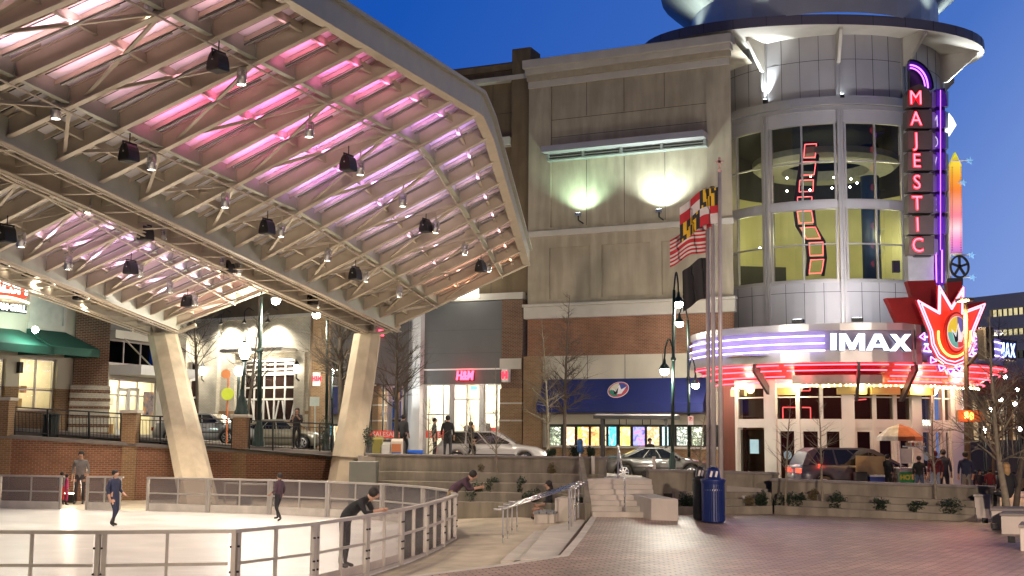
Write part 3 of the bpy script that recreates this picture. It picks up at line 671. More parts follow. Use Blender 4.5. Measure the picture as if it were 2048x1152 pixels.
def railing(x0, x1, yt0, yt1, yb0, yb1, lb, posts):
    a0, a1 = wp(x0, yt0, .25), wp(x1, yt1, .25); b0, b1 = wp(x0, yb0, .25), wp(x1, yb1, .25)
    r = empty('railing', (b0+b1)/2, lb, 'railing', 'black railings on the brick wall')
    m = MB().use(BLACK); m.beam(a0-Vector((0, 0, .05)), a1-Vector((0, 0, .05)), .07, .05); m.build('top_rail', None, r)
    m = MB().use(BLACK); m.beam(a0-Vector((0, 0, .2)), a1-Vector((0, 0, .2)), .04, .03); m.beam(b0+Vector((0, 0, .1)), b1+Vector((0, 0, .1)), .04, .03); m.build('rails', None, r)
    n = int((a1-a0).length/.125); m = MB().use(BLACK)
    for i in range(n+1): t = i/n; m.tube(lerp(b0, b1, t)+Vector((0, 0, .1)), lerp(a0, a1, t)-Vector((0, 0, .18)), .011, n=4)
    m.build('balusters', None, r)
    for t in posts: m = MB().use(BLACK); m.tube(lerp(b0, b1, t)-Vector((0, 0, .1)), lerp(a0, a1, t), .042, n=4); m.build('post', None, r)
railing(30, 242, 813, 826, 869, 884, 'black railing left of the left column, in front of the striped brick pier', (0, .3, .69, 1))
railing(279, 464, 830, 838, 886, 898, 'black railing crossing behind the left column', (0, .22, .56, 1))
railing(499, 664, 840, 847, 899, 905, 'black railing with the standing woman behind it, between the columns', (0, .28, .85, 1))
# ================================================================== store interiors
WARM = (1, .8, .5)
def room(F, u0, u1, z0, z1, depth, parent, wallm, lightm, n0=-.3, mark='interior'):
    m = MB().use(wallm); a = -depth
    m.face([F.pt(u0, z0, a), F.pt(u1, z0, a), F.pt(u1, z1, a), F.pt(u0, z1, a)]); m.face([F.pt(u0, z0, n0), F.pt(u0, z0, a), F.pt(u0, z1, a), F.pt(u0, z1, n0)]); m.face([F.pt(u1, z0, n0), F.pt(u1, z0, a), F.pt(u1, z1, a), F.pt(u1, z1, n0)])
    m.face([F.pt(u0, z1, n0), F.pt(u1, z1, n0), F.pt(u1, z1, a), F.pt(u0, z1, a)]); m.face([F.pt(u0, z0, n0), F.pt(u1, z0, n0), F.pt(u1, z0, a), F.pt(u0, z0, a)])
    m.build(mark, None, parent)
    if lightm:
        m = MB().use(lightm); k = max(1, int((u1-u0)/1.3))
        for i in range(k):
            c = u0+(u1-u0)*(i+.5)/k; m.face([F.pt(c-.3, z1-.03, n0-.5), F.pt(c+.3, z1-.03, n0-.5), F.pt(c+.3, z1-.03, a+.5), F.pt(c-.3, z1-.03, a+.5)])
        m.build('ceiling_light', None, parent)
def window(F, u0, u1, z0, z1, parent, cols=2, rows=2, fr=.06, n=-.12, frm=None, gm=None, name='window'):
    m = MB().use(frm or ALUF)
    for a, b, c, d in ((u0, u1, z0, z0+fr), (u0, u1, z1-fr, z1), (u0, u0+fr, z0+fr, z1-fr), (u1-fr, u1, z0+fr, z1-fr)): m.fbox(F, a, b, c, d, n-.05, n+.05)
    rr = rows if isinstance(rows, (list, tuple)) else [i/rows for i in range(1, rows)]; cc = cols if isinstance(cols, (list, tuple)) else [i/cols for i in range(1, cols)]
    for t in cc: m.fbox(F, u0+(u1-u0)*t-fr/2, u0+(u1-u0)*t+fr/2, z0+fr, z1-fr, n-.04, n+.04)
    for t in rr: m.fbox(F, u0+fr, u1-fr, z0+(z1-z0)*t-fr/2, z0+(z1-z0)*t+fr/2, n-.035, n+.035)
    f = m.build(name, None, parent)
    g = MB().use(gm or GLASS); g.face([F.pt(u0+fr, z0+fr, n), F.pt(u1-fr, z0+fr, n), F.pt(u1-fr, z1-fr, n), F.pt(u0+fr, z1-fr, n)]); g.build('pane', None, f); return f
def goods(F, u0, u1, z0, z1, n0, n1, parent, k, seed, palette):
    """shelves / displays seen through a shop window"""
    rnd = random.Random(seed); m = MB()
    for i in range(k):
        u = rnd.uniform(u0, u1); w = rnd.uniform(.08, .3); n = rnd.uniform(n0, n1); zz = z0+rnd.choice([0, .5, .9, 1.3])*(z1-z0)/2; h = rnd.uniform(.15, .5)
        m.use(rnd.choice(palette)); m.fbox(F, u-w, u+w, zz, min(z1, zz+h), n-.1, n+.1)
    m.build('shop_display', None, parent)
PAL = [mat('goods_dark', (.06, .05, .05), .7), mat('goods_brown', (.3, .16, .07), .7), mat('goods_white', (.7, .66, .6), .7), mat('goods_red', (.45, .05, .04), .6), mat('goods_tan', (.5, .36, .2), .7), mat('goods_blue', (.08, .12, .25), .6)]
LW = glow('warm_ceiling_panel', (1, .88, .62), 17); LC = glow('white_ceiling_panel', (1, .97, .9), 20); LY = glow('yellow_ceiling_panel', (1, .85, .35), 6)
IW = mat('warm_interior_wall', (.82, .75, .58), .8); IC = mat('white_interior_wall', (.8, .8, .78), .7); IB = mat('brown_interior_wall', (.35, .22, .12), .8)
# ------------------------------------------------------------------ restaurant (left edge)
FA = Fr(0, 47.5, 235, 53.2); gz = 2.3
rest = empty('restaurant_building', FA.pt(2, 2.2), 'cream restaurant building at the far left with green awnings and a red lit sign', 'shop building')
hs = []
w1 = FA.R(38, 716, 113, 822); w0 = FA.R(-45, 716, 11, 815)
m = MB().use(CREAM); ua, ub = FA.px(-120, 700)[0], FA.px(157, 700)[0]
holes(m, FA, ua, ub, FA.px(80, 776)[1], 17, [(w1[0], w1[1], FA.px(80, 776)[1], w1[3]), (w0[0], w0[1], FA.px(80, 776)[1], w0[3])], .35)
m.use(BRICKT); holes(m, FA, ua, ub, 1.6, FA.px(80, 776)[1], [(w1[0], w1[1], w1[2], FA.px(80, 776)[1]), (w0[0], w0[1], w0[2], FA.px(80, 776)[1])], .35)
m.use(CREAM).face([FA.pt(ub, 1.6, 0), FA.pt(ub, 17, 0), FA.pt(ub, 17, -4), FA.pt(ub, 1.6, -4)]); m.build('wall', None, rest)
m = MB().use(PALE); u0, u1, z0, z1 = FA.R(56, 530, 130, 649); m.fbox(FA, u0, u1, z0-.25, z0, 0, .1); m.use(mat('pale_wall_panel', (.55, .52, .45), .8)).fbox(FA, u0+.1, u1-.1, z0, z1, 0, .05); m.fbox(FA, u1-.08, u1+.06, z0, z1, 0, .1); m.build('wall_panel', None, rest)
for w in (w0, w1): window(FA, w[0], w[1], w[2], w[3], rest, 2, [.4], .07, -.2); room(FA, w[0]-.3, w[1]+.3, w[2]-.6, w[3]+.3, 4.5, rest, IW, LW, -.36); goods(FA, w[0]+.2, w[1]-.2, w[2]-.2, w[2]+1.3, -3.2, -1.2, rest, 14, 3, PAL)
AWN = mat('green_canvas_awning', (.008, .075, .05), .7, 0, .18, 2, .1, 80)
def awning(F, xt0, xt1, yt, yb, proj, m_, parent, val=.25, name='awning', xb0=None, xb1=None, dxl=0, dxr=0):
    u0, zt = F.px(xt0, yt); u1, _ = F.px(xt1, yt); zb = F.px((xt0+xt1)/2, yb)[1]; zb = zb+.0
    a, b = F.pt(u0, zt, .02), F.pt(u1, zt, .02); c, d = F.pt(u1+dxr, zb, proj), F.pt(u0-dxl, zb, proj); c2, d2 = c-Vector((0, 0, val)), d-Vector((0, 0, val)); a2, b2 = F.pt(u0, zb-val, .02), F.pt(u1, zb-val, .02)
    m = MB().use(m_); m.face([a, b, c, d]); m.face([d, c, c2, d2]); m.face([a, d, d2, a2]); m.face([b, c, c2, b2])
    o = m.build(name, None, parent); so_ = o.modifiers.new('cloth', 'SOLIDIFY'); so_.thickness = .012; return o
awning(FA, 53, 131, 657, 697, 1.5, AWN, rest, .32, dxl=.1, dxr=.5); awning(FA, -60, 38, 650, 690, 1.5, AWN, rest, .32, dxl=.3, dxr=.5)
# sign
u, z = FA.px(8, 574); m = MB().use(glow('red_sign_face', (1, .06, .03), 2.2)); m.fbox(FA, FA.px(-75, 574)[0], FA.px(46, 574)[0], FA.px(10, 594)[1], FA.px(10, 550)[1], .05, .3); sg = m.build('shop_sign', None, rest, bevel=.1)
text('FRESH', FA, FA.px(45, 574)[0], FA.px(20, 573)[1], .33, .95, glow('warm_white_letters', (1, .93, .8), 4), sg, align='RIGHT', bold=.02, sx=.8)
m = MB().use(glow('green_white_swoosh', (.75, 1, .6), 3)); pts = [FA.pt(FA.px(46-i*7, 0+602)[0], FA.px(20, 606-8*math.sin(math.pi*(i/14+.05))-1)[1], .34) for i in range(15)]; m.path(pts, .05, 6); m.build('swoosh', None, sg)
m = MB().use(BLACK); m.fbox(FA, FA.px(-80, 615)[0], FA.px(49, 615)[0], FA.px(20, 625)[1], FA.px(20, 608)[1], .02, .12); sb = m.build('sign_strip', None, rest)
text('MEXICAN•GRILL', FA, FA.px(47, 616)[0], FA.px(20, 616)[1], .15, .36, glow('white_letters', (.9, 1, .95), 4), sb, align='RIGHT', bold=.01, sx=.86)
m = MB().use(glow('floodlamp_face', (.75, 1, .9), 60)); fl = FA.pt(FA.px(12, 660)[0], FA.px(12, 662)[1], 1.6); m.sphere(fl, .13, 10); fo = m.build('wall_floodlight', None, None, org=fl); tag(fo, 'brilliant greenish white floodlight above the left awning', 'floodlight'); lamp('POINT', fl+Vector((0, -.3, .1)), 170, (.75, 1, .85), None, size=.15)
m = MB().use(BLACK); m.fbox(FA, FA.px(33, 736)[0], FA.px(40, 736)[0], FA.px(36, 746)[1], FA.px(36, 724)[1], 0, .18); sc_ = m.build('wall_sconce', None, None); tag(sc_, 'small dark wall sconce between the two lit restaurant windows', 'sconce')
# big dark brick pier with striped base
FB = Fr(146, 50.6, 224, 51.4)
pr = empty('building_pier', FB.pt(.5, 2.2), 'tall dark brick building pier with cream and brown striped base', 'brick pier')
u0, u1 = FB.px(150, 700)[0], FB.px(219, 700)[0]; zs = FB.px(185, 771)[1]
m = MB().use(BRICKD); m.fbox(FB, u0, u1, zs, 15.5, -1.6, 0); m.build('shaft', None, pr)
m = MB().use(BRICKW); m.fbox(FB, u0-.12, u1+.1, 1.5, zs, -1.7, .06); 
m.use(BRICKD)
for yy in (780, 796, 812, 830, 848, 864): z_ = FB.px(185, yy)[1]; m.fbox(FB, u0-.14, u1+.12, z_-.13, z_, -1.72, .075)
m.build('striped_base', None, pr)
# recessed shopfront right of the pier
FC = Fr(215, 54.5, 372, 60.5)
sh = empty('corner_shop', FC.pt(3, 2.2), 'corner shop with grey panels, steel canopy and lit double doors behind the left column', 'shop building')
E = FC.px
uL, uR = E(214, 700)[0], E(372, 700)[0]
d1 = FC.R(216, 760, 312, 872); w2 = FC.R(216, 683, 318, 731)
m = MB().use(GREY); holes(m, FC, uL, uR, E(290, 676)[1], 17, [], .3)
m.use(PALE); holes(m, FC, uL, uR, 1.6, E(290, 676)[1], [d1, w2], .35); m.build('wall', None, sh)
m = MB().use(PALE); m.pbox(FC, 218, 668, 345, 684, 0, .35); m.pbox(FC, 262, 596, 266, 668, 0, .1); m.build('beam', None, sh)
window(FC, *w2, sh, 3, 1, .07, -.15, None, glassm('night_glass', (.12, .13, .15), .06))
window(FC, *d1, sh, [.25, .62], [.72], .07, -.15); room(FC, d1[0]-.3, d1[1]+.3, d1[2]-.1, d1[3]+.3, 4, sh, IW, LW, -.36); goods(FC, d1[0]+.3, d1[1]-.3, d1[2]+.1, d1[2]+2.2, -3, -1.2, sh, 24, 5, PAL)
m = MB().use(WHITE)
for x0 in (238, 260): u0, u1, z0, z1 = FC.R(x0, 776, x0+21, 872); 
for x0 in (238, 260):
    u0, u1, z0, z1 = FC.R(x0, 776, x0+21, 872)
    for a, b, c, d in ((u0, u0+.12, z0, z1), (u1-.12, u1, z0, z1), (u0+.12, u1-.12, z1-.14, z1), (u0+.12, u1-.12, z0, z0+.3), (u0+.12, u1-.12, z0+1, z0+1.1)): m.fbox(FC, a, b, c, d, -.18, -.1)
m.build('double_door', None, sh)
m = MB().use(WHITE); u0, u1, z0, z1 = FC.R(218, 731, 336, 754); m.fbox(FC, u0, u1, z0, z1-.1, .02, 1.7); m.use(STEEL)
for x in (236, 300): m.tube(FC.pt(E(x, 676)[0], E(x, 676)[1], .3), FC.pt(E(x, 676)[0]+.3, z1-.1, 1.6), .035)
m.build('entrance_canopy', None, sh)
u0, u1, z0, z1 = FC.R(283, 758, 312, 872); m = MB().use(picture('wall_poster', [(.02, .02, .03), (.25, .2, .2), (.6, .3, .1)], 2.5, .15, 2)); m.fbox(FC, E(290, 800)[0], E(309, 800)[0], E(300, 832)[1], E(300, 784)[1], -.1, -.06); m.build('poster', None, sh)
# cream brick pilaster
FD = Fr(345, 58.5, 372, 58.8); m = MB().use(BRICKW); m.pbox(FD, 345, 560, 371, 900, -1.5, 0); o = m.build('brick_pilaster', None, None); tag(o, 'cream brick pilaster just right of the left column top', 'brick pilaster')
# ------------------------------------------------------------------ cream lit building (between the columns)
FE = Fr(366, 70, 440, 68.6); FG = Fr(405, 67.6, 655, 63.0)
cb = empty('cream_building', FG.pt(4, 1.7), 'brightly washed cream brick building between the columns with brown criss-cross glass doors', 'shop building')
E = FG.px; uL, uR = E(366, 700)[0], E(628, 700)[0]
ent = FG.R(468, 718, 592, 866); wl = FG.R(372, 724, 404, 866)
m = MB().use(BRICKW); holes(m, FG, uL, uR, 1.0, E(500, 636)[1], [ent, wl], .9)
m.use(STUCB).face([FG.pt(uL-4, E(500, 636)[1], 0), FG.pt(uR+1, E(500, 636)[1], 0), FG.pt(uR+1, 19, 0), FG.pt(uL-4, 19, 0)]); m.build('wall', None, cb)
m = MB().use(PALE); m.pbox(FG, 470, 699, 593, 706, 0, 1.2); m.pbox(FG, 366, 634, 628, 640, 0, .25); m.use(BRICKT).pbox(FG, 405, 822, 468, 828, 0, .06); m.pbox(FG, 593, 822, 628, 828, 0, .06); m.build('trim', None, cb)
m = MB().use(BRICKW); m.pbox(FG, 404, 641, 441, 870, 0, .28); m.pbox(FG, 592, 706, 612, 870, 0, .2); m.build('pilaster', None, cb)
BRG = glassm('brown_glass', (.16, .1, .085), .12, .15, (.2, .12, .1))
u0, u1, z0, z1 = ent
window(FG, u0, u1, z0, z1, cb, [.17, .33, .5, .67, .83], [.46, .62, .82], .1, -.8, WHITE, BRG); window(FG, *wl, cb, 2, 4, .1, -.3, WHITE, BRG)
m = MB().use(WHITE)
for i in range(3):
    zc = z1-.25-.28*i; m.fbox(FG, u0, u1, zc-.05, zc+.05, -.72, -.6)
zz = z0+(z1-z0)*.44
for k in range(4):
    c = u0+(u1-u0)*(k+.5)/4; 
    for s_ in (-1, 1): m.beam(FG.pt(c+s_*.5, z0+.1, -.7), FG.pt(c+s_*.12, zz, -.7), .07, .05, up=FG.n)
m.build('criss_cross_glazing', None, cb)
m = MB().use(mat('unlit_interior', (.02, .018, .016), .9)); m.fbox(FG, uL+.3, uR-.3, z0-.2, z1+.5, -2.2, -2.1); m.build('unlit_interior', None, cb)  # black panel stands in for the darkness of the unlit rooms
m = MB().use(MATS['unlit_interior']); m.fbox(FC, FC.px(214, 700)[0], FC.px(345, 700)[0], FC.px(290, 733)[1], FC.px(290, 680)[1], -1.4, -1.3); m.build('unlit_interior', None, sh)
m = MB().use(LC); 
for t in (.25, .75): uc = lerp(u0, u1, t); m.fbox(FG, uc-.25, uc+.25, z1-.04, z1-.02, -.6, -.25)
m.build('soffit_light', None, cb); lamp('POINT', FG.pt((u0+u1)/2, z1-.5, .3), 260, (1, .88, .7), None, size=.3)
for i, (x, y) in enumerate(((462, 640), (508, 638), (555, 636))):
    p = FG.pt(E(x, y+6)[0], E(x, y+6)[1], .75); r = empty('gooseneck_lamp', p, ['first', 'second', 'third'][i]+' gooseneck lamp from the left washing the cream wall', 'wall lamp', 'gooseneck wall lamps')
    m = MB(smooth=True).use(BLACK); m.lathe(p, [(.04, .12), (.05, .02), (.17, -.12)], 10); m.path([p+Vector((0, 0, .1)), p+Vector((0, 0, .5)), p-FG.n*.3+Vector((0, 0, .75)), p-FG.n*.74+Vector((0, 0, .6))], .025, 5); m.build('shade', None, r)
    lamp('SPOT', p-Vector((0, 0, .05)), 1300, (1, .93, .8), r, FG.pt(E(x, y+6)[0], E(x, 735)[1], -.1), .1, 130, 1)
p = FG.pt(E(385, 655)[0], E(385, 655)[1], 1.2); lamp('SPOT', p, 1000, (1, .9, .72), None, FG.pt(E(382, 740)[0], 4, 0), .1, 120, 1, name='wall_wash')
def sconce(F, x, y, lb):
    p = F.pt(F.px(x, y)[0], F.px(x, y)[1], .45); r = empty('lantern_sconce', p, lb, 'wall lantern', 'lantern sconces on the cream wall')
    m = MB(smooth=True).use(glow('lantern_glass', (1, .93, .8), 9)); m.lathe(p, [(.02, .32), (.12, .22), (.17, -.05), (.1, -.25)], 10); m.build('globe', None, r)
    m = MB().use(BLACK); m.lathe(p, [(.0, .55), (.05, .4), (.15, .24), (.16, .2)], 8); m.path([p+Vector((0, 0, -.25)), p+Vector((0, 0, -.5)), p-F.n*.25+Vector((0, 0, -.62)), p-F.n*.43+Vector((0, 0, -.45))], .04, 6); m.tube(p-F.n*.42+Vector((0, 0, -1.3)), p-F.n*.42+Vector((0, 0, -.3)), .07); m.build('bracket', None, r)
    lamp('POINT', p+F.n*.1, 70, (1, .9, .72), r, size=.18)
sconce(FG, 416, 742, 'glowing lantern on a scroll bracket left of the cream building entrance'); sconce(FG, 604, 738, 'glowing lantern on a scroll bracket right of the cream building entrance')
# brick tower between cream building and dark shop, red shop plaque
FH = Fr(625, 62.3, 656, 62.5); m = MB().use(BRICKT); m.pbox(FH, 624, 560, 660, 900, -2, 0); bt = m.build('brick_tower', None, None); tag(bt, 'tan brick pilaster with a small white and red plaque beside the bare tree', 'brick pilaster')
m = MB().use(WHITE); m.pbox(FH, 625, 745, 640, 772, .02, .2); pl = m.build('plaque', None, bt); text('H&M', FH, FH.px(632.5, 758)[0], FH.px(632, 758)[1], .22, .36, glow('red_plaque_letters', (1, .03, .05), 3), pl, bold=.015, sx=.6, depth=.02)
# ------------------------------------------------------------------ dark shop, left face
FI = Fr(655, 63.2, 815, 67.6); FJ = Fr(846, 68.2, 1058, 65.7)
hm = empty('clothes_shop', FJ.pt(2, 1.0), 'dark grey clad clothes shop with red lit sign and bright display windows', 'shop building')
E = FI.px; dw = FI.R(736, 768, 812, 882); dw2 = FI.R(662, 768, 700, 890)
m = MB().use(GREY); holes(m, FI, E(655, 700)[0], E(818, 700)[0], 1.0, 15.5, [dw, dw2], .3); m.build('left_wall', None, hm)
m = MB().use(glow('backlit_display_white', (.85, .94, 1), 1.5))
for w in (dw, dw2): m.face([FI.pt(w[0], w[2], -.9), FI.pt(w[1], w[2], -.9), FI.pt(w[1], w[3], -.9), FI.pt(w[0], w[3], -.9)])
m.build('backlit_wall', None, hm); window(FI, *dw, hm, [.12, .42], 1, .05, -.1, BLACK); window(FI, *dw2, hm, 1, 1, .05, -.1, BLACK)
m = MB().use(picture('fashion_poster', [(.9, .95, 1), (.9, .95, 1), (.85, .9, 1), (.2, .3, .45), (.05, .07, .12)], 1.6, 1.2, 5)); m.pbox(FI, 748, 800, 772, 860, -.8, -.75); m.build('poster', None, hm)
RT = mat('red_decal', (.55, .05, .03), .6, emit=(1, .1, .05), es=.25)
def sale(F, x0, x1, y0, y1, body, par, n=-.05, dir_=1):
    u0, u1, z0, z1 = F.R(x0, y0, x1, y1); m = MB().use(RT); m.fbox(F, u0, u1, z0, z1, n, n+.01); s_ = m.build('sale_banner', None, par); text(body, F, (u0+u1)/2, (z0+z1)/2, n+.02, (z1-z0)*.95, WHITE, s_, depth=.01, sx=(u1-u0)/(len(body)*(z1-z0)*.62))
sale(FI, 738, 811, 862, 876, 'SALESALES', hm)
m = MB().use(WHITE); m.pbox(FJ, 812, 600, 848, 900, -.6, .5); m.build('white_corner_pier', None, hm)
lamp('SPOT', FJ.pt(FJ.px(822, 640)[0], 3.2, 3), 500, (.9, .95, 1), None, FJ.pt(FJ.px(830, 640)[0], 7, .5), .15, 90, 1, name='pier_wash')
E = FJ.px; bays = [(850, 899), (905, 959), (967, 1017)]; zt = E(930, 770)[1]; zb_ = 1.1
zt = E(930, 768)[1]
m = MB().use(GREY); hh = [(E(a, 840)[0], E(b, 840)[0], zb_, zt) for a, b in bays]; holes(m, FJ, E(847, 700)[0], E(1019, 700)[0], zt, E(930, 604)[1], [], .3); m.use(ALUF); holes(m, FJ, E(847, 840)[0], E(1019, 840)[0], .8, zt, hh, .3)
m.build('front_wall', None, hm)
m = MB().use(WHITE); m.pbox(FJ, 848, 737, 1018, 740, 0, .06); m.use(SEAM)
for y in (660, 706): m.pbox(FJ, 848, y, 1018, y+.3, 0, .006)
m.build('cladding_joints', None, hm)
for i, h in enumerate(hh): window(FJ, *h, hm, [.72] if i == 0 else ([.5] if i == 1 else [.5]), [.8] if i == 1 else [.62] if i else [.6], .07, -.12)
room(FJ, hh[0][0]-.1, hh[2][1]+.1, 1.0, zt+.3, 6, hm, IW, LC, -.32)
goods(FJ, hh[0][0]+.3, hh[2][1]-.3, 1.2, 3.6, -5.2, -3, hm, 60, 9, PAL+[IW])
def mannequin(F, u, z, n, par, c):
    m = MB(smooth=True).use(c); p = F.pt(u, z, n); m.lathe(p, [(.0, .0), (.13, .02), (.1, .75), (.17, .95), (.13, 1.15), (.2, 1.4), (.06, 1.5), (.05, 1.55), (.1, 1.62), (.1, 1.72), (.0, 1.8)], 10); m.build('mannequin', None, par)
for i, (x, c) in enumerate(((872, PAL[0]), (884, PAL[2]), (983, PAL[2]), (991, PAL[5]), (1002, PAL[0]))): mannequin(FJ, E(x, 850)[0], 1.6, -1.2-.2*(i % 2), hm, c)
sale(FJ, 851, 898, 862, 876, 'SALESA', hm); sale(FJ, 908, 926, 862, 876, 'SALE', hm); sale(FJ, 968, 1016, 862, 876, 'SALESALE', hm)
sg = MB().use(mat('dark_sign_back', (.05, .02, .02), .6)); sg.pbox(FJ, 914, 744, 950, 762, .01, .04); sgo = sg.build('shop_sign', None, hm)
text('H&M', FJ, E(931.5, 752)[0], E(931, 752)[1], .16, .68, glow('red_neon_letters', (1, .05, .1), 7), sgo, bold=.022, sx=.72, depth=.08, shear=.15)
lamp('POINT', FJ.pt(E(932, 752)[0], E(932, 752)[1], .6), 25, (1, .05, .08), None, size=.4)
m = MB().use(glow('green_exit_sign', (.1, 1, .5), 3)); m.pbox(FJ, 936, 772, 948, 779, -.4, -.35); ex = m.build('exit_sign', None, hm); text('EXIT', FJ, E(942, 775.5)[0], E(942, 775.5)[1], -.33, .16, WHITE, ex, depth=.01)
# red far-left neon of the same shop seen past the right column
m = MB().use(glow('red_neon_letters', (1, .05, .1), 7)); m.pbox(FI, 755, 660, 763, 672, .1, .2); m.build('shop_sign', None, hm)
# ================================================================== THEATRE (taupe block)
FT = Fr(1055, 65.7, 1465, 60.9); E = FT.px
th = empty('cinema_building', FT.pt(5, .6), 'tall taupe stucco cinema block over brick with a navy awning and two wall uplights', 'cinema building')
U0, U1 = E(1056, 500)[0], E(1466, 500)[0]; zg = -.3
zb = E(1260, 456)[1]; zbelt = E(1260, 606)[1]; zbr = E(1260, 709)[1]
def S(v): return E(1260, v)[1]
m = MB().use(STUC); 
pan = [(E(1060+8+ (100-60)/2.06, 700)[0], 0, 0, 0)]
def crop4(x, y): return 1050+x/2.058, 60+y/2.058
hp = []
for a, b in ((100, 268), (315, 515), (562, 752)):
    x0, y0 = crop4(a, 866); x1, y1 = crop4(b, 1076); hp.append((E(x0, 520)[0], E(x1, 520)[0], S(592)+.0, S(486)))
z_top = S(101)
x0, _ = crop4(106, 0); x1, _ = crop4(749, 0); ul, ur = E(x0, 300)[0], E(x1, 300)[0]
zP1 = S(444); zLv = S(286); zUp = S(138)
holes(m, FT, U0, U1, zbelt, z_top, hp+[(ul, ur, zP1, zUp)], .12)
for h in hp: m.face([FT.pt(h[0], h[2], -.12), FT.pt(h[1], h[2], -.12), FT.pt(h[1], h[3], -.12), FT.pt(h[0], h[3], -.12)])
m.face([FT.pt(ul, zP1, -.12), FT.pt(ur, zP1, -.12), FT.pt(ur, zUp, -.12), FT.pt(ul, zUp, -.12)])
rd_ = FT.pt(U1, 0, 0).normalized()*7; rd_ = Vector((rd_.x-.25, rd_.y, 0)); m.face([FT.pt(U1, zg-1, 0), FT.pt(U1, z_top, 0), FT.pt(U1, z_top, 0)+rd_, FT.pt(U1, zg-1, 0)+rd_]); m.face([FT.pt(U0, zbelt, 0), FT.pt(U0, z_top, 0), FT.pt(U0, z_top, -9), FT.pt(U0, zbelt, -9)]); m.face([FT.pt(U0, z_top, 0), FT.pt(U1, z_top, 0), FT.pt(U1, z_top, -9), FT.pt(U0, z_top, -9)])
m.build('wall', None, th)
m = MB().use(SEAM)
for t in (.235, .48, .737): uu = lerp(ul, ur, t); m.fbox(FT, uu-.012, uu+.012, zP1, zLv, -.12, -.112); m.fbox(FT, uu-.012, uu+.012, S(220), zUp, -.12, -.112)
for z in (S(222), S(258)): m.fbox(FT, ul, ur, z-.012, z+.012, -.12, -.112)
m.build('panel_joints', None, th)
m = MB().use(PALE)
Ux = U1+.25
m.fbox(FT, U0-.1, Ux, S(118), S(101), 0, .75); m.fbox(FT, U0-.05, Ux-.1, S(128), S(118)-.0, 0, .5); m.use(mat('tan_cornice', (.42, .36, .25), .85)).fbox(FT, U0-.03, Ux-.2, S(140), S(128), 0, .3); m.use(PALE).fbox(FT, U0, Ux-.3, S(154), S(140), 0, .14)
m.build('cornice', None, th, bevel=.03)
m = MB().use(PALE); m.fbox(FT, U0, U1+.1, zb-.16, zb+.16, 0, .16); m.build('string_course', None, th, bevel=.02)
m = MB().use(PALE); m.fbox(FT, U0-.1, U1+.15, S(632), S(608), 0, .34); m.fbox(FT, U0-.15, U1+.2, S(608), S(602), 0, .46); m.build('belt_course', None, th, bevel=.03)
m = MB().use(ALU); m.fbox(FT, ul-.15, ur+.1, S(296), S(284), 0, 1.0); 
m.use(mat('louver_metal', (.3, .32, .29), .5, .2))
for k in range(3): m.fbox(FT, ul, ur, S(309)+.16*k, S(309)+.16*k+.07, -.1, .35-.05*k)
for t in (0, .235, .48, .737, 1): uu = lerp(ul, ur, t); m.fbox(FT, uu-.07, uu+.07, S(310), S(296), -.1, .45)
m.build('louvre_ledge', None, th)
# brick storey
zcm = S(709); zaw = S(759); zg = -.3
m = MB().use(BRICKR); holes(m, FT, U0, U1, zcm, S(632), [], .3)
m.use(CREAM); zpc = S(892); holes(m, FT, E(1085, 800)[0], E(1448, 800)[0], zpc, zcm, [], .3); holes(m, FT, U0, E(1085, 800)[0], S(709), zcm, [], 0)
m.use(BRICKT); holes(m, FT, E(1085, 900)[0], E(1448, 900)[0], zg, zpc, [], .1); m.build('lower_wall', None, th)
m = MB().use(BRICKT); m.fbox(FT, U0-.1, E(1086, 800)[0], zg, S(709), -.3, .3); m.build('brick_pier', None, th)
m = MB().use(BRICKT); m.pbox(FT, 1446, 770, 1477, 932, -.3, .5); m.use(PALE).fbox(FT, E(1446, 900)[0]-.05, E(1477, 900)[0]+.05, zg, S(905), -.3, .56); m.build('brick_pier', None, th)
m = MB().use(PALE); m.fbox(FT, E(1088, 900)[0], E(1446, 900)[0], zpc-.12, zpc, 0, .14); m.use(SEAM); 
for x in (1175, 1250, 1325): uu = E(x, 735)[0]; m.fbox(FT, uu-.012, uu+.012, zaw, zcm, 0, .01)
m.build('sill', None, th)
NAVY = mat('navy_canvas', (.012, .022, .13), .75, 0, .15, 1.5, .1, 70)
ua, ub = E(1090, 790)[0], E(1409, 790)[0]; zt_, zm_, zl_ = S(757), S(808), S(826)
m = MB().use(NAVY); m.face([FT.pt(ua, zt_, .03), FT.pt(ub+.25, zt_, .03), FT.pt(ub+.25, zm_, 1.15), FT.pt(ua, zm_, 1.15)]); m.face([FT.pt(ua, zm_, 1.15), FT.pt(ub+.25, zm_, 1.15), FT.pt(ub+.25, zl_, 1.15), FT.pt(ua, zl_, 1.15)])
for u_ in (ua, ub+.25): m.face([FT.pt(u_, zt_, .03), FT.pt(u_, zm_, 1.15), FT.pt(u_, zl_, 1.15), FT.pt(u_, zl_, .03)])
aw = m.build('awning', None, th)
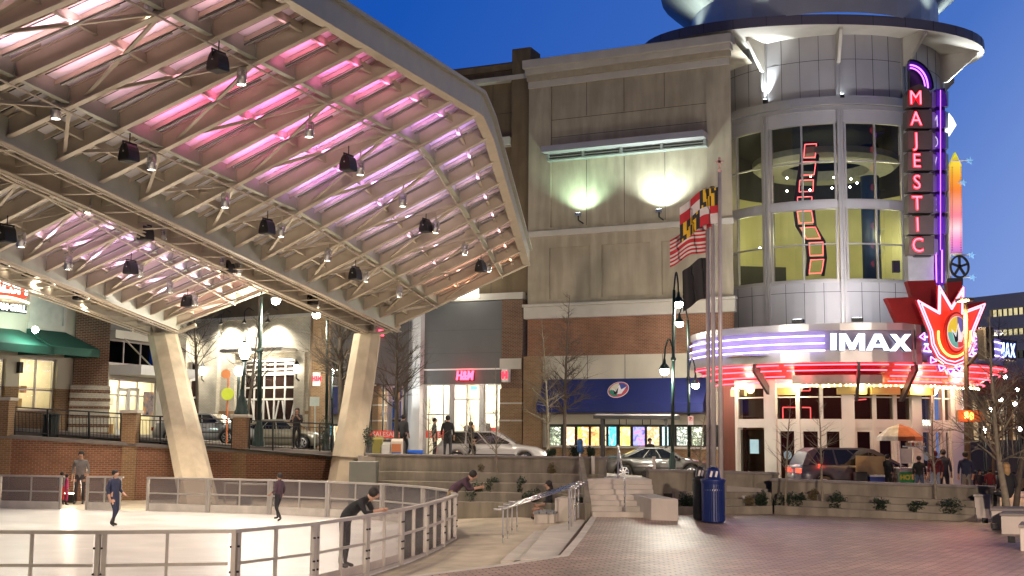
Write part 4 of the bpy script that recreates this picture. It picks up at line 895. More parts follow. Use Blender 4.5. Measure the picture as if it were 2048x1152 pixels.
# oval crest with a jagged crown on the awning slope
cu, cz = E(1244, 781); F2 = FT
sl_ = Vector((FT.n*(1.12)+Vector((0, 0, zm_-zt_)))).normalized(); 
def crest(c, U_, V_, N_, rx, rz, par, ems, ring_in=.82):
    def q(a, b, d): return c+U_*a*rx+V_*b*rz+N_*d
    def ell(s_, n=28, a0=0, a1=2*math.pi): return [(s_*math.cos(a0+(a1-a0)*k/n), s_*math.sin(a0+(a1-a0)*k/n)) for k in range(n+1)]
    m = MB()
    m.use(ems['w']); m.face([q(a, b, .01) for a, b in ell(1)[:-1]]); m.use(ems['r']); m.face([q(a, b, .018) for a, b in ell(.94)[:-1]])
    for k, cc in enumerate(('b', 'y', 'g', 'r')):
        m.use(ems[cc]); m.face([q(0, 0, .028)]+[q(a, b, .028) for a, b in ell(ring_in, 10, k*math.pi/2, (k+1)*math.pi/2)])
    m.use(ems['w']); cr_ = [(-.3, -.6), (-.62, .22), (-.18, -.1), (.06, .6), (.3, -.05), (.78, .28), (.36, -.6)]; m.face([q(a, b, .04) for a, b in cr_])
    m.use(ems['k']); m.face([q(a, b, .05) for a, b in ((-.3, -.6), (-.52, .05), (-.2, -.3), (.02, .3), (0, -.5), (-.12, -.62))])
    return m.build('crest', None, par)
cm = {k: mat('crest_'+n_, c_, .6, emit=c_, es=.12) for k, n_, c_ in (('w', 'white', (.75, .72, .7)), ('r', 'red', (.5, .08, .1)), ('b', 'blue', (.06, .08, .3)), ('y', 'cream', (.6, .55, .4)), ('g', 'green', (.03, .25, .15)), ('k', 'black', (.01, .01, .01)))}
tt = (zt_-cz)/(zt_-zm_); cpos = FT.pt(cu, cz, .03+1.12*min(1, tt)); slope = (FT.pt(cu, zt_, .03)-FT.pt(cu, zm_, 1.15)).normalized(); nn_ = FT.u.cross(slope).normalized(); nn_ = nn_ if nn_.dot(FT.n) > 0 else -nn_
ccm = crest(cpos+nn_*.02, (FT.u*math.cos(.12)+slope*math.sin(.12)), (slope*math.cos(.12)-FT.u*math.sin(.12)), nn_, .58, .56, aw, cm)
# poster cases
m = MB().use(BLACK); m.pbox(FT, 1098, 849, 1446, 896, .01, .12); pc = m.build('poster_case', None, th)
pcol = [[(.7, .8, .55), (.1, .12, .08), (.8, .85, .7)], [(.15, .3, .7), (.9, .5, .25), (.95, .9, .8)], [(.9, .95, .85), (.9, .35, .1), (.25, .7, .1)], [(.25, .1, .04), (.9, .45, .15), (1, .75, .4)], [(.1, .09, .05), (.8, .7, .45), (.95, .85, .5)], [(.02, .12, .2), (.1, .7, .9), (.8, 1, 1)], [(.35, .2, .03), (1, .75, .2), (1, .9, .6)], [(.15, .1, .4), (.35, .35, .8), (.8, .15, .2)], [(.9, .8, .55), (.5, .35, .15), (1, .95, .8)], [(.25, .7, .8), (.6, .95, 1), (.5, .85, .95)], [(.02, .03, .02), (.5, .5, .45), (.05, .1, .08), (.9, .9, .8)]]
px0 = [(1102, 1123), (1130, 1151), (1157, 1179), (1184, 1200), (1205, 1214), (1219, 1234), (1242, 1262), (1268, 1291), (1296, 1320), (1326, 1338), (1355, 1376), (1385, 1408)]
for i, (a, b) in enumerate(px0):
    u0, u1, z0, z1 = FT.R(a, 854, b, 891); m = MB().use(picture('backlit_poster_%d' % i, pcol[i % 11], 3.2, 1.5, i)); q = [FT.pt(u0, z0, .13), FT.pt(u1, z0, .13), FT.pt(u1, z1, .13), FT.pt(u0, z1, .13)]
    m.face(q, [(0, 0), (.7, 0), (.7, 1.1), (0, 1.1)]); po = m.build('poster', None, pc)
    if i == 0:
        for k, wd in enumerate(('DON\'T', 'DEAD')): text(wd, FT, (u0+u1)/2, z1-.2-.25*k, .14, .2, BLACK, po, depth=.01)
    if i == 10: text('TITLE', FT, (u0+u1)/2, z1-.45, .14, .16, PAL[5], po, depth=.01) if False else None
# wall uplights
for i, (x, y, c, e) in enumerate(((1167, 434, (.6, 1, .78), 600), (1327, 427, (.82, 1, .97), 1250))):
    p = FT.pt(E(x, y)[0], E(x, y)[1], .75); r = empty('wall_uplight', p, ['smaller greenish floodlight on the cinema wall, the left of the pair', 'stronger white floodlight on the cinema wall, the right of the pair'][i], 'wall floodlight', 'floodlights on the cinema wall')
    m = MB().use(STAIN); m.fbox(FT, E(x, y)[0]-.16, E(x, y)[0]+.16, p.z-.06, p.z+.1, .6, .85); m.use(BLACK); m.tube(p-Vector((0, 0, .05)), p-Vector((0, 0, .3)), .04); m.tube(p-Vector((0, 0, .3)), p-Vector((0, 0, .36))-FT.n*.7, .035); m.build('housing', None, r)
    m = MB().use(glow('uplight_lens', (.9, 1, .93), 25)); m.fbox(FT, E(x, y)[0]-.13, E(x, y)[0]+.13, p.z+.1, p.z+.11, .6, .82); m.build('lens', None, r)
    lamp('SPOT', p+Vector((0, 0, .16))+FT.n*.05, e, c, r, FT.pt(E(x, y)[0], p.z+3.2, -.1), .12, 125, .6)
# brown block left of it
FK = Fr(846, 69.3, 1060, 66.6); E = FK.px
bb = empty('brown_building', FK.pt(3, 1), 'brown stucco upper storeys above the clothes shop, behind the canopy tip', 'building')
zt2 = E(990, 128)[1]
m = MB().use(STUCB); m.fbox(FK, E(780, 400)[0], E(1064, 400)[0], E(1000, 592)[1], zt2, -6, 0); m.build('wall', None, bb)
m = MB().use(STUCB); m.fbox(FK, E(1029, 300)[0], E(1066, 300)[0], E(1045, 592)[1], E(1047, 101)[1], -1, .45); m.build('pilaster', None, bb)
m = MB().use(STUCB); m.fbox(FK, E(780, 400)[0], E(870, 400)[0], zt2-.6, E(850, 129)[1]+.1, -1, .35); m.fbox(FK, E(870, 400)[0], E(1029, 400)[0], zt2-.5, zt2-.15, 0, .22); m.build('parapet_moulding', None, bb)
m = MB().use(PALE); m.fbox(FK, E(860, 400)[0], E(1066, 400)[0], E(990, 169)[1], E(990, 160)[1], 0, .52); m.fbox(FK, E(960, 300)[0], E(1028, 300)[0], E(1000, 296)[1], E(1000, 281)[1], 0, .7); m.build('string_course', None, bb)
m = MB().use(PALE); m.fbox(FK, E(840, 590)[0], E(1058, 590)[0], E(1000, 603)[1], E(1000, 590)[1], 0, .9); m.build('ledge', None, bb)
m = MB().use(SEAM)
for x in (985, 1029): u_ = E(x, 300)[0]
for y in (230, 350, 470): m.fbox(FK, E(900, 300)[0], E(1029, 300)[0], E(980, y)[1]-.012, E(980, y)[1]+.012, 0, .01)
m.fbox(FK, E(985, 300)[0]-.012, E(985, 300)[0]+.012, E(1000, 590)[1], zt2-.6, 0, .01); m.build('panel_joints', None, bb)
m = MB().use(glow('white_lit_window', (1, .98, .88), 4)); u0, u1, z0, z1 = FK.R(925, 577, 972, 600)
m.fbox(FK, u0, u1, z0, z1, .95, 1.0); wlo = m.build('lit_window', None, bb); lamp('POINT', FK.pt((u0+u1)/2, z1, 1.8), 90, (1, .97, .85), None, size=.3)
m = MB().use(BRICKD); m.fbox(FK, E(1017, 700)[0], E(1058, 700)[0], .3, E(1040, 603)[1], -.5, .95); bpi = m.build('brick_pier', None, bb)
m = MB().use(BRICKT); m.fbox(FK, E(1016, 700)[0]-.03, E(1058, 700)[0]+.03, .3, E(1040, 778)[1], -.5, 1.0); m.use(PALE); m.fbox(FK, E(1016, 700)[0]-.04, E(1057, 700)[0], E(1040, 740)[1], E(1040, 719)[1], -.5, 1.02)
for y in (806, 840): m.use(PALE).fbox(FK, E(1016, 700)[0]-.04, E(1058, 700)[0]+.04, E(1040, y+3)[1], E(1040, y)[1], -.5, 1.02)
m.build('pier_base', None, bb)
m = MB().use(WHITE); m.fbox(FK, E(1023, 750)[0], E(1036, 750)[0], E(1030, 766)[1], E(1030, 740)[1], 1.03, 1.35); q = m.build('blade_sign', None, None); tag(q, 'small white projecting sign with a red mark on the brown brick pier', 'shop sign')
FK2 = FK; text('H', FK, E(1029.5, 752)[0], E(1029, 753)[1], 1.37, .45, glow('red_plaque_letters', (1, .03, .05), 3), q, bold=.05, depth=.02)
# ================================================================== ROUND TOWER
KT = 1.16; TC = Vector((15.9, 60, 0))*KT; TR = 5.8*KT
class Cy:
    def __init__(s, c, R): s.c = c; s.R = R
    def px(s, x, y, R=None):
        R = R or s.R; d = ray(x, y); ox, oy = EYE.x-s.c.x, EYE.y-s.c.y; A = d.x*d.x+d.y*d.y; B = 2*(ox*d.x+oy*d.y); Cc = ox*ox+oy*oy-R*R; D = B*B-4*A*Cc
        t = (-B-math.sqrt(max(0, D)))/(2*A); p = EYE+d*t; return math.atan2(p.x-s.c.x, -(p.y-s.c.y)), p.z     # angle 0 faces the camera axis, + to the right
    def pt(s, th, z, R=None, dr=0): R = (R or s.R)+dr; return Vector((s.c.x+R*math.sin(th), s.c.y-R*math.cos(th), z))
def carc(m, C, a0, a1, z0, z1, r0, r1, n=None):
    """curved slab between radii r0<r1"""
    n = n or max(1, int(abs(a1-a0)/rad(5)+.5))
    for k in range(n):
        t0, t1 = lerp(a0, a1, k/n), lerp(a0, a1, (k+1)/n)
        m.hexa([C.pt(t0, z0, r1), C.pt(t1, z0, r1), C.pt(t1, z0, r0), C.pt(t0, z0, r0)], [C.pt(t0, z1, r1), C.pt(t1, z1, r1), C.pt(t1, z1, r0), C.pt(t0, z1, r0)])
    return m
CT = Cy(TC, TR)
def zf(y): return CT.px(1680, y)[1]
tw = empty('cinema_tower', TC, 'round metal clad corner tower with two tiers of tall windows and a flat disc roof', 'tower')
pil = [CT.px(x, 400)[0] for x in (1533, 1683, 1815)]
pil = [pil[0]-rad(37)]+pil+[pil[2]+rad(37), pil[2]+rad(74)]
zw = dict(top=zf(50), l1=zf(194), l0=zf(210), h0=zf(243), s1=zf(400), s0=zf(414), b=zf(560), m=zf(660))
m = MB().use(ALU)
carc(m, CT, pil[0], pil[-1], zw['l1'], zw['top']+.5, TR-.3, TR-.03); carc(m, CT, pil[0], pil[-1], zw['h0'], zw['l0'], TR-.3, TR-.03); carc(m, CT, pil[0], pil[-1], zw['s0'], zw['s1'], TR-.25, TR-.02); carc(m, CT, pil[0], pil[-1], zw['m']-3, zw['b'], TR-.3, TR-.03)
m.build('cladding', None, tw)
m = MB().use(ALUF); carc(m, CT, pil[0], pil[-1], zw['l0'], zw['l1'], TR-.3, TR+.28); carc(m, CT, pil[0], pil[-1], zw['l0']-.25, zw['l0']-.02, TR-.3, TR+.06); carc(m, CT, pil[0], pil[-1], zw['b']-.12, zw['b']+.02, TR-.3, TR+.03); carc(m, CT, pil[0], pil[-1], zf(62), zf(56)+.2, TR-.3, TR+.05); m.build('ledge', None, tw)
m = MB().use(SEAM)
for a, b in zip(pil[:-1], pil[1:]):
    for t in (.25, .5, .75):
        th_ = lerp(a, b, t); 
        for z0, z1 in ((zw['l1'], zw['top']+.5), (zw['m']-3, zw['b']-.12)): m.hexa([CT.pt(th_-.0018, z0, TR-.028), CT.pt(th_+.0018, z0, TR-.028), CT.pt(th_+.0018, z0, TR-.04), CT.pt(th_-.0018, z0, TR-.04)], [CT.pt(th_-.0018, z1, TR-.022), CT.pt(th_+.0018, z1, TR-.022), CT.pt(th_+.0018, z1, TR-.04), CT.pt(th_-.0018, z1, TR-.04)])
    for y in (118,): z_ = zf(y); carc(m, CT, a, b, z_-.012, z_+.012, TR-.05, TR-.022)
    z_ = zf(583); carc(m, CT, a, b, z_-.012, z_+.012, TR-.05, TR-.022)
m.build('panel_joints', None, tw)
for p_ in pil:
    m = MB().use(ALUF); w_ = .022
    for z0, z1 in ((zw['l1'], zw['top']+.4), (zw['m']-3, zw['l0']-.25)):
        carc(m, CT, p_-w_, p_-w_*.3, z0, z1, TR-.2, TR+.12, 1); carc(m, CT, p_+w_*.3, p_+w_, z0, z1, TR-.2, TR+.12, 1); m.use(ALU); carc(m, CT, p_-w_*.3, p_+w_*.3, z0, z1, TR-.2, TR+.04, 1); m.use(ALUF)
    m.build('pilaster', None, tw)
for a, b in zip(pil[:-1], pil[1:]):
    for z0, z1 in ((zw['s1'], zw['h0']), (zw['b'], zw['s0'])):
        m = MB().use(ALUF); A0, A1 = a+.03, b-.03
        carc(m, CT, A0, A1, z0, z0+.08, TR-.2, TR-.05); carc(m, CT, A0, A1, z1-.08, z1, TR-.2, TR-.05)
        carc(m, CT, A0, A0+.018, z0+.08, z1-.08, TR-.2, TR-.05, 1); carc(m, CT, A1-.018, A1, z0+.08, z1-.08, TR-.2, TR-.05, 1); am = (A0+A1)/2; carc(m, CT, am-.007, am+.007, z0+.08, z1-.08, TR-.2, TR-.06, 1); zc = lerp(z0, z1, .5); carc(m, CT, A0+.018, am-.007, zc-.035, zc+.035, TR-.2, TR-.065); carc(m, CT, am+.007, A1-.018, zc-.035, zc+.035, TR-.2, TR-.065)
        f = m.build('window', None, tw); g = MB().use(GLASSD)
        for q0, q1 in ((A0+.018, am-.007), (am+.007, A1-.018)): g.face([CT.pt(q0, z0+.08, TR-.12), CT.pt(q1, z0+.08, TR-.12), CT.pt(q1, z1-.08, TR-.12), CT.pt(q0, z1-.08, TR-.12)])
        g.build('pane', None, f)
# lobby seen through the tower glass
YW = mat('lobby_yellow_green_wall', (.72, .68, .36), .8, 0, .12, .5); DKC = mat('lobby_dark_ceiling', (.03, .03, .04), .8); BLC = mat('lobby_blue_column', (.02, .04, .12), .4)
m = MB().use(YW); carc(m, CT, rad(78), rad(282), zw['b']-.3, zf(318), TR-.5, TR-.4); m.use(DKC); carc(m, CT, rad(78), rad(282), zf(318), zw['h0']+.6, TR-.5, TR-.4)
m.lathe(TC, [(0, zw['h0']+.6), (TR-.35, zw['h0']+.6)], 32); m.use(mat('lobby_floor', (.2, .16, .1), .5)).lathe(TC, [(0, zw['b']-.25), (TR-.35, zw['b']-.25)], 32); m.build('lobby_interior', None, tw)
m = MB().use(mat('lobby_soffit_ring', (.3, .3, .28), .7)); m.lathe(TC+Vector((0, 0, 0)), [(3.9, zw['h0']-1.3), (4.2, zw['h0']-1.05), (4.2, zw['h0']-.7), (2.5, zw['h0']-.7), (2.5, zw['h0']-1.3), (3.9, zw['h0']-1.3)], 32); m.build('ceiling_ring', None, tw)
for dx, w in ((-5.3, .35), (3.0, .55), (5.4, .4), (-2.9, .14)): m = MB(smooth=True).use(BLC); m.tube(TC+Vector((dx, 1.2, zw['b']-.3)), TC+Vector((dx, 1.2, zw['h0']+.6)), w, n=14); m.build('lobby_column', None, tw)
m = MB().use(BLACK); m.box(TC+Vector((-3.0, 3.9, zw['b']+1.0)), (3.0, .3, 2.3), rad(8)); m.box(TC+Vector((4.3, .8, zf(493))), (.4, .3, .7)); m.build('lobby_booth', None, tw)
for dx, dy in ((-3.5, -1), (0, -1.7), (3.5, -1), (-4.4, 1.7), (4.4, 2)):
    lamp('POINT', TC+Vector((dx, dy, zf(430))), 165, (1, .93, .52), tw, size=.4, name='lobby_light')
m = MB().use(glow('spark_bulb', (1, .9, .6), 120))
for x, y in ((1574, 356), (1574, 382), (1622, 354), (1620, 380), (1668, 355), (1664, 376), (1702, 358), (1714, 366), (1700, 374), (1520, 496), (1614, 411)): m.sphere(P(x, y, 66.7), .05, 6)
m.build('lobby_bulbs', None, tw)
# film strip with red neon frames
NR = glow('red_neon_tube', (1, .075, .11), 6); NRs = glow('soft_red_neon', (1, .12, .12), 4); FILM = mat('film_strip_black', (.03, .03, .035), .4); FW = mat('film_frame_clear', (.45, .42, .25), .5)
fs = empty('film_strip_sculpture', P(1620, 555, 65.5), 'twisting giant film strip with red neon frames hanging inside the tower glass', 'neon sculpture')
cs = [(1620, 286), (1619, 320), (1614, 356), (1610, 390), (1608, 418), (1612, 452), (1630, 482), (1634, 516), (1630, 552)]
wv = [20, 22, 24, 26, 26, 26, 25, 24, 22]
pp = [P(x, y, 66-.5*math.sin(i*.9)) for i, (x, y) in enumerate(cs)]; s_ = 44/2/44.
m = MB()
for i in range(len(pp)-1):
    a, b = pp[i], pp[i+1]; wa, wb = wv[i]/31., wv[i+1]/31.
    m.use(FILM); X = Vector((1, .0, 0))
    for sg_ in (-1, 1): m.hexa([a+X*sg_*wa*.62-Vector((.09, 0, 0)), a+X*sg_*wa*.62+Vector((.09, 0, 0)), a+X*sg_*wa*.62+Vector((.09, .05, 0)), a+X*sg_*wa*.62+Vector((-.09, .05, 0))], [b+X*sg_*wb*.62-Vector((.09, 0, 0)), b+X*sg_*wb*.62+Vector((.09, 0, 0)), b+X*sg_*wb*.62+Vector((.09, .05, 0)), b+X*sg_*wb*.62+Vector((-.09, .05, 0))])
    c = (a+b)/2; m.box(a, (wa*1.2, .04, .14))
m.build('film_band', None, fs)
m = MB().use(NRs)
for i in range(len(pp)-1):
    c = (pp[i]+pp[i+1])/2+Vector((0, -.08, 0)); w_ = (wv[i]+wv[i+1])/84*.65; h_ = abs(pp[i].z-pp[i+1].z)*.36; t_ = (pp[i].x-pp[i+1].x)*.3
    q = [c+Vector((-w_+t_, 0, h_)), c+Vector((w_+t_, 0, h_+.04)), c+Vector((w_-t_, 0, -h_+.04)), c+Vector((-w_-t_, 0, -h_))]; m.path(q+[q[0]], .022, 5)
m.build('neon_frames', None, fs)
# disc roof
DC = Vector((14.7, 57.35, 0))*KT; DA, DB = 8.3*KT, 4.75*KT
def dpt(t, a, b, z): return Vector((DC.x+a*math.sin(t), DC.y-b*math.cos(t), z))
zd = 2.6+(872.5-25)/2400*(DC.y-DB)
FAS = mat('mauve_grey_fascia_panel', (.16, .14, .17), .5, .3, .08, .8)
m = MB().use(FAS); N_ = 64
def inr(t): 
    o = dpt(t, DA, DB, 0)-TC; o.z = 0; o.normalize(); return TC+o*(TR-.4)
for k in range(N_):
    t0, t1 = 2*math.pi*k/N_, 2*math.pi*(k+1)/N_; m.face([dpt(t0, DA, DB, zd), dpt(t1, DA, DB, zd), dpt(t1, DA, DB, zd+.55), dpt(t0, DA, DB, zd+.55)])
m.build('disc_fascia', None, tw)
m = MB().use(PALE); q_ = [inr(2*math.pi*k/N_)+Vector((0, 0, zd+.12)) for k in range(N_)]
for k in range(N_): k2 = (k+1) % N_; m.face([dpt(2*math.pi*k/N_, DA, DB, zd), dpt(2*math.pi*(k+1)/N_, DA, DB, zd), q_[k2], q_[k]])
m.build('disc_soffit', None, tw)
m = MB().use(ALU); m.face([dpt(2*math.pi*k/N_, DA, DB, zd+.55) for k in range(N_)]); m.build('disc_top', None, tw)
m = MB().use(SEAM)
for k in range(N_//2): t0 = 2*math.pi*k/N_*2; m.beam(dpt(t0, DA+.01, DB+.01, zd), dpt(t0, DA+.01, DB+.01, zd+.55), .02, .01, up=Vector((math.sin(t0), -math.cos(t0), 0)))
m.build('fascia_joints', None, tw)
UD = Vector((14.95, 58.2, 0))*KT; m = MB().use(ALU); m.lathe(UD, [(6.95, zd+.5), (6.95, zd+2.5), (8.7, zd+4.1), (8.7, zd+4.8)], 44); m.build('upper_drum', None, tw)
for i, p_ in enumerate(pil):
    if i == 0: continue
    a = CT.pt(p_, 0, TR+.05); o = Vector((math.sin(p_), -math.cos(p_), 0)); ez = zd+.08; L_ = (0, 1.7, 1.5, 1.7, 1.9, 1.6)[i]
    m = MB().use(PALE); s_ = Vector((o.y, -o.x, 0))*.09; pts = [a+Vector((0, 0, ez-1.6)), a+Vector((0, 0, ez)), a+o*L_+Vector((0, 0, ez)), a+o*L_+Vector((0, 0, ez-.25)), a+o*.25+Vector((0, 0, ez-1.6))]; m.prism([q-s_ for q in pts], s_*2); m.build('bracket', None, tw)
def tower_light(x, y, e, lb, par=tw, R=TR+.24, up_=4.5, c=(.85, .95, 1)):
    th_, z = CT.px(x, y, R); p = CT.pt(th_, z, R); r = empty('tower_spotlight', p, lb, 'spotlight', 'spotlights on the round tower')
    m = MB().use(BLACK); m.box(p-Vector((0, 0, .12)), (.22, .22, .2), th_); m.build('housing', None, r); m = MB().use(glow('spot_lens', c, 40)); m.box(p-Vector((0, 0, .01)), (.15, .15, .02), th_); m.build('lens', None, r)
    lamp('SPOT', p+Vector((0, 0, .05)), e, c, r, CT.pt(th_, z+up_, TR-.2), .05, 62, .9)
tower_light(1531, 199, 1700, 'lit spotlight on the tower ledge throwing a white beam up the metal wall')
tower_light(1684, 188, 12, 'unlit small spotlight on the ledge near the middle of the tower')
for k_, a_ in enumerate((-34, -10, 12, 34)):
    p = Vector((16.65+6.3*math.sin(rad(a_)), 60-6.3*math.cos(rad(a_)), zf(560)-1.75)); p.z = 7.75; r = empty('roof_floodlight', p, ['leftmost', 'second', 'third', 'rightmost'][k_]+' small dark floodlight on the marquee roof aimed up the tower', 'floodlight', 'floodlights on the marquee roof')
    m = MB().use(BLACK); m.box(p+Vector((0, 0, .08)), (.5, .3, .16), rad(a_)); m.build('housing', None, r); m = MB().use(glow('cool_flood_lens', (.9, .95, 1), 8)); m.box(p+Vector((0, .05, .17)), (.4, .2, .02), rad(a_)); m.build('lens', None, r)
    t_ = rad(a_)*.9; lamp('SPOT', p+Vector((0, .1, .25)), 1500, (.95, .95, 1), r, CT.pt(t_, 15, TR), .15, 95, .9)
lamp('SPOT', CT.pt(pil[3]+.75, zd-2.0, TR+.3), 1100, (.9, .97, 1), None, dpt(1.3, DA-1, DB-.6, zd), .1, 90, 1, name='soffit_wash')
lamp('SPOT', CT.pt(pil[1]-.05, zd-2.2, TR+.8), 420, (.88, .95, 1), None, dpt(-.5, DA-1.3, DB-.8, zd), .1, 110, 1, name='soffit_wash')
for t_ in (-1.35, -.6, .1, .8, 1.4): lamp('SPOT', UD+Vector((8.0*math.sin(t_), -8.0*math.cos(t_), zd+.8)), 420, (.78, 1, .88), None, UD+Vector((7.6*math.sin(t_), -7.6*math.cos(t_), zd+3.3)), .1, 100, 1, name='drum_wash')
# ------------------------------------------------------------------ marquee
MC = Vector((16.65, 60, 0)); MR = 7.6; CM = Cy(MC, MR)
mq = empty('cinema_marquee', Vector((MC.x, MC.y-6, .2)), 'curved cinema marquee with purple and red neon lines above the entrance doors', 'marquee')
def mz(y): return CM.px(1690, y)[1]
zt, zb2 = mz(646), mz(724)
aL, aR = rad(-92), rad(80); aE = CM.px(1834, 690)[0]
m = MB().use(mat('lilac_grey_fascia', (.27, .24, .33), .6, .1, .06, .8)); carc(m, CM, aL, aE, zb2+.55, zt-.32, MR-.4, MR-.04); carc(m, CM, aE, aR, zb2+.1, zt-.4, MR-.4, MR-.25); m.build('fascia', None, mq)
m = MB().use(ALUF); carc(m, CM, aL, aE, zt-.32, zt, MR-.4, MR+.05); carc(m, CM, aL, aE, zb2, zb2+.55, MR-.4, MR+.03); carc(m, CM, aE-.012, aE+.02, zb2-.1, zt, MR-.4, MR+.12, 1); carc(m, CM, aE-.03, aE-.02, zb2, zt, MR-.4, MR+.05, 1); m.build('trim', None, mq)
m = MB().use(ALU); t_ = [CM.pt(lerp(aL, aR, k/30), zt, MR-.2) for k in range(31)]; m.face(t_+[MC+Vector((0, 0, zt))]); m.build('marquee_roof', None, mq)
NP = glow('violet_neon_tube', (.5, .38, 1), 8)
def ntube(C, a0, a1, z, R, r, mt, nm, par, n=24):
    m = MB().use(mt); m.path([C.pt(lerp(a0, a1, k/n), z, R) for k in range(n+1)], r, 5); return m.build(nm, None, par)
aP = CM.px(1650, 690)[0]
for y in (671, 686, 700): ntube(CM, aL, aP, mz(y), MR+.07, .028, NP, 'violet_neon', mq); ntube(CM, aE+.06, aR, mz(y+1), MR-.18, .028, NP, 'violet_neon', mq)
for t in (.12, .32, .52, .72, .92): a_ = lerp(rad(-75), aP, t); lamp('POINT', CM.pt(a_, mz(686), MR+.45), 20, (.34, .2, 1), mq, size=.3, name='neon_glow')
# IMAX letters laid along the curve
WL = glow('white_blue_letters', (.82, .88, 1), 3.2); LB = mat('letter_return_blue', (.05, .1, .3), .4)
GLY = {'I': [[(0, 0), (1, 0), (1, 1), (0, 1)]], 'M': [[(0, 0), (.22, 0), (.22, .64), (.4, .04), (.6, .04), (.78, .64), (.78, 0), (1, 0), (1, 1), (.73, 1), (.5, .4), (.27, 1), (0, 1)]],
       'A': [[(0, 0), (.25, 0), (.31, .2), (.5, .2), (.5, .39), (.37, .39), (.5, .76), (.5, 1), (.35, 1)], [(1, 0), (.75, 0), (.69, .2), (.5, .2), (.5, .39), (.63, .39), (.5, .76), (.5, 1), (.65, 1)]],
       'X': [[(0, 0), (.29, 0), (.5, .33), (.71, 0), (1, 0), (.66, .51), (.97, 1), (.7, 1), (.5, .69), (.3, 1), (.03, 1), (.34, .51)]]}
def block_letters(spots, par, f, mface, mside, name='letter'):
    """spots: (char, x0, x1, ytop, ybottom); f(px, py, d) puts a pixel on the sign's own surface, d metres proud"""
    for ch, x0, x1, y0, y1 in spots:
        fm, sm_ = MB().use(mface), MB().use(mside)
        for poly in GLY[ch]:
            q = [(lerp(x0, x1, a), lerp(y1, y0, b)) for a, b in poly]; fm.face([f(a, b, .3) for a, b in q])
            for (a, b), (c, d) in zip(q, q[1:]+q[:1]): sm_.face([f(a, b, .295), f(c, d, .295), f(c+1, d+1, .05), f(a+1, b+1, .05)])
        o = fm.build(name, None, par); sm_.build('letter_return', None, o)
def on_marquee(x, y, d): t_, z_ = CM.px(x, y); return CM.pt(t_, z_, MR+d)
block_letters((('I', 1662, 1673.5, 668, 701), ('M', 1679, 1728, 668.5, 701.5), ('A', 1730, 1776, 669, 702), ('X', 1775, 1817, 669.5, 703)), mq, on_marquee, WL, LB)
lamp('POINT', CM.pt(CM.px(1730, 690)[0], mz(640), MR+1.2), 40, (1, .9, .75), mq, size=.5, name='neon_glow')
# red canopy underneath
REDP = mat('red_soffit_enamel', (.45, .02, .03), .35, 0, .08, 2, spec=.6)
rr_ = [(MR-.1, zb2), (MR-.55, mz(733)), (MR-.95, mz(744)), (MR-1.3, mz(756)), (MR-1.5, mz(763)-.05)]
m = MB().use(REDP); n_ = 44
for (r0, z0), (r1, z1) in zip(rr_[:-1], rr_[1:]):
    for k in range(n_):
        t0, t1 = lerp(aL, aR+.3, k/n_), lerp(aL, aR+.3, (k+1)/n_); m.face([CM.pt(t0, z0, r0), CM.pt(t1, z0, r0), CM.pt(t1, z1, r1), CM.pt(t0, z1, r1)])
m.build('red_soffit', None, mq)
for k, (r_, z_) in enumerate(((MR-.2, zb2-.1), (MR-.5, mz(739)), (MR-.85, mz(750)), (MR-1.2, mz(760)))):
    for a0, a1 in ((rad(-88), rad(-38)), (rad(-36), rad(-1)), (rad(1), rad(25)), (rad(27), rad(78))):
        if k >= 2 and a0 == rad(-36): continue
        ntube(CM, a0, a1, z_, r_+.08, .03, NR, 'red_neon', mq, 14)
for a in (-70, -50, -30, -12, 8, 25, 42, 60): lamp('POINT', CM.pt(rad(a), mz(752), MR-.35), 15, (1, .1, .12), mq, size=.25, name='neon_glow')
GM = mat('grey_metal_soffit', (.25, .23, .2), .4, .3)
m = MB().use(GM); carc(m, CM, rad(-35), rad(-2), mz(766), mz(748), MR-2, MR-.7); m.build('entry_soffit', None, mq)
for x in (1508, 1718, 1833):
    th_, _ = CM.px(x, 740); o = Vector((math.sin(th_), -math.cos(th_), 0)); t_ = Vector((o.y, -o.x, 0))*.07; a = CM.pt(th_, 0, MR); pts = [a+Vector((0, 0, zb2+.05)), a+o*-.3+Vector((0, 0, zb2-.1)), a-o*1.7+Vector((0, 0, mz(800))), a-o*1.4+Vector((0, 0, mz(800))), a+o*.05+Vector((0, 0, zb2-.35))]
    m = MB().use(mat('dark_bracket_metal', (.12, .1, .1), .4, .5)); m.prism([q-t_ for q in pts], t_*2); m.build('bracket', None, mq)
# bulb string
BUL = glow('warm_bulb', (1, .8, .35), 22); m = MB().use(BUL); rnd = random.Random(4)
for k in range(60):
    a_ = lerp(rad(-72), rad(62), k/59)+rnd.uniform(-.006, .006); m.sphere(CM.pt(a_, mz(768)+rnd.uniform(-.06, .03), MR-1.35), rnd.choice([.035, .05, .06]), 6)
m.build('bulb_string', None, mq)
for a in (-60, -35, -10, 15, 40): lamp('POINT', CM.pt(rad(a), mz(772), MR-1.1), 120, (1, .84, .58), mq, size=.3, name='bulb_glow')
GOLD = mat('gold_lit_fascia', (.6, .45, .12), .5)
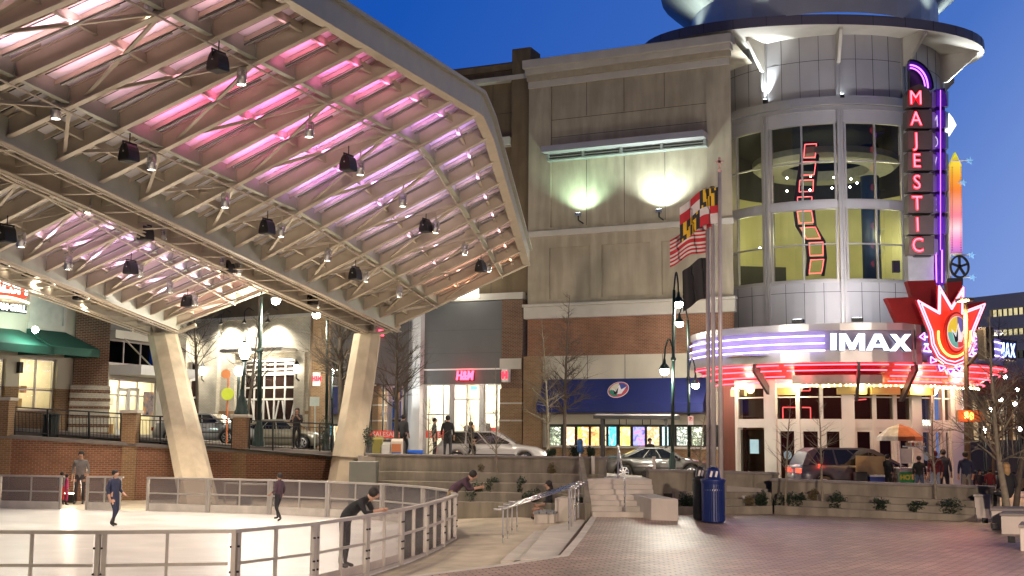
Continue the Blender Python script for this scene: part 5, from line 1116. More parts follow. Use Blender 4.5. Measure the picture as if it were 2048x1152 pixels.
# entrance drum
SR = 6.0; EC = Vector((16.05, 60, 0)); CS = Cy(EC, SR); zg0 = -.1; ztop = mz(772)
ent_ = empty('cinema_entrance', CS.pt(0, 0), 'white framed curved cinema entrance with dark glass doors under the marquee', 'entrance')
def sz(y): return CS.px(1690, y)[1]
zsil, ztr, zdr = sz(838), sz(813), sz(856)
IV = mat('ivory_frame_paint', (.74, .7, .6), .45, 0, .05, 2)
zones = [(1474, 1531), (1554, 1592), (1600, 1640), (1647, 1684), (1709, 1746), (1754, 1788), (1795, 1822), (1841, 1864), (1870, 1886), (1891, 1901)]
m = MB().use(IV); a0 = CS.px(1474, 850)[0]-.3; edges = [a0]
cols_ = []; prev = CS.px(1470, 850)[0]
for x0, x1 in zones:
    t0, t1 = CS.px(x0, 850)[0], CS.px(x1, 850)[0]; carc(m, CS, prev, t0, zg0, ztop+.4, SR-.35, SR+(.12 if x0 in (1554, 1709, 1841) else 0)); prev = t1; cols_.append((t0, t1))
carc(m, CS, prev, prev+.4, zg0, ztop+.4, SR-.35, SR+.06); m.build('pilasters', None, ent_)
m = MB().use(IV)
for t0, t1 in cols_:
    carc(m, CS, t0, t1, ztop, ztop+.4, SR-.3, SR-.02); carc(m, CS, t0, t1, zdr, zsil, SR-.3, SR-.03); carc(m, CS, t0, t1, ztr+.4-.0, ztr+.46, SR-.2, SR-.05)
m.build('transoms', None, ent_)
DG = glassm('dark_lobby_glass', (.34, .31, .28), .25)
for i, (t0, t1) in enumerate(cols_):
    g = MB().use(DG); g.face([CS.pt(t0, zsil, SR-.1), CS.pt(t1, zsil, SR-.1), CS.pt(t1, ztop, SR-.1), CS.pt(t0, ztop, SR-.1)]); g.build('transom_glass', None, ent_)
    m = MB().use(IV); w_ = (.10 if i else .03)*(1 if (t1-t0) > .06 else .5)*.22
    w_ = .02
    if i:
        carc(m, CS, t0, t0+w_, zg0+.05, zdr, SR-.16, SR-.06, 1); carc(m, CS, t1-w_, t1, zg0+.05, zdr, SR-.16, SR-.06, 1); carc(m, CS, t0+w_, t1-w_, zdr-.16, zdr, SR-.16, SR-.06); carc(m, CS, t0+w_, t1-w_, zg0+.05, zg0+.4, SR-.16, SR-.06)
    else: carc(m, CS, t0, t1, zg0, zg0+.15, SR-.16, SR-.06)
    f = m.build('door' if i else 'window', None, ent_); g = MB().use(DG); g.face([CS.pt(t0+w_, zg0+.1, SR-.12), CS.pt(t1-w_, zg0+.1, SR-.12), CS.pt(t1-w_, zdr-.1, SR-.12), CS.pt(t0+w_, zdr-.1, SR-.12)]); g.build('pane', None, f)
    if i: 
        g = MB().use(STAIN); a_ = t1-w_*1.5; g.tube(CS.pt(a_, zg0+.9, SR-.02), CS.pt(a_, zg0+1.3, SR-.02), .02); g.build('handle', None, f)
    if i in (1, 2, 7, 4):
        tm = (t0+t1)/2; Fx = Fr(1000, 50, 1100, 50); Fx.o = CS.pt(tm, 0, SR-.1); Fx.u = Vector((math.cos(tm), math.sin(tm), 0)); Fx.n = Vector((math.sin(tm), -math.cos(tm), 0)); g = MB().use(mat('pale_blue_sticker', (.3, .45, .55), .6)); g.face([Fx.pt(.2*math.cos(k/8*math.pi), 1.75+.2*math.sin(k/8*math.pi), .02) for k in range(16)]); g.use(WHITE).fbox(Fx, -.12, .12, 1.1, 1.3, .01, .02); g.build('stickers', None, f)
# lobby behind doors
m = MB().use(mat('lobby_dark_red', (.16, .05, .03), .7)); LO = CS.c+Vector((0, 2.2, 0)); m.face([LO+Vector((-4.8, 0, -.1)), LO+Vector((4.8, 0, -.1)), LO+Vector((4.8, 0, 6.4)), LO+Vector((-4.8, 0, 6.4))]); carc(m, CS, rad(62), rad(298), -.1, 6.3, SR-.5, SR-.4); m.use(mat('lobby_ceiling', (.25, .2, .16), .8)).face([LO+Vector((-6, 0, 6.2)), LO+Vector((6, 0, 6.2)), LO+Vector((6, -8, 6.2)), LO+Vector((-6, -8, 6.2))]); m.build('lobby_wall', None, ent_)
m = MB().use(PAL[4]); m.box(LO+Vector((-3.9, -2.2, 1.6)), (.9, .5, 3.3)); m.use(PAL[3]).box(LO+Vector((0, -.6, 1)), (3, .6, 1.1)); m.use(BLACK).box(LO+Vector((1.5, -1.5, 1.2)), (.5, .5, 1.5)); m.build('lobby_counter', None, ent_)
m = MB().use(NRs); q0 = LO+Vector((-1.6, -1.2, 0))
for z_ in (3.3, 4.9):
    q = [q0+Vector((-.7, 0, z_)), q0+Vector((.7, 0, z_)), q0+Vector((.7, 0, z_+.75)), q0+Vector((-.7, 0, z_+.75))]; m.path(q+[q[0]], .03, 5)
q = [q0+Vector((2.6, .2, 4.4)), q0+Vector((3.6, .2, 4.5))]; m.path(q, .03, 5); m.build('neon_frames', None, ent_)
for dx in (-4, -1.5, 1.5, 4): lamp('POINT', LO+Vector((dx, -1.7, 5.2)), 28, (1, .75, .45), ent_, size=.2, name='lobby_light')
m = MB().use(PAL[2]); t0, t1 = cols_[0]; tm = lerp(t0, t1, .55); 
m.hexa([CS.pt(tm-.04, 2.3, SR-.09), CS.pt(tm+.05, 2.3, SR-.09), CS.pt(tm+.05, 2.3, SR-.1), CS.pt(tm-.04, 2.3, SR-.1)], [CS.pt(tm-.04, 3.1, SR-.09), CS.pt(tm+.05, 3.1, SR-.09), CS.pt(tm+.05, 3.1, SR-.1), CS.pt(tm-.04, 3.1, SR-.1)]) if False else None
g = m.use(mat('pale_cyan_notice', (.4, .6, .65), .6, emit=(.4, .7, .8), es=.25)); th0, zz0 = CS.px(1498, 907); th1, zz1 = CS.px(1515, 879); m.hexa([CS.pt(th0, zz0, SR-.07), CS.pt(th1, zz0, SR-.07), CS.pt(th1, zz0, SR-.09), CS.pt(th0, zz0, SR-.09)], [CS.pt(th0, zz1, SR-.07), CS.pt(th1, zz1, SR-.07), CS.pt(th1, zz1, SR-.09), CS.pt(th0, zz1, SR-.09)]); m.build('notice', None, ent_)
tm, zn = CS.px(1852, 846); Fx = Fr(1000, 50, 1100, 50); Fx.o = CS.pt(tm, 0, SR); Fx.u = Vector((math.cos(tm), math.sin(tm), 0)); Fx.n = Vector((math.sin(tm), -math.cos(tm), 0)); text('900', Fx, 0, zn, .03, .36, glow('lit_number', (1, .95, .8), 1.5), ent_, depth=.02, bold=.01)
for x in (1432, 1538, 1707, 1790, 1880):
    th_, z_ = CM.px(x, 776); m = MB().use(GOLD); a = CM.pt(th_, mz(779), MR-1.5); m.box(a, (1.3, .5, .35), th_); m.build('downstand', None, mq)
# ------------------------------------------------------------------ crown shaped neon sign
YN = 50.8
def S5(a, b): return P(1800+a/4.8, 540+b/4.8, YN)
cr_o = [(150, 285), (355, 400), (360, 140), (485, 350), (600, 155), (596, 400), (815, 318), (700, 600), (712, 700), (675, 800), (600, 895), (520, 925), (430, 905), (350, 845), (290, 725), (272, 590)]
cs_ = empty('crown_neon_sign', S5(500, 930), 'huge jagged crown shaped neon sign in red pink and orange beside the letters', 'neon sign')
back = Vector((.12, .5, 0))
m = MB().use(mat('red_sign_enamel', (.5, .02, .03), .4)); m.prism([S5(*p) for p in cr_o], back); m.build('backing', None, cs_)
def inset(pts, k):
    cx = sum(p[0] for p in pts)/len(pts); cy = sum(p[1] for p in pts)/len(pts)+40; return [(cx+(x-cx)*k, cy+(y-cy)*k) for x, y in pts]
f_ = Vector((0, -.02, 0))
m = MB().use(mat('orange_sign_enamel', (.7, .06, .03), .4, emit=(1, .06, .02), es=.4)); m.face([S5(*p)+f_ for p in inset(cr_o, .78)]); m.build('orange_face', None, cs_)
NPK = glow('pink_neon_tube', (1, .2, .3), 4.5); NO = glow('amber_neon_tube', (1, .5, .1), 4)
for k_, mt in ((.97, NPK), (.87, NPK)):
    q = [S5(*p)-Vector((0, .14, 0)) for p in inset(cr_o, k_)]; m = MB().use(mt); m.path(q+[q[0]], .03, 6); m.build('neon_outline', None, cs_)
m = MB().use(NO); m.path([S5(512+155*math.cos(t), 620+215*math.sin(t))-Vector((0, .14, 0)) for t in [math.pi*k/20 for k in range(-1, 22)]], .045, 6); m.build('amber_arc', None, cs_)
m = MB()
def ell5(s_, dx=0, n=32): return [S5(515+dx+s_*.62*145*math.cos(2*math.pi*k/n), 605+s_*145*1.18*math.sin(2*math.pi*k/n)) for k in range(n)]
m.use(mat('dark_red_ring', (.4, .03, .02), .5)); m.prism([p-Vector((0, .3, 0)) for p in ell5(1.15)], Vector((0, .25, 0))); m.use(mat('pink_ring', (.7, .15, .12), .5, emit=(1, .2, .15), es=.3)); m.prism([p-Vector((0, .34, 0)) for p in ell5(1.05, 3)], Vector((0, .03, 0))); m.build('disc_rim', None, cs_)
em = {k: mat('sign_'+n_, c_, .5, emit=c_, es=.55) for k, n_, c_ in (('w', 'white', (.9, .92, .95)), ('r', 'red', (.6, .08, .08)), ('b', 'violet', (.14, .12, .4)), ('y', 'yellow', (.75, .6, .05)), ('g', 'teal', (.15, .5, .42)), ('k', 'black', (.01, .01, .02)))}
crest(S5(520, 605)-Vector((0, .38, 0)), Vector((1, 0, 0)), Vector((0, 0, 1)), Vector((0, -1, 0)), .43, .68, cs_, em, .97)
for i, (a, b) in enumerate(((215, 640), (250, 760), (310, 870), (395, 945), (485, 975), (570, 950), (725, 660), (735, 745), (690, 810))):
    dx, dy = a-500, b-620; L_ = math.hypot(dx, dy); dx /= L_; dy /= L_; q = [S5(a+dx*28, b+dy*28), S5(a-dy*36-dx*22, b+dx*36-dy*22), S5(a+dy*36-dx*22, b-dx*36-dy*22)]
    m = MB().use(mat('violet_sign_metal', (.2, .03, .25), .4)); m.prism([p+Vector((0, .1, 0)) for p in q], Vector((0, .3, 0))); sp_ = m.build('spike', None, cs_); m = MB().use(glow('magenta_neon_tube', (.8, .2, 1), 6)); m.path([p-Vector((0, .02, 0)) for p in q]+[q[0]-Vector((0, .02, 0))], .02, 5); m.build('spike_neon', None, sp_)
for a, b in ((280, 450), (500, 300), (700, 450), (500, 850), (330, 760), (650, 760)): lamp('POINT', S5(a, b)-Vector((0, .6, 0)), 8, (1, .1, .14), cs_, size=.3, name='neon_glow')
# red wings behind the crown
m = MB().use(mat('deep_red_panel', (.3, .012, .01), .5)); 
def Q(x, y, Y): return P(x, y, Y)
m.prism([Q(1773, 596, 52.3), Q(1830, 594, 52.3), Q(1848, 650, 52.3), Q(1795, 644, 52.3)], Vector((0, .5, 0))); m.prism([Q(1815, 562, 52.8), Q(1872, 560, 52.8), Q(1880, 660, 52.8), Q(1830, 610, 52.8)], Vector((0, .5, 0))); m.prism([Q(1895, 565, 52.6), Q(1924, 562, 52.6), Q(1925, 620, 52.6), Q(1898, 640, 52.6)], Vector((0, .4, 0))); m.prism([Q(1930, 608, 52.2), Q(1971, 602, 52.2), Q(1955, 660, 52.2), Q(1935, 660, 52.2)], Vector((0, .4, 0))); m.build('red_wings', None, cs_)
QB = lambda x, y, Y: P(x, y, Y*1.13)
# ------------------------------------------------------------------ blade sign: MAJESTIC / MOVIES
bs = empty('blade_sign', QB(1850, 560, 53.2), 'vertical blade sign with red neon letters MAJESTIC and purple letters MOVIES', 'neon sign')
SB = mat('brown_grey_sign_box', (.075, .055, .05), .5, 0, .1, 2); SL = mat('letter_box_edge', (.3, .28, .28), .4, .3); PU = mat('purple_enamel', (.1, .02, .3), .35); NV = glow('purple_neon_tube', (.5, .12, 1), 4)
m = MB().use(SL); m.prism([QB(1815, 505, 53.9), QB(1868, 505, 53.9), QB(1868, 570, 53.9), QB(1818, 570, 53.9)], Vector((0, .6, 0))); m.use(PU); m.prism([QB(1869, 180, 54.3), QB(1890, 176, 54.3), QB(1890, 570, 54.3), QB(1869, 570, 54.3)], Vector((0, .5, 0))); m.build('spine', None, bs)
FLt = Fr(1800, 53.3*1.13, 1900, 53.3*1.13)
ys = [196, 238, 280, 322, 365, 407, 450, 491]
for i, (y, ch) in enumerate(zip(ys, 'MAJESTIC')):
    x = 1834+i*.6
    m = MB().use(SB); h_ = 18
    if i == 0: pts = [(x-20, y+h_), (x-20, y-10), (x-12, y-22), (x+4, y-28), (x+20, y-22), (x+28, y-8), (x+30, y+h_)]
    else: pts = [(x-20, y+h_), (x-20, y-h_), (x+30, y-h_-1), (x+30, y+h_)]
    m.prism([QB(a, b, 53.4) for a, b in pts], Vector((0, .7, 0))); m.use(SL); m.prism([QB(x+30.2, y-h_+4, 53.42), QB(x+38, y-h_+6, 53.9), QB(x+38, y+h_, 53.9), QB(x+30.2, y+h_, 53.42)], Vector((0, .4, 0))); bx = m.build('letter_box', None, bs)
    text(ch, FLt, FLt.px(x-2, y)[0], FLt.px(x, y)[1], -.02, 1.04, NR, bx, 'neon_letter', .05, bold=-.012, sx=.85); text(ch, FLt, FLt.px(x-2, y)[0], FLt.px(x, y)[1], -.06, 1.04, mat('red_letter_channel', (.6, .03, .04), .4, emit=(1, .01, .03), es=.7), bx, 'letter_channel', .04, bold=.03, sx=.85)
    lamp('POINT', P(x-4, y, 59.8), 2.2, (1, .06, .1), bx, size=.2, name='neon_glow')
    m = MB().use(BLACK); m.prism([QB(x-8, y+h_+.5, 53.6), QB(x+24, y+h_+.5, 53.6), QB(x+24, y+h_+4, 53.6), QB(x-8, y+h_+4, 53.6)], Vector((0, .4, 0))); m.build('slot', None, bx)
for i, y in enumerate(ys[:7]):
    m = MB().use(PU); pts = [(1872, y+16), (1872, y-18), (1886, y-16), (1893, y-6), (1895, y+16)] if i == 0 else [(1872, y+17), (1872, y-17), (1890, y-17), (1891, y+17)]
    m.prism([QB(a, b, 53.85) for a, b in pts], Vector((0, .5, 0))); m.use(SL); m.prism([QB(1891.2, y-16, 53.9), QB(1897, y-13, 54.3), QB(1897, y+17, 54.3), QB(1891.2, y+17, 53.9)], Vector((0, .3, 0))); bx = m.build('letter_box', None, bs)
    if i < 6: text('MOVIES'[i], FLt, FLt.px(1876, y+42)[0], FLt.px(1876, y+42)[1], -.5, .9, mat('pale_letter', (.6, .55, .65), .5, emit=(.7, .6, .8), es=.5), bs, 'small_letter', .04, bold=-.01, sx=.55)
m = MB().use(NV); m.path([QB(1881, 180, 53.7), QB(1881, 500, 53.7)], .018, 6); m.path([QB(1884, 500, 53.7), QB(1884, 565, 53.7)], .035, 6); m.path([QB(1872, 505, 53.7), QB(1873, 565, 53.7)], .03, 6); m.build('purple_neon', None, bs)
for y in (220, 300, 380, 460, 540): lamp('POINT', P(1884, y, 60.2), 7, (.4, .08, 1), bs, size=.25, name='neon_glow')
m = MB().use(PU); arc = [(1820+44*math.cos(t), 176-54*math.sin(t)) for t in [math.pi/2*k/10 for k in range(11)]]; arc2 = [(1820+30*math.cos(t), 176-40*math.sin(t)) for t in [math.pi/2*k/10 for k in range(11)]]
m.prism([QB(a, b, 53.9) for a, b in arc+arc2[::-1]], Vector((0, .5, 0))); m.use(BLACK).prism([QB(a, b, 54.1) for a, b in [(1820+48*math.cos(t), 176-58*math.sin(t)) for t in [math.pi/2*k/10 for k in range(11)]]+[(1820, 176)]], Vector((0, .4, 0))); m.build('arch_top', None, bs)
m = MB().use(NV); m.path([QB(1820+36*math.cos(t), 176-46*math.sin(t), 53.75) for t in [math.pi/2*k/10 for k in range(11)]], .04, 6); m.path([QB(1820+30*math.cos(t), 176-40*math.sin(t), 53.75) for t in [math.pi/2*k/10 for k in range(11)]], .03, 6); m.build('arch_neon', None, bs)
# banner with ramp of colours, film reel, stars, diamond lamp
def ramp_mat(name, cols, zlo, zhi, em=.35):
    m = bpy.data.materials.new(name); m.use_nodes = True; n = m.node_tree; L = n.links; b = n.nodes['Principled BSDF']; uv = n.nodes.new('ShaderNodeUVMap'); sx = n.nodes.new('ShaderNodeSeparateXYZ'); mr = n.nodes.new('ShaderNodeMapRange'); mr.inputs[1].default_value = zlo; mr.inputs[2].default_value = zhi
    L.new(uv.outputs[0], sx.inputs[0]); L.new(sx.outputs[1], mr.inputs[0]); cr = n.nodes.new('ShaderNodeValToRGB')
    while len(cr.color_ramp.elements) < len(cols): cr.color_ramp.elements.new(.5)
    for i, c in enumerate(cols): cr.color_ramp.elements[i].position = i/(len(cols)-1); cr.color_ramp.elements[i].color = (*c, 1)
    L.new(mr.outputs[0], cr.inputs[0]); L.new(cr.outputs[0], b.inputs['Base Color']); L.new(cr.outputs[0], b.inputs['Emission Color']); b.inputs['Emission Strength'].default_value = em; return m
za, zz_ = P(1912, 507, 62.15).z, P(1912, 305, 62.15).z
bn = empty('vertical_banner', P(1912, 507, 62.15), 'tall lit banner panel fading from yellow through orange to pink beside the blade sign', 'banner')
m = MB().use(ramp_mat('sunset_banner', [(.35, .12, .4), (.7, .2, .4), (.9, .55, .55), (.8, .2, .25), (.85, .3, .2), (.8, .2, .03), (.9, .35, .03), (.85, .6, .05), (.6, .6, .03)], za, zz_, .6)); m.prism([QB(1902, 507, 55), QB(1925, 507, 55), QB(1923, 330, 55), QB(1911, 304, 55), QB(1900, 330, 55)], Vector((0, .3, 0))); m.build('panel', None, bn)
m = MB().use(WHITE); m.prism([QB(1897, 330, 55.1), QB(1901, 330, 55.1), QB(1903, 560, 55.1), QB(1899, 560, 55.1)], Vector((0, .2, 0))); m.build('post', None, bn)
m = MB().use(SEAM)
for k in range(34):
    y = 335+k*5; m.box(P(1904.5, y, 54.98*1.13), (.05, .02, .05)); m.box(P(1922, y, 54.98*1.13), (.05, .02, .05))
m.build('sprocket_holes', None, bn)
fr2 = empty('film_reel_sign', P(1920, 552, 54.6*1.13), 'black spoked film reel ornament above the crown sign', 'film reel sign')
c = P(1920, 533, 54.6*1.13); m = MB().use(BLACK)
for k in range(24):
    t0, t1 = 2*math.pi*k/24, 2*math.pi*(k+1)/24
    m.prism([c+Vector((r_*math.cos(t), 0, r_*1.18*math.sin(t))) for r_, t in ((.43, t0), (.51, t0), (.51, t1), (.43, t1))], Vector((0, .15, 0)))
for k in range(5): t = 2*math.pi*k/5+.3; m.beam(c+Vector((0, .02, 0)), c+Vector((.45*math.cos(t), .02, .52*math.sin(t))), .12, .1, up=Vector((0, 1, 0)))
m.lathe(c, [(.0, 0), (.1, 0)], 8); m.build('reel', None, fr2); m = MB().use(BLACK); m.prism([QB(1898, 556, 54.6), QB(1926, 556, 54.6), QB(1926, 570, 54.6), QB(1898, 570, 54.6)], Vector((0, .3, 0))); m.build('base', None, fr2)
BS = mat('pale_blue_star', (.2, .45, .75), .5, emit=(.3, .6, .9), es=.3)
for i, (x, y, x0, lb) in enumerate(((1940, 321, 1902, 'pale blue star on a rod near the top of the lit banner'), (1927, 365, 1915, 'darker blue star half way up the lit banner'), (1944, 510, 1905, 'white blue star on a rod at the foot of the lit banner'), (1946, 555, 1915, 'blue star on a rod below the film reel'))):
    r = empty('star_ornament', P(x, y, 54.8*1.13), lb, 'star ornament', 'blue stars on rods'); c = P(x, y, 54.8*1.13); m = MB().use(BS); m.prism([c+Vector(((.2 if k % 2 == 0 else .085)*math.sin(math.pi*k/5+.2), 0, (.2 if k % 2 == 0 else .085)*math.cos(math.pi*k/5+.2))) for k in range(10)], Vector((0, .08, 0))); m.build('star', None, r)
    m = MB().use(WHITE); m.tube(P(x0, y, 54.9*1.13), P(x-5, y, 54.9*1.13), .035); m.build('rod', None, r)
c = P(1903, 248, 54.5*1.13); m = MB().use(glow('lit_frosted_glass', (1, .98, .95), 1.6)); m.prism([QB(a, b, 54.5) for a, b in ((1893, 236), (1898, 226), (1906, 236), (1913, 250), (1899, 272), (1893, 262))], Vector((0, .5, 0))); o = m.build('diamond_lamp'); tag(o, 'white faceted lamp poking out behind the letter boxes of the blade sign', 'lamp')
# second IMAX sign seen at the right, behind branches, and magenta blade above the signal
Y2 = 56.5; m = MB().use(mat('dark_sign_panel', (.03, .03, .05), .5)); m.prism([Q(1990, 676, Y2), Q(2034, 682, Y2), Q(2033, 722, Y2), Q(1990, 716, Y2)], Vector((0, .4, 0))); o = m.build('side_sign'); tag(o, 'dark side sign with blue white letters at the right behind bare branches', 'cinema sign')
block_letters((('I', 1993, 1996, 685, 712), ('M', 1998, 2009, 685, 713), ('A', 2010, 2020, 686, 714), ('X', 2020, 2031, 687, 715)), o, lambda x, y, d: P(x, y, Y2-d*.4), glow('blue_white_letters', (.25, .35, 1), 6), LB)
m = MB().use(mat('magenta_panel', (.5, .02, .15), .4, emit=(1, .05, .3), es=.5)); m.prism([Q(1966, 657, 53), Q(1985, 655, 53), Q(1985, 672, 53), Q(1966, 676, 53)], Vector((0, .6, 0))); o = m.build('magenta_end_panel'); tag(o, 'small magenta lit end panel of the marquee beside the traffic lights', 'sign panel')
# ------------------------------------------------------------------ far right office block and street end
FO = Fr(1935, 105, 2100, 98); E = FO.px
ob = empty('office_building', FO.pt(4, -5), 'grey office block with strips of lit windows at the far right', 'office building')
OB = mat('office_concrete', (.6, .55, .54), .8, 0, .06, .4); m = MB().use(OB); hs = [FO.R(1979, 613, 2120, 628), FO.R(1979, 655, 2120, 668), FO.R(1979, 700, 2120, 716)]; holes(m, FO, E(1915, 700)[0], E(2130, 700)[0], -8, E(2000, 589)[1], hs, .5)
m.face([FO.pt(E(1915, 700)[0], E(2000, 589)[1], 0), FO.pt(E(2130, 700)[0], E(2000, 589)[1], 0), FO.pt(E(2130, 700)[0], E(2000, 589)[1], -15), FO.pt(E(1915, 700)[0], E(2000, 589)[1], -15)]); m.build('wall', None, ob)
for i, h in enumerate(hs):
    m = MB().use(picture('lit_office_%d' % i, [(.03, .03, .03), (.75, .65, .35), (.9, .85, .5)] if i < 2 else [(.02, .02, .02), (.05, .05, .04), (.8, .7, .4)], .35, .8, i)); m.face([FO.pt(h[0], h[2], -.45), FO.pt(h[1], h[2], -.45), FO.pt(h[1], h[3], -.45), FO.pt(h[0], h[3], -.45)]); w_ = m.build('window', None, ob)
    m = MB().use(BLACK)
    for k in range(14): u_ = lerp(h[0], h[1], k/13); m.fbox(FO, u_-.05, u_+.05, h[2], h[3], -.4, -.3)
    m.build('mullions', None, w_)
m = MB().use(OB); 
FS2 = Fr(1905, 92, 2110, 80); E = FS2.px
sb_ = empty('street_shops', FS2.pt(5, -4), 'row of warmly lit shopfronts down the side street at the far right', 'shop building')
m = MB().use(mat('brownish_far_wall', (.2, .13, .09), .8, 0, .1, .5)); hs = [FS2.R(a, 800, a+18, 880) for a in range(1912, 2090, 26)]; holes(m, FS2, E(1895, 700)[0], E(2115, 700)[0], -7, E(2000, 762)[1], hs, .4); m.build('wall', None, sb_)
for i, h in enumerate(hs):
    m = MB().use(picture('far_shop_%d' % (i % 3), [(.1, .05, .03), (.75, .5, .25), (.95, .8, .5)], 1.2, .5, i)); m.face([FS2.pt(h[0], h[2], -.35), FS2.pt(h[1], h[2], -.35), FS2.pt(h[1], h[3], -.35), FS2.pt(h[0], h[3], -.35)]); m.build('lit_window', None, sb_)
m = MB().use(mat('brownish_far_wall', (.2, .13, .09), .8)); m.fbox(FS2, E(1895, 700)[0], E(2115, 700)[0], E(2000, 778)[1], E(2000, 762)[1], 0, .6); m.build('cornice', None, sb_)
for i, (x, y) in enumerate(((1982, 819), (2002, 800), (1970, 857), (2030, 808), (2034, 779), (2010, 754), (2041, 858), (1964, 824))):
    q = P(x, y, 66+3*(i % 3)); r = empty('distant_street_lamp', Vector((q.x, q.y, street_z(q.x, q.y))), ['brightest', 'second', 'small', 'high', 'topmost', 'upper', 'rightmost', 'dim'][i]+' far street lamp among the branches down the side street', 'street lamp', 'far street lamps at the right')
    m = MB().use(glow('white_street_bulb', (1, .97, .85), 45)); m.sphere(q, .12, 8); m.build('bulb', None, r); m = MB().use(BLACK); m.tube(Vector((q.x, q.y, street_z(q.x, q.y))), q, .05); m.build('pole', None, r)
    if i < 3: lamp('POINT', q-Vector((0, .3, .2)), 350, (1, .9, .7), r, size=.2)
# ================================================================== TERRACES, STAIRS, SEAT WALLS
def tier(nm, a, b, back, h0=-.2, capm=None, mt=CONC, lb=None, cat='retaining wall', th=.35, org=None, soil=True):
    """a,b: (px,py,Y) of the front top edge"""
    A, B = P(*a), P(*b); z_ = (A.z+B.z)/2 if abs(A.z-B.z) < .12 else None
    d = Vector((B.x-A.x, B.y-A.y, 0)).normalized(); n = Vector((-d.y, d.x, 0)); n = n if n.y > 0 else -n
    r = empty(nm, Vector(((A.x+B.x)/2, (A.y+B.y)/2, h0)), lb, cat); ct = .07 if capm else 0; up = Vector((0, 0, 1))
    def low(p): return Vector((p.x, p.y, h0))
    m = MB().use(mt); m.hexa([low(A), low(B), low(B)+n*th, low(A)+n*th], [A-up*ct, B-up*ct, B-up*ct+n*th, A-up*ct+n*th]); m.build('wall', None, r, bevel=.012)
    if capm: m = MB().use(capm); e = n*.05; m.hexa([A-up*ct-e-d*.04, B-up*ct-e+d*.04, B-up*ct+n*th+e+d*.04, A-up*ct+n*th+e-d*.04], [A-e-d*.04, B-e+d*.04, B+n*th+e+d*.04, A+n*th+e-d*.04]); m.build('cap', None, r, bevel=.01)
    if soil: Bs = B-d*(max(0, n.x)*back/max(.3, d.x)); m = MB().use(SOIL); m.hexa([low(A)+n*th, low(Bs)+n*th, low(Bs)+n*back, low(A)+n*back], [A-up*.1+n*th, Bs-up*.1+n*th, Bs-up*.1+n*back, A-up*.1+n*back]); m.build('planting_soil', None, r)
    return r
LT = [((725, 1001, 40.2), (1186, 1007, 32.9)), ((728, 980, 40.8), (1192, 988, 33.6)), ((730, 961, 41.4), (1194, 969, 34.3)), ((733, 942, 42.0), (1196, 949, 35.0)), ((736, 907, 42.6), (1197, 914, 35.7))]
nmz = ['lowest', 'second', 'third', 'fourth', 'top']
for i, (a, b) in enumerate(LT): tier('terrace_wall', a, b, 1.2, -.1, CAP if i == 4 else None, CONC, nmz[i]+' concrete planting tier left of the stairs'+(' with dark cap' if i == 4 else ''), th=.3 if i < 4 else .4)
RTs = [((1548, 1011, 33.75), (1952, 1031, 31.45)), ((1552, 998, 34.2), (1950, 1016, 31.9)), ((1554, 985, 34.7), (1948, 1002, 32.4)), ((1543, 957, 35.1), (1998, 973, 32.7))]
for i, (a, b) in enumerate(RTs): tier('planter_wall', a, b, 1.1, .3, CAP if i == 3 else None, CONC, ['front kerb', 'second', 'third', 'tall capped'][i]+' concrete planter wall on the right behind the shrubs', 'planter wall', th=.25 if i < 3 else .4)
for i, (a, b) in enumerate((((1352, 1014, 33.2), (1545, 1012, 33.8)), ((1352, 998, 33.8), (1545, 998, 34.4)), ((1350, 983, 34.4), (1543, 985, 35.0)), ((1298, 938, 35.6), (1556, 945, 36.0)))): tier('planter_wall', a, b, 1.0, .3, CAP if i == 3 else None, CONC, ['front kerb', 'second', 'third', 'tall capped'][i]+' concrete wall right of the stairs behind the blue bin', 'planter wall', th=.25 if i < 3 else .4)
# stairs
st = empty('stairs', G(1245, 1033, .45), 'flight of seven concrete steps between the planting tiers', 'stairs')
nS = 7; topz = 1.36
for i in range(nS):
    z_ = .45+(topz-.45)*(i+1)/nS; Y0 = 32.0+i*.37; xl, xr = 2.16, 3.86+.02*i
    m = MB().use(CONCL); m.hexa([Vector((xl, Y0, .2)), Vector((xr, Y0, .2)), Vector((xr, 36.4, .2)), Vector((xl, 36.4, .2))], [Vector((xl, Y0, z_)), Vector((xr, Y0, z_)), Vector((xr, 36.4, z_)), Vector((xl, 36.4, z_))]); m.build('step', None, st, bevel=.012)
    m = MB().use(PALE); m.box(((xl+xr)/2, Y0+.03, z_+.003), (xr-xl-.02, .05, .006)); m.build('nosing', None, st)
m = MB().use(CONC); A = P(1187, 920, 35.2); m.hexa([Vector((2.02, 32.3, .1)), Vector((2.15, 32.3, .1)), Vector((2.15, 35.9, .1)), Vector((2.02, 35.9, .1))], [Vector((2.02, 32.3, .8)), Vector((2.15, 32.3, .8)), Vector((2.15, 35.9, 1.95)), Vector((2.02, 35.9, 1.95))]); m.build('cheek_wall', None, st)
m = MB().use(STAIN); b0 = Vector((3.02, 32.15, .45)); t0 = b0+Vector((0, 0, .92)); t1 = Vector((3.1, 35.0, 2.3)); m.path([b0, t0, t1, t1-Vector((0, 0, .95))], .024, 8); o = m.build('stair_handrail'); tag(o, 'single bright steel handrail in the middle of the concrete stairs', 'handrail')
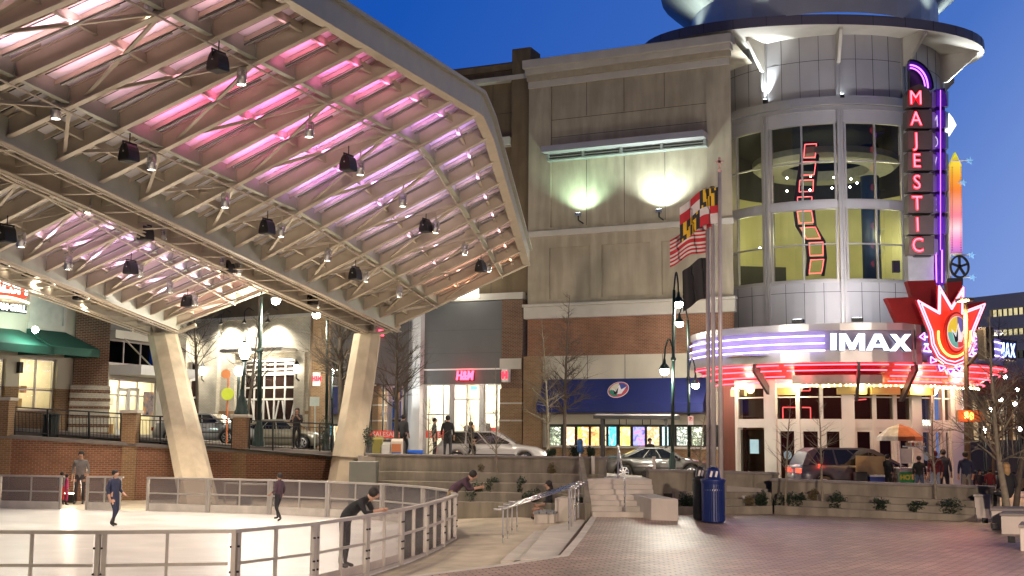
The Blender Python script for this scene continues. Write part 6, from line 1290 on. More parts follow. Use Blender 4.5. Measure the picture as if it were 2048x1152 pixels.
# block seat wall right of stairs
m = MB().use(CONCL); f0, f1_ = G(1302, 1040, .45), G(1357, 1042, .45); zt3 = P(1330, 997, f0.y).z; bk = Vector((-.35, 3.1, 0))
m.hexa([Vector((f0.x, f0.y, .4)), Vector((f1_.x, f1_.y, .4)), Vector((f1_.x, f1_.y, .4))+bk, Vector((f0.x, f0.y, .4))+bk], [Vector((f0.x, f0.y, zt3)), Vector((f1_.x, f1_.y, zt3)), Vector((f1_.x, f1_.y, zt3))+bk, Vector((f0.x, f0.y, zt3))+bk]); o = m.build('seat_block', bevel=.02); tag(o, 'long pale concrete seat block at the right of the stairs', 'seat wall')
m = MB().use(SEAM)
for k in range(5): t = (k+1)/6; a = Vector((f0.x, f0.y, zt3+.002))+bk*t; b = Vector((f1_.x, f1_.y, zt3+.002))+bk*t; m.beam(a, b, .015, .002)
m.build('joints', None, o)
# bench wall and low steps left of the pavers
w0_ = [G(1068, 1062, 0), G(1106, 1062, 0)]
m = MB().use(CONCL); a = G(1068, 1060, 0.02); zt4 = P(1069, 1028, a.y).z; b = G(1108, 1055, .02); bk = Vector((.95, 4.6, 0)); hgt = Vector((0, 0, zt4))
m.hexa([Vector((a.x, a.y, -.02)), Vector((a.x+.55, a.y-.02, -.02)), Vector((a.x+.55, a.y, -.02))+bk, Vector((a.x, a.y, -.02))+bk], [Vector((a.x, a.y, zt4)), Vector((a.x+.55, a.y-.02, zt4)), Vector((a.x+.55, a.y, zt4))+bk, Vector((a.x, a.y, zt4))+bk]); bw = m.build('bench_wall', bevel=.02); tag(bw, 'low concrete bench wall with a tiled grey top where a person sits', 'bench wall')
m = MB().use(brick('grey_bench_tiles', (.32, .33, .34), (.24, .25, .26), (.1, .1, .1), .2, .2, .02)); m.hexa([Vector((a.x-.03, a.y-.03, zt4+.001)), Vector((a.x+.58, a.y-.05, zt4+.001)), Vector((a.x+.58, a.y, zt4+.001))+bk, Vector((a.x-.03, a.y, zt4+.001))+bk], [Vector((a.x-.03, a.y-.03, zt4+.06)), Vector((a.x+.58, a.y-.05, zt4+.06)), Vector((a.x+.58, a.y, zt4+.06))+bk, Vector((a.x-.03, a.y, zt4+.06))+bk]); m.build('tiled_top', None, bw)
m = MB().use(CONCL); c0 = Vector((a.x+.57, a.y+.3, 0)); m.hexa([c0, c0+Vector((.9, 0, 0)), c0+Vector((1.3, 4.4, 0)), c0+Vector((.9, 4.4, 0))], [q+Vector((0, 0, .86)) for q in (c0, c0+Vector((.5, 0, 0)), c0+Vector((1.35, 4.4, 0)), c0+Vector((.9, 4.4, 0)))]) ; o = m.build('low_wall', bevel=.02); tag(o, 'broad low concrete wall behind the bench, beside the four handrails', 'low wall')
m = MB()
ls = empty('low_steps', G(1085, 1090, 0), 'two low concrete steps from the rink walkway up to the paved plaza', 'steps')
for i, (pts, z_) in enumerate((([(1001, 1122), (1068, 1062), (1110, 1058), (1075, 1118)], .15), ([(1040, 1119), (1098, 1052), (1175, 1036), (1115, 1113)], .3))):
    m = MB().use(CONCL); q = [G(x, y, z_) for x, y in pts]; m.prism([p-Vector((0, 0, z_+.02)) for p in q], (0, 0, z_+.02)); m.build('step', None, ls, bevel=.01)
# four sloping handrails
for i, (xb, yb) in enumerate(((1006, 1094), (1015, 1085), (1024, 1078), (1034, 1071))):
    f = G(xb, yb, 0.0); bt = P(xb, 1019-i*5, f.y); xt, yt_ = ((1138, 1052), (1143, 1045), (1150, 1036), (1157, 1028))[i]; tpf = G(xt, yt_, .45); tpf = P(xt, yt_, f.y+.6); tt_ = P(xt, 976-i*4, tpf.y)
    r = empty('sloping_handrail', f, ['nearest', 'second', 'third', 'farthest'][i]+' of the four parallel steel handrails beside the bench wall', 'handrail', 'steel handrails down to the rink walkway')
    m = MB().use(STAIN); m.path([bt+(bt-tt_).normalized()*.0+Vector((-.22, 0, 0)), bt, tt_, tt_+Vector((.25, 0, 0))], .024, 8); m.build('rail', None, r, smooth=True)
    for p0, p1 in ((f, bt), (tpf-Vector((0, 0, .1)), tt_)): m = MB().use(STAIN); m.tube(p0, p1, .02); m.build('post', None, r)
# right edge benches
for i, (x0, x1, y0, yb, lb) in enumerate(((1950, 1985, 989, 1038, 'pale concrete end wall at the right end of the planter'), (1984, 2062, 1017, 1060, 'concrete seat wall at the right edge below the seated person'), (2003, 2090, 1027, 1068, 'nearer concrete seat wall at the right edge with dark cap'), (2041, 2110, 1050, 1102, 'nearest concrete seat wall cut by the right edge'))):
    f = G(x0, yb, .45); g_ = G(x1, yb+1, .45); zt5 = P(x0, y0, f.y).z; m = MB().use(CONCL); bk = Vector((.5, 1.0, 0)); m.hexa([Vector((f.x, f.y, .4)), Vector((g_.x, f.y, .4)), Vector((g_.x, f.y, .4))+bk, Vector((f.x, f.y, .4))+bk], [Vector((f.x, f.y, zt5-.05)), Vector((g_.x, f.y, zt5-.05)), Vector((g_.x, f.y, zt5-.05))+bk, Vector((f.x, f.y, zt5-.05))+bk]); o = m.build('seat_wall', bevel=.02); tag(o, lb, 'seat wall')
    m = MB().use(CAP if i else CONCL); m.hexa([Vector((f.x-.04, f.y-.04, zt5-.05)), Vector((g_.x, f.y-.04, zt5-.05)), Vector((g_.x, f.y, zt5-.05))+bk, Vector((f.x-.04, f.y, zt5-.05))+bk], [Vector((f.x-.04, f.y-.04, zt5)), Vector((g_.x, f.y-.04, zt5)), Vector((g_.x, f.y, zt5))+bk, Vector((f.x-.04, f.y, zt5))+bk]); m.build('cap', None, o)
    if i: m = MB().use(BLACK); m.box((f.x-.04, f.y+.3, zt5-.3), (.1, .12, .12)); m.build('skate_stop', None, o)
# ================================================================== STREET LAMPS, POLES
SLG = glow('street_lamp_glass', (1, .97, .86), 60)
def gz_(p, up=None): return Vector((p.x, p.y, street_z(p.x, p.y) if up is None else up))
def pole_base(m, b, r=.09, h=1.0): m.lathe(b, [(r*2.6, 0), (r*2.6, .15), (r*2.1, .22), (r*1.9, h*.7), (r*1.3, h*.85), (r*1.15, h), (r, h+.05)], 12)
def hook_head(m, p, s=1.0):
    """bell shaped shade hanging at p (top of glass)"""
    m.lathe(p, [(.02, .5*s), (.05, .42*s), (.07, .25*s), (.16*s, .16*s), (.22*s, .02), (.24*s, 0)], 12)
def street_lamp(base, top, heads, lb, r=.075, power=900, col=(1, .93, .76), group='dark green hooked street lamps'):
    rt = empty('street_lamp', base, lb, 'street lamp', group)
    m = MB(smooth=True).use(DKGREEN); pole_base(m, base, r); m.tube(base+Vector((0, 0, 1)), top, r, r*.8, 12); m.lathe(lerp(base, top, .62), [(r*1.0, 0), (r*1.5, .04), (r*1.5, .1), (r, .16)], 12); m.build('pole', None, rt)
    for h in heads:
        m = MB(smooth=True).use(DKGREEN); side = Vector((h.x-top.x, h.y-top.y, 0)); z0 = min(top.z, h.z+.5)
        a = Vector((top.x, top.y, z0)); q = [a+side*t+Vector((0, 0, .75*math.sin(math.pi*min(1, t*.93))))*(1 if True else 0) for t in [k/10 for k in range(11)]]; q[-1] = h+Vector((0, 0, .45)); m.path(q, .035, 6); hook_head(m, h); m.build('lamp_arm', None, rt)
        m = MB(smooth=True).use(SLG); m.sphere(h-Vector((0, 0, .06)), .19, 10, (1, 1, .95)); m.build('bulb', None, rt); lamp('POINT', h-Vector((0, 0, .32)), power, col, rt, size=.16)
b = gz_(P(1345, 940, 49.0)); t = P(1348, 580, 49)
street_lamp(b, t, [P(1357, 605, 49.2), P(1329, 739, 48.7)], 'tall green street lamp in front of the brick wall, left of the flagpoles', power=900)
b = gz_(P(1378, 900, 58.9)); t = P(1376, 640, 58.9); street_lamp(b, t, [P(1359, 645, 58.7), P(1391, 768, 58.8)], 'green street lamp behind the sedan with a parking sign', power=150)
m = MB().use(WHITE); m.box(P(1381, 841, 58.6), (.27, .02, .42)); ps_ = m.build('parking_sign'); tag(ps_, 'small white and red no parking sign on the green lamp post behind the sedan', 'parking sign')
FX = Fr(1370, 58.58, 1390, 58.58); text('P', FX, FX.px(1381, 838)[0], FX.px(1381, 838)[1], .02, .2, BLACK, ps_, depth=.01, bold=.008); m = MB().use(RT)
cpx = FX.pt(FX.px(1381, 838)[0], FX.px(1381, 838)[1], .03); m.path([cpx+Vector((.1*math.cos(k*math.pi/8), 0, .1*math.sin(k*math.pi/8))) for k in range(17)], .01, 4); m.tube(cpx+Vector((-.07, 0, .07)), cpx+Vector((.07, 0, -.07)), .01); m.build('red_symbol', None, ps_)
b = gz_(P(517, 880, 49.2)); t = P(521, 592, 49.2); street_lamp(b, t, [P(552, 598, 49.4)], 'tall dark street lamp with a dazzling head between the canopy columns', r=.1, power=1100)
b = gz_(P(652, 890, 56)); t = P(655, 620, 56); street_lamp(b, t, [P(633, 627, 56)], 'street lamp behind the bare tree beside the right column', power=600)
b = gz_(P(672, 890, 60)); street_lamp(gz_(P(664, 890, 60)), P(664, 740, 60), [P(671, 738, 60)], 'low street lamp head glowing behind the bare tree trunk', power=200, r=.05)
# acorn lamp on pier
b = PIER[2]; rt = empty('acorn_lamp', b, 'green post lamp with a white acorn globe standing on the brick pier', 'post lamp'); tp = P(489, 724, b.y)
m = MB(smooth=True).use(DKGREEN); m.lathe(b, [(.3, 0), (.3, .12), (.24, .2), (.2, .5), (.1, .75), (.09, 1.0)], 12); m.tube(b+Vector((0, 0, .9)), tp, .075, .06, 10); m.lathe(tp, [(.08, 0), (.14, .06), (.14, .12)], 12); m.lathe(tp+Vector((0, 0, .12)), [(.2, .62), (.1, .7), (.03, .76), (.02, .95), (.0, 1.0)], 12); m.build('post', None, rt)
m = MB(smooth=True).use(glow('acorn_globe', (1, .97, .88), 22)); m.lathe(tp+Vector((0, 0, .12)), [(.13, 0), (.21, .18), (.23, .32), (.2, .5), (.15, .62)], 14); m.build('globe', None, rt); lamp('POINT', tp+Vector((-.3, -.2, .4)), 260, (1, .95, .82), rt, size=.25)
m = MB(smooth=True).use(glow('acorn_globe', (1, .97, .88), 22)); c = P(478, 742, 53); m.sphere(c, .22, 10); m.use(DKGREEN); m.tube(gz_(c), c, .06); o = m.build('globe_lamp'); tag(o, 'white globe lamp half hidden behind the acorn lamp', 'post lamp')
# orange sign post, disc, green-yellow disc
b = gz_(P(453, 885, 52)); rt = empty('sign_post', b, 'thin orange pole with a round orange sign and a yellow green disc', 'sign post'); m = MB().use(mat('orange_pole', (.5, .14, .04), .6)); m.tube(b, P(457, 742, 52), .04); m.build('pole', None, rt)
def disc(p, r, m_, nm, par): m = MB().use(m_); m.prism([p+Vector((r*math.cos(2*math.pi*k/20), 0, r*math.sin(2*math.pi*k/20))) for k in range(20)], Vector((0, .04, 0))); return m.build(nm, None, par)
disc(P(452, 748, 51.9), .2, mat('orange_disc', (.5, .18, .06), .6), 'round_sign', rt); disc(P(455, 788, 51.85), .27, mat('yellow_green_disc', (.42, .5, .03), .6), 'disc', rt)
m = MB().use(mat('sign_back_aluminium', (.35, .4, .36), .5, .3)); m.box(P(629, 803, 53), (.42, .03, .4)); m.tube(P(630, 812, 53), gz_(P(630, 880, 53)), .03); o = m.build('street_sign'); tag(o, 'grey backed street sign on a thin pole near the striped pilaster', 'street sign')
# traffic signal at right
b = gz_(P(1936, 970, 45)); rt = empty('traffic_signal', b, 'tall signal pole with an amber luminaire, lit orange hand signal and side arm', 'traffic signal'); PBR = mat('bronze_pole', (.12, .085, .06), .5, .3)
m = MB(smooth=True).use(PBR); m.lathe(b, [(.3, 0), (.3, .1), (.2, .2), (.17, 1.0), (.12, 1.1)], 12); m.tube(b+Vector((0, 0, 1)), P(1931, 606, 45), .12, .075, 12); m.build('pole', None, rt)
m = MB().use(PBR); m.tube(P(1932, 735, 45), P(1963, 700, 44.6), .07); m.box(P(1929, 600, 44.7), (.5, .6, .12)); m.build('arm', None, rt)
m = MB().use(glow('amber_street_glass', (1, .62, .22), 45)); m.box(P(1926, 601, 44.6), (.3, .4, .06)); m.build('luminaire_lens', None, rt); lamp('SPOT', P(1926, 606, 44.5), 1500, (1, .6, .25), rt, P(1926, 1000, 44.5), .15, 150, .6)
m = MB().use(mat('signal_housing', (.02, .02, .02), .5)); m.box(P(1975, 686, 44.5), (.35, .3, 1.15), .3); m.box(P(1963, 690, 44.6), (.3, .3, 1.1), -.4); m.build('signal_head', None, rt)
m = MB().use(mat('signal_box_orange', (.5, .18, .02), .5)); m.box(P(1940, 832, 44.7), (.95, .3, .42)); sb2 = m.build('pedestrian_signal', None, rt)
FX = Fr(1920, 44.5, 1960, 44.5); m = MB().use(glow('orange_hand_led', (1, .25, .06), 14)); c = P(1933, 833, 44.5); m.box(c, (.13, .02, .14))
for k in range(4): m.box(c+Vector((-.05+.034*k, 0, .12)), (.022, .02, .12))
m.box(c+Vector((.09, 0, .0)), (.05, .02, .05)); m.build('hand_symbol', None, sb2); text('0', FX, FX.px(1943, 833)[0], FX.px(1943, 833)[1], .02, .34, glow('orange_digit', (1, .3, .05), 8), sb2, depth=.02, bold=.02, sx=.8)
lamp('POINT', P(1935, 833, 44.1), 14, (1, .2, .08), rt, size=.1)
# parking meters, bollards
def small_post(x, y0, y1, Y, m_, r, lb, nm, cat, head=None):
    rt = P(x, y0, Y); b = gz_(P(x, y1, Y)); m = MB(smooth=True).use(m_); m.tube(b, rt, r, r, 10)
    if head: m.use(head); m.box(rt+Vector((0, 0, .12)), (.16, .12, .32)); m.sphere(rt+Vector((0, 0, .28)), .09, 8)
    o = m.build(nm, org=b); tag(o, lb, cat)
small_post(1160, 902, 955, 36.0, STAIN, .028, 'slender parking meter with a blue head standing behind the left terrace wall', 'parking_meter', 'parking meter', mat('blue_meter_head', (.03, .1, .25), .4))
small_post(1186, 912, 955, 35.6, PALE, .055, 'pale bollard at the left side of the stair head', 'bollard', 'bollard'); small_post(1308, 913, 955, 36.6, PALE, .055, 'pale bollard at the right side of the stair head', 'bollard', 'bollard')
# bus shelter
Yb = 57.2; bsr = empty('bus_shelter', gz_(P(1270, 930, Yb)), 'black framed glass bus shelter with a flat roof before the posters', 'bus shelter'); FZ = Fr(1180, Yb+.3, 1360, Yb-.3); gb = street_z(6, Yb)
m = MB().use(BLACK); u0, u1, z0, z1 = FZ.R(1187, 829, 1360, 838); m.fbox(FZ, u0, u1, z0, z1-.05, -1.6, .2); m.use(ALUF).fbox(FZ, u0+.1, u1-.1, z1-.05, z1+.02, -1.5, .1); m.build('roof', None, bsr)
for x in (1204, 1332): m = MB().use(BLACK); a, _ = FZ.px(x, 880); m.fbox(FZ, a-.07, a+.07, gb, z0, -.1, .04); m.build('post', None, bsr); m = MB().use(BLACK); m.fbox(FZ, a-.05, a+.05, gb, z0, -1.5, -1.4); m.build('post', None, bsr)
m = MB().use(BLACK); a0_, a1_ = FZ.px(1204, 880)[0], FZ.px(1332, 880)[0]; m.fbox(FZ, a0_, a1_, z0-.35, z0-.28, -1.45, -1.4)
for t in (.0, .25, .36, .62, .75, 1): m.fbox(FZ, lerp(a0_, a1_, t)-.02, lerp(a0_, a1_, t)+.02, z0-.28, z0, -1.45, -1.4)
m.build('rail', None, bsr); m = MB().use(GLASS); m.face([FZ.pt(a0_, gb+.3, -1.42), FZ.pt(a1_, gb+.3, -1.42), FZ.pt(a1_, z0-.35, -1.42), FZ.pt(a0_, z0-.35, -1.42)]); m.face([FZ.pt(a0_, gb+.3, -1.4), FZ.pt(a0_, gb+.3, -.1), FZ.pt(a0_, z0-.3, -.1), FZ.pt(a0_, z0-.3, -1.4)]); m.build('glass_panel', None, bsr); m = MB().use(BLACK); m.fbox(FZ, a0_+.5, a1_-.5, gb+.42, gb+.48, -1.3, -.9); m.build('bench', None, bsr)
# flagpoles and flags
def flagpole(x, ytop, ybot, Y, lb, fin, par=None):
    b = P(x+2, ybot, Y); b.z = .45; t = P(x, ytop, Y); rt = empty('flagpole', b, lb, 'flagpole', 'steel flagpoles'); m = MB(smooth=True).use(STAIN); m.lathe(b, [(.2, 0), (.2, .05), (.1, .12)], 12); m.use(mat('satin_aluminium_pole', (.62, .56, .52), .45, .3)).tube(b, t, .075, .05, 12); m.build('pole', None, rt); m = MB(smooth=True).use(mat('gilt_finial', (.6, .4, .1), .3, .8) if fin == 'ball' else NRs_pale)
    if fin == 'ball': m.sphere(t+Vector((0, 0, .08)), .09, 10)
    else: m.sphere(t+Vector((0, 0, .05)), .06, 8); m.box(t+Vector((0, 0, .3)), (.07, .04, .3)); m.box(t+Vector((0, 0, .32)), (.22, .04, .07))
    m.build('finial', None, rt); return rt, t
NRs_pale = mat('pink_finial', (.7, .45, .4), .4)
FY = 34.3
pA, tA = flagpole(1425, 383, 950, FY+.35, 'left flagpole with a gilt ball', 'ball'); pB, tB = flagpole(1439, 345, 950, FY, 'tallest flagpole with a cross shaped finial', 'cross'); pC, tC = flagpole(1415, 440, 950, FY+.8, 'shortest flagpole behind, flying the dark flag', 'ball')
def flag(name, lb, x0, y0, hpx, Lpx, Y, paint, drop=.35, ph=0., mats=None):
    """cloth grid blowing left from the hoist at x0; paint(s,t) picks a material"""
    o0 = P(x0, y0, Y); s = Y/FPX; H = hpx*s; L = Lpx*s; m = MB(smooth=True); nx, nz = 22, 14
    def pt(i, j):
        a, b_ = i/nx, j/nz; return o0+Vector((-L*a*.93, .16*math.sin(a*7+ph+b_*.8)*a**.5+.3*a*math.sin(ph), -H*b_-drop*L*a*a-.05*math.sin(a*9+ph)*a))
    for i in range(nx):
        for j in range(nz): m.use(paint((i+.5)/nx, (j+.5)/nz)); m.face([pt(i, j), pt(i+1, j), pt(i+1, j+1), pt(i, j+1)])
    o = m.build(name, org=o0); tag(o, lb, 'flag', 'flags on the steel poles')
    bmm = bmesh.new(); bmm.from_mesh(o.data); bmesh.ops.remove_doubles(bmm, verts=bmm.verts, dist=1e-4); bmm.to_mesh(o.data); bmm.free(); return o
Fr_ = mat('flag_red', (.5, .03, .04), .8); Fw_ = mat('flag_white', (.7, .66, .62), .8); Fb_ = mat('flag_blue', (.03, .05, .2), .8); Fy_ = mat('flag_gold', (.75, .48, .03), .8); Fk_ = mat('flag_black', (.03, .03, .03), .8)
def md(s, t):
    if (s < .5) == (t < .5):
        k = int((s % .5)/.5*6); d_ = (s % .5)/.5 > (t % .5)/.5; return Fy_ if (k % 2 == 0) == d_ else Fk_
    return Fr_ if (((s % .5) < .25) == ((t % .5) < .25)) else Fw_
flag('flag', 'gold black red and white quartered flag on the tallest pole', 1436, 374, 74, 80, FY, md, .5, 1.2)
flag('flag', 'red and white striped flag with a blue corner, below the quartered flag', 1417, 450, 56, 82, FY+.8, lambda s, t: Fb_ if (s > 9 or (s < .42 and t > .99)) else (Fr_ if int(t*13) % 2 == 0 else Fw_), .35, .4)
flag('flag', 'plain black drooping flag on the shortest pole', 1413, 515, 84, 50, FY+.8, lambda s, t: Fk_, .6, 2.2)
flag('flag', 'white and red county flag hanging close to the left pole', 1424, 412, 44, 22, FY+.35, lambda s, t: Fr_ if ((s > .5) != (t > .5)) else Fw_, .2, 3.0)
# bins
def bin_(x0, x1, yt, yb, m_, lb):
    c = (G(x0, yb, .45)+G(x1, yb, .45))/2; Yc = c.y; w = abs(P(x1, 900, Yc).x-P(x0, 900, Yc).x)/2*.86; H = P(x0, yt+18, Yc).z-.45; r = empty('litter_bin', c, lb, 'litter bin', 'slatted steel bins on the plaza')
    m = MB().use(m_)
    for k in range(30): t = 2*math.pi*k/30; a = c+Vector((w*math.cos(t), w*math.sin(t), .06)); m.beam(a, a+Vector((0, 0, H-.12)), .045, .018, up=Vector((math.cos(t), math.sin(t), 0)))
    m.build('slats', None, r); m = MB(smooth=True).use(m_); m.lathe(c, [(w*.9, .02), (w*.98, .02), (w*1.0, .08), (w*.9, .08)], 30); m.lathe(c, [(w*.98, H-.14), (w*1.02, H-.1), (w*1.16, H+.03), (w*1.16, H+.07), (w*.95, H+.06)], 30); m.build('rings', None, r)
    m = MB(smooth=True).use(BLACK); m.lathe(c, [(.0, .04), (w*.86, .04), (w*.86, H-.05), (w*.86, H-.04), (.0, H-.04)], 20); m.build('liner', None, r)
    m = MB(smooth=True).use(m_); hh_ = .34 if 'blue' in lb else .12; m.lathe(c, [(w*.95, H+.04), (w*.7, H+.1), (w*.62, H+hh_*.8), (w*.5, H+hh_), (0, H+hh_+.03)], 24); m.build('lid', None, r)
    if 'blue' in lb:
        m = MB(smooth=True).use(GALV); m.lathe(c, [(w*1.03, H-.22), (w*1.04, H-.2), (w*1.03, H-.18)], 30); m.build('band', None, r)
        m = MB().use(Fw_)
        for k in (-.35, .12): m.beam(c+Vector((k*w, -w*.72, H+.12)), c+Vector((k*w+.04, -w*.66, H+.26)), .05, .02, up=Vector((0, -1, 0)))
        m.build('recycling_mark', None, r)
bin_(1386, 1416, 943, 1041, mat('black_bin_enamel', (.012, .014, .014), .4), 'black slatted litter bin half hidden behind the blue one'); bin_(1402, 1452, 945, 1046, mat('blue_bin_enamel', (.008, .022, .12), .4, .1), 'blue slatted recycling bin with a domed lid by the flagpoles')
# planters/newspaper boxes behind terrace
for i, (x0, x1, yt, yb, m_, lb) in enumerate(((744, 764, 873, 903, mat('yellow_box', (.22, .2, .04), .5), 'yellow green newspaper box beside the right column'), (760, 780, 884, 906, mat('grey_box', (.5, .5, .48), .5), 'plain grey newspaper box'), (781, 804, 877, 904, mat('white_box', (.5, .45, .38), .5), 'white newspaper box with an orange and blue picture'))):
    b0, b1 = P(x0, yb, 47), P(x1, yb, 47); zt6 = P(x0, yt, 47).z; zb6 = street_z(b0.x, 47); m = MB().use(m_); m.hexa([Vector((b0.x, 47, zb6)), Vector((b1.x, 47, zb6)), Vector((b1.x, 47.45, zb6)), Vector((b0.x, 47.45, zb6))], [Vector((b0.x, 47, zt6-.1)), Vector((b1.x, 47, zt6-.1)), Vector((b1.x, 47.45, zt6)), Vector((b0.x, 47.45, zt6))]); o = m.build('newspaper_box', bevel=.02); tag(o, lb, 'newspaper box')
    if i == 2: m = MB().use(mat('orange_print', (.45, .16, .06), .6)); m.box(((b0.x+b1.x)/2, 46.98, zb6+.35), (.36, .02, .3)); m.use(PAL[5]).box(((b0.x+b1.x)/2, 46.975, zb6+.14), (.36, .02, .1)); m.build('front_print', None, o)
m = MB().use(mat('utility_green_grey', (.16, .17, .14), .6)); a = P(745, 938, 42.2); m.box(Vector((a.x-.1, 40.6, .9)), (.9, .8, 1.5)); o = m.build('utility_cabinet', bevel=.02); tag(o, 'grey green utility cabinet at the foot of the right column', 'utility cabinet')
m = MB().use(mat('bin_dark_green', (.015, .03, .025), .5)); a = P(101, 872, 46.6); zb7 = wp(100, 876).z
for k in range(22): t = 2*math.pi*k/22; q = Vector((a.x+.28*math.cos(t), a.y+.28*math.sin(t), zb7)); m.beam(q, q+Vector((0, 0, .85)), .05, .015, up=Vector((math.cos(t), math.sin(t), 0)))
m.lathe(Vector((a.x, a.y, zb7)), [(.0, .02), (.25, .02), (.25, .8), (.33, .86), (.33, .9), (.2, .95)], 20); o = m.build('litter_bin'); tag(o, 'dark green slatted bin behind the left railing', 'litter bin')
m = MB().use(GALV); a = G(448, 1004, 0); a = P(450, 968, 44.5); b7 = P(545, 970, 44.5); m.beam(a, b7, .5, .05)
for q in (a, b7): m.tube(q, Vector((q.x, q.y, 0)), .03)
o = m.build('table'); tag(o, 'long narrow folding table behind the far rink fence', 'table')
# ================================================================== TREES
def tree(base, H, lb, seed, m_=BARK, r0=None, spread=.45, levels=4, trunk_frac=.35, lean=(0, 0), nb=None, group=None, droop=0, name='bare_tree'):
    rnd = random.Random(seed); r0 = r0 or H*.014; rt = empty(name, base, lb, 'tree', group); tr = MB(smooth=True).use(m_); cr = MB().use(m_)
    def twig(p, d, L, r, lv):
        n = 4 if lv > 1 else 3; q = p
        for k in range(n):
            d2 = (d+Vector((rnd.uniform(-.16, .16), rnd.uniform(-.16, .16), rnd.uniform(-.04, .14)-droop*.1))).normalized(); e = q+d2*(L/n); rr = r*(1-.62*(k+1)/n); ra = r*(1-.62*k/n); cr.tube(q, e, ra, rr, 4 if lv > 2 else 3, cap=False)
            if lv > 0:
                for _ in range(2 if rnd.random() < (.8 if lv > 1 else .55) else 1):
                    s = rnd.uniform(0, 2*math.pi); o_ = d2.orthogonal().normalized(); o2 = d2.cross(o_); dd = (d2*rnd.uniform(.7, 1)+(o_*math.cos(s)+o2*math.sin(s))*rnd.uniform(.45, .85)).normalized(); twig(q.lerp(e, rnd.random()), dd, L*rnd.uniform(.4, .62), rr*.62, lv-1)
            q, d = e, d2
    n = 14; p = base.copy(); d = Vector((lean[0], lean[1], 1)).normalized()
    for k in range(n):
        t = (k+1)/n; d2 = (d+Vector((rnd.uniform(-.03, .03), rnd.uniform(-.03, .03), 0))).normalized(); e = p+d2*(H/n); ra, rb = r0*(1-.9*k/n), r0*(1-.9*t); tr.tube(p, e, ra, rb, 7, cap=False)
        if t > trunk_frac:
            for _ in range(nb or 3):
                s = rnd.uniform(0, 2*math.pi); L = H*spread*(1.15-t)*rnd.uniform(.6, 1.1); dd = Vector((math.cos(s), math.sin(s), rnd.uniform(.35, .9)-droop)).normalized(); twig(p.lerp(e, rnd.random()), dd, L, rb*.5, levels-2)
        p, d = e, d2
    tr.build('trunk', None, rt); cr.build('branches', None, rt); return rt
def tr_at(x, yb, yt, Y, z=None): b = P(x, yb, Y); b.z = street_z(b.x, b.y) if z is None else z; return b, P(x, yt, Y).z-b.z
b, H = tr_at(1128, 920, 590, 56); tree(b, H, 'tall bare street tree with dense fine twigs in front of the brick storey', 11, spread=.3, nb=5)
b, H = tr_at(1096, 920, 640, 53); tree(b, H, 'slimmer bare tree wound with pale bark, left of the blue awning', 12, m_=BARKL, spread=.26, nb=4)
b, H = tr_at(682, 900, 560, 52); tree(b, H, 'big dark bare tree just left of the right column', 13, spread=.42, nb=4, trunk_frac=.4, r0=.2)
b, H = tr_at(793, 900, 600, 52); tree(b, H, 'dark bare tree in front of the white corner pier', 14, spread=.4, nb=4, trunk_frac=.3, r0=.12)
b, H = tr_at(492, 880, 590, 54); tree(b, H, 'thin bare tree behind the acorn lamp against the washed wall', 15, spread=.42, nb=4, trunk_frac=.4)
b, H = tr_at(392, 886, 560, 56); tree(b, H, 'bare tree hidden behind the left column with branches reaching right', 16, spread=.5, nb=3, trunk_frac=.45, r0=.11)
SG = 'young bare saplings in the terraces'
for i, (x, yb, yt, Y, lb) in enumerate(((858, 950, 765, 41.0, 'pale sapling left of the two standing shoppers'), (951, 957, 765, 39.5, 'pale sapling in front of the shop door'), (996, 975, 730, 37.8, 'pale sapling in front of the right shop window'), (1396, 1000, 800, 35.0, 'thin sapling just left of the flagpoles'), (1571, 1015, 790, 34.0, 'pale sapling in front of the double doors'), (1645, 1018, 775, 33.8, 'pale sapling in front of the minivan tail light'), (1873, 1030, 770, 33.0, 'tall pale sapling in front of the people in red jackets'))):
    b = P(x, yb, Y); z0 = .4; b.z = z0; tree(b, P(x, yt, Y).z-z0, lb, 30+i, m_=BARKL, r0=.045, spread=.3, nb=3, trunk_frac=.42, levels=3, group=SG, name='sapling')
for i, (x, lx, sd) in enumerate(((2018, -.12, 51), (2024, .14, 52), (2012, .02, 53))):
    b = P(x, 1040, 30.5); b.z = .5
    if i == 0: tree(b, 5.2, 'large many stemmed bare tree cut by the right edge of the photo', 51, m_=BARKL, r0=.1, spread=.42, nb=3, trunk_frac=.3, lean=(-.08, 0)); 
b = P(2030, 1040, 32.0); b.z = .5; tree(b, 6.0, 'second bare tree leaning right at the right edge', 52, m_=BARK, r0=.09, spread=.42, nb=4, trunk_frac=.3, lean=(.1, 0))
b = P(1985, 960, 58); b.z = street_z(b.x, b.y); tree(b, 9, 'dark bare street tree down the side street', 54, spread=.4, nb=4)
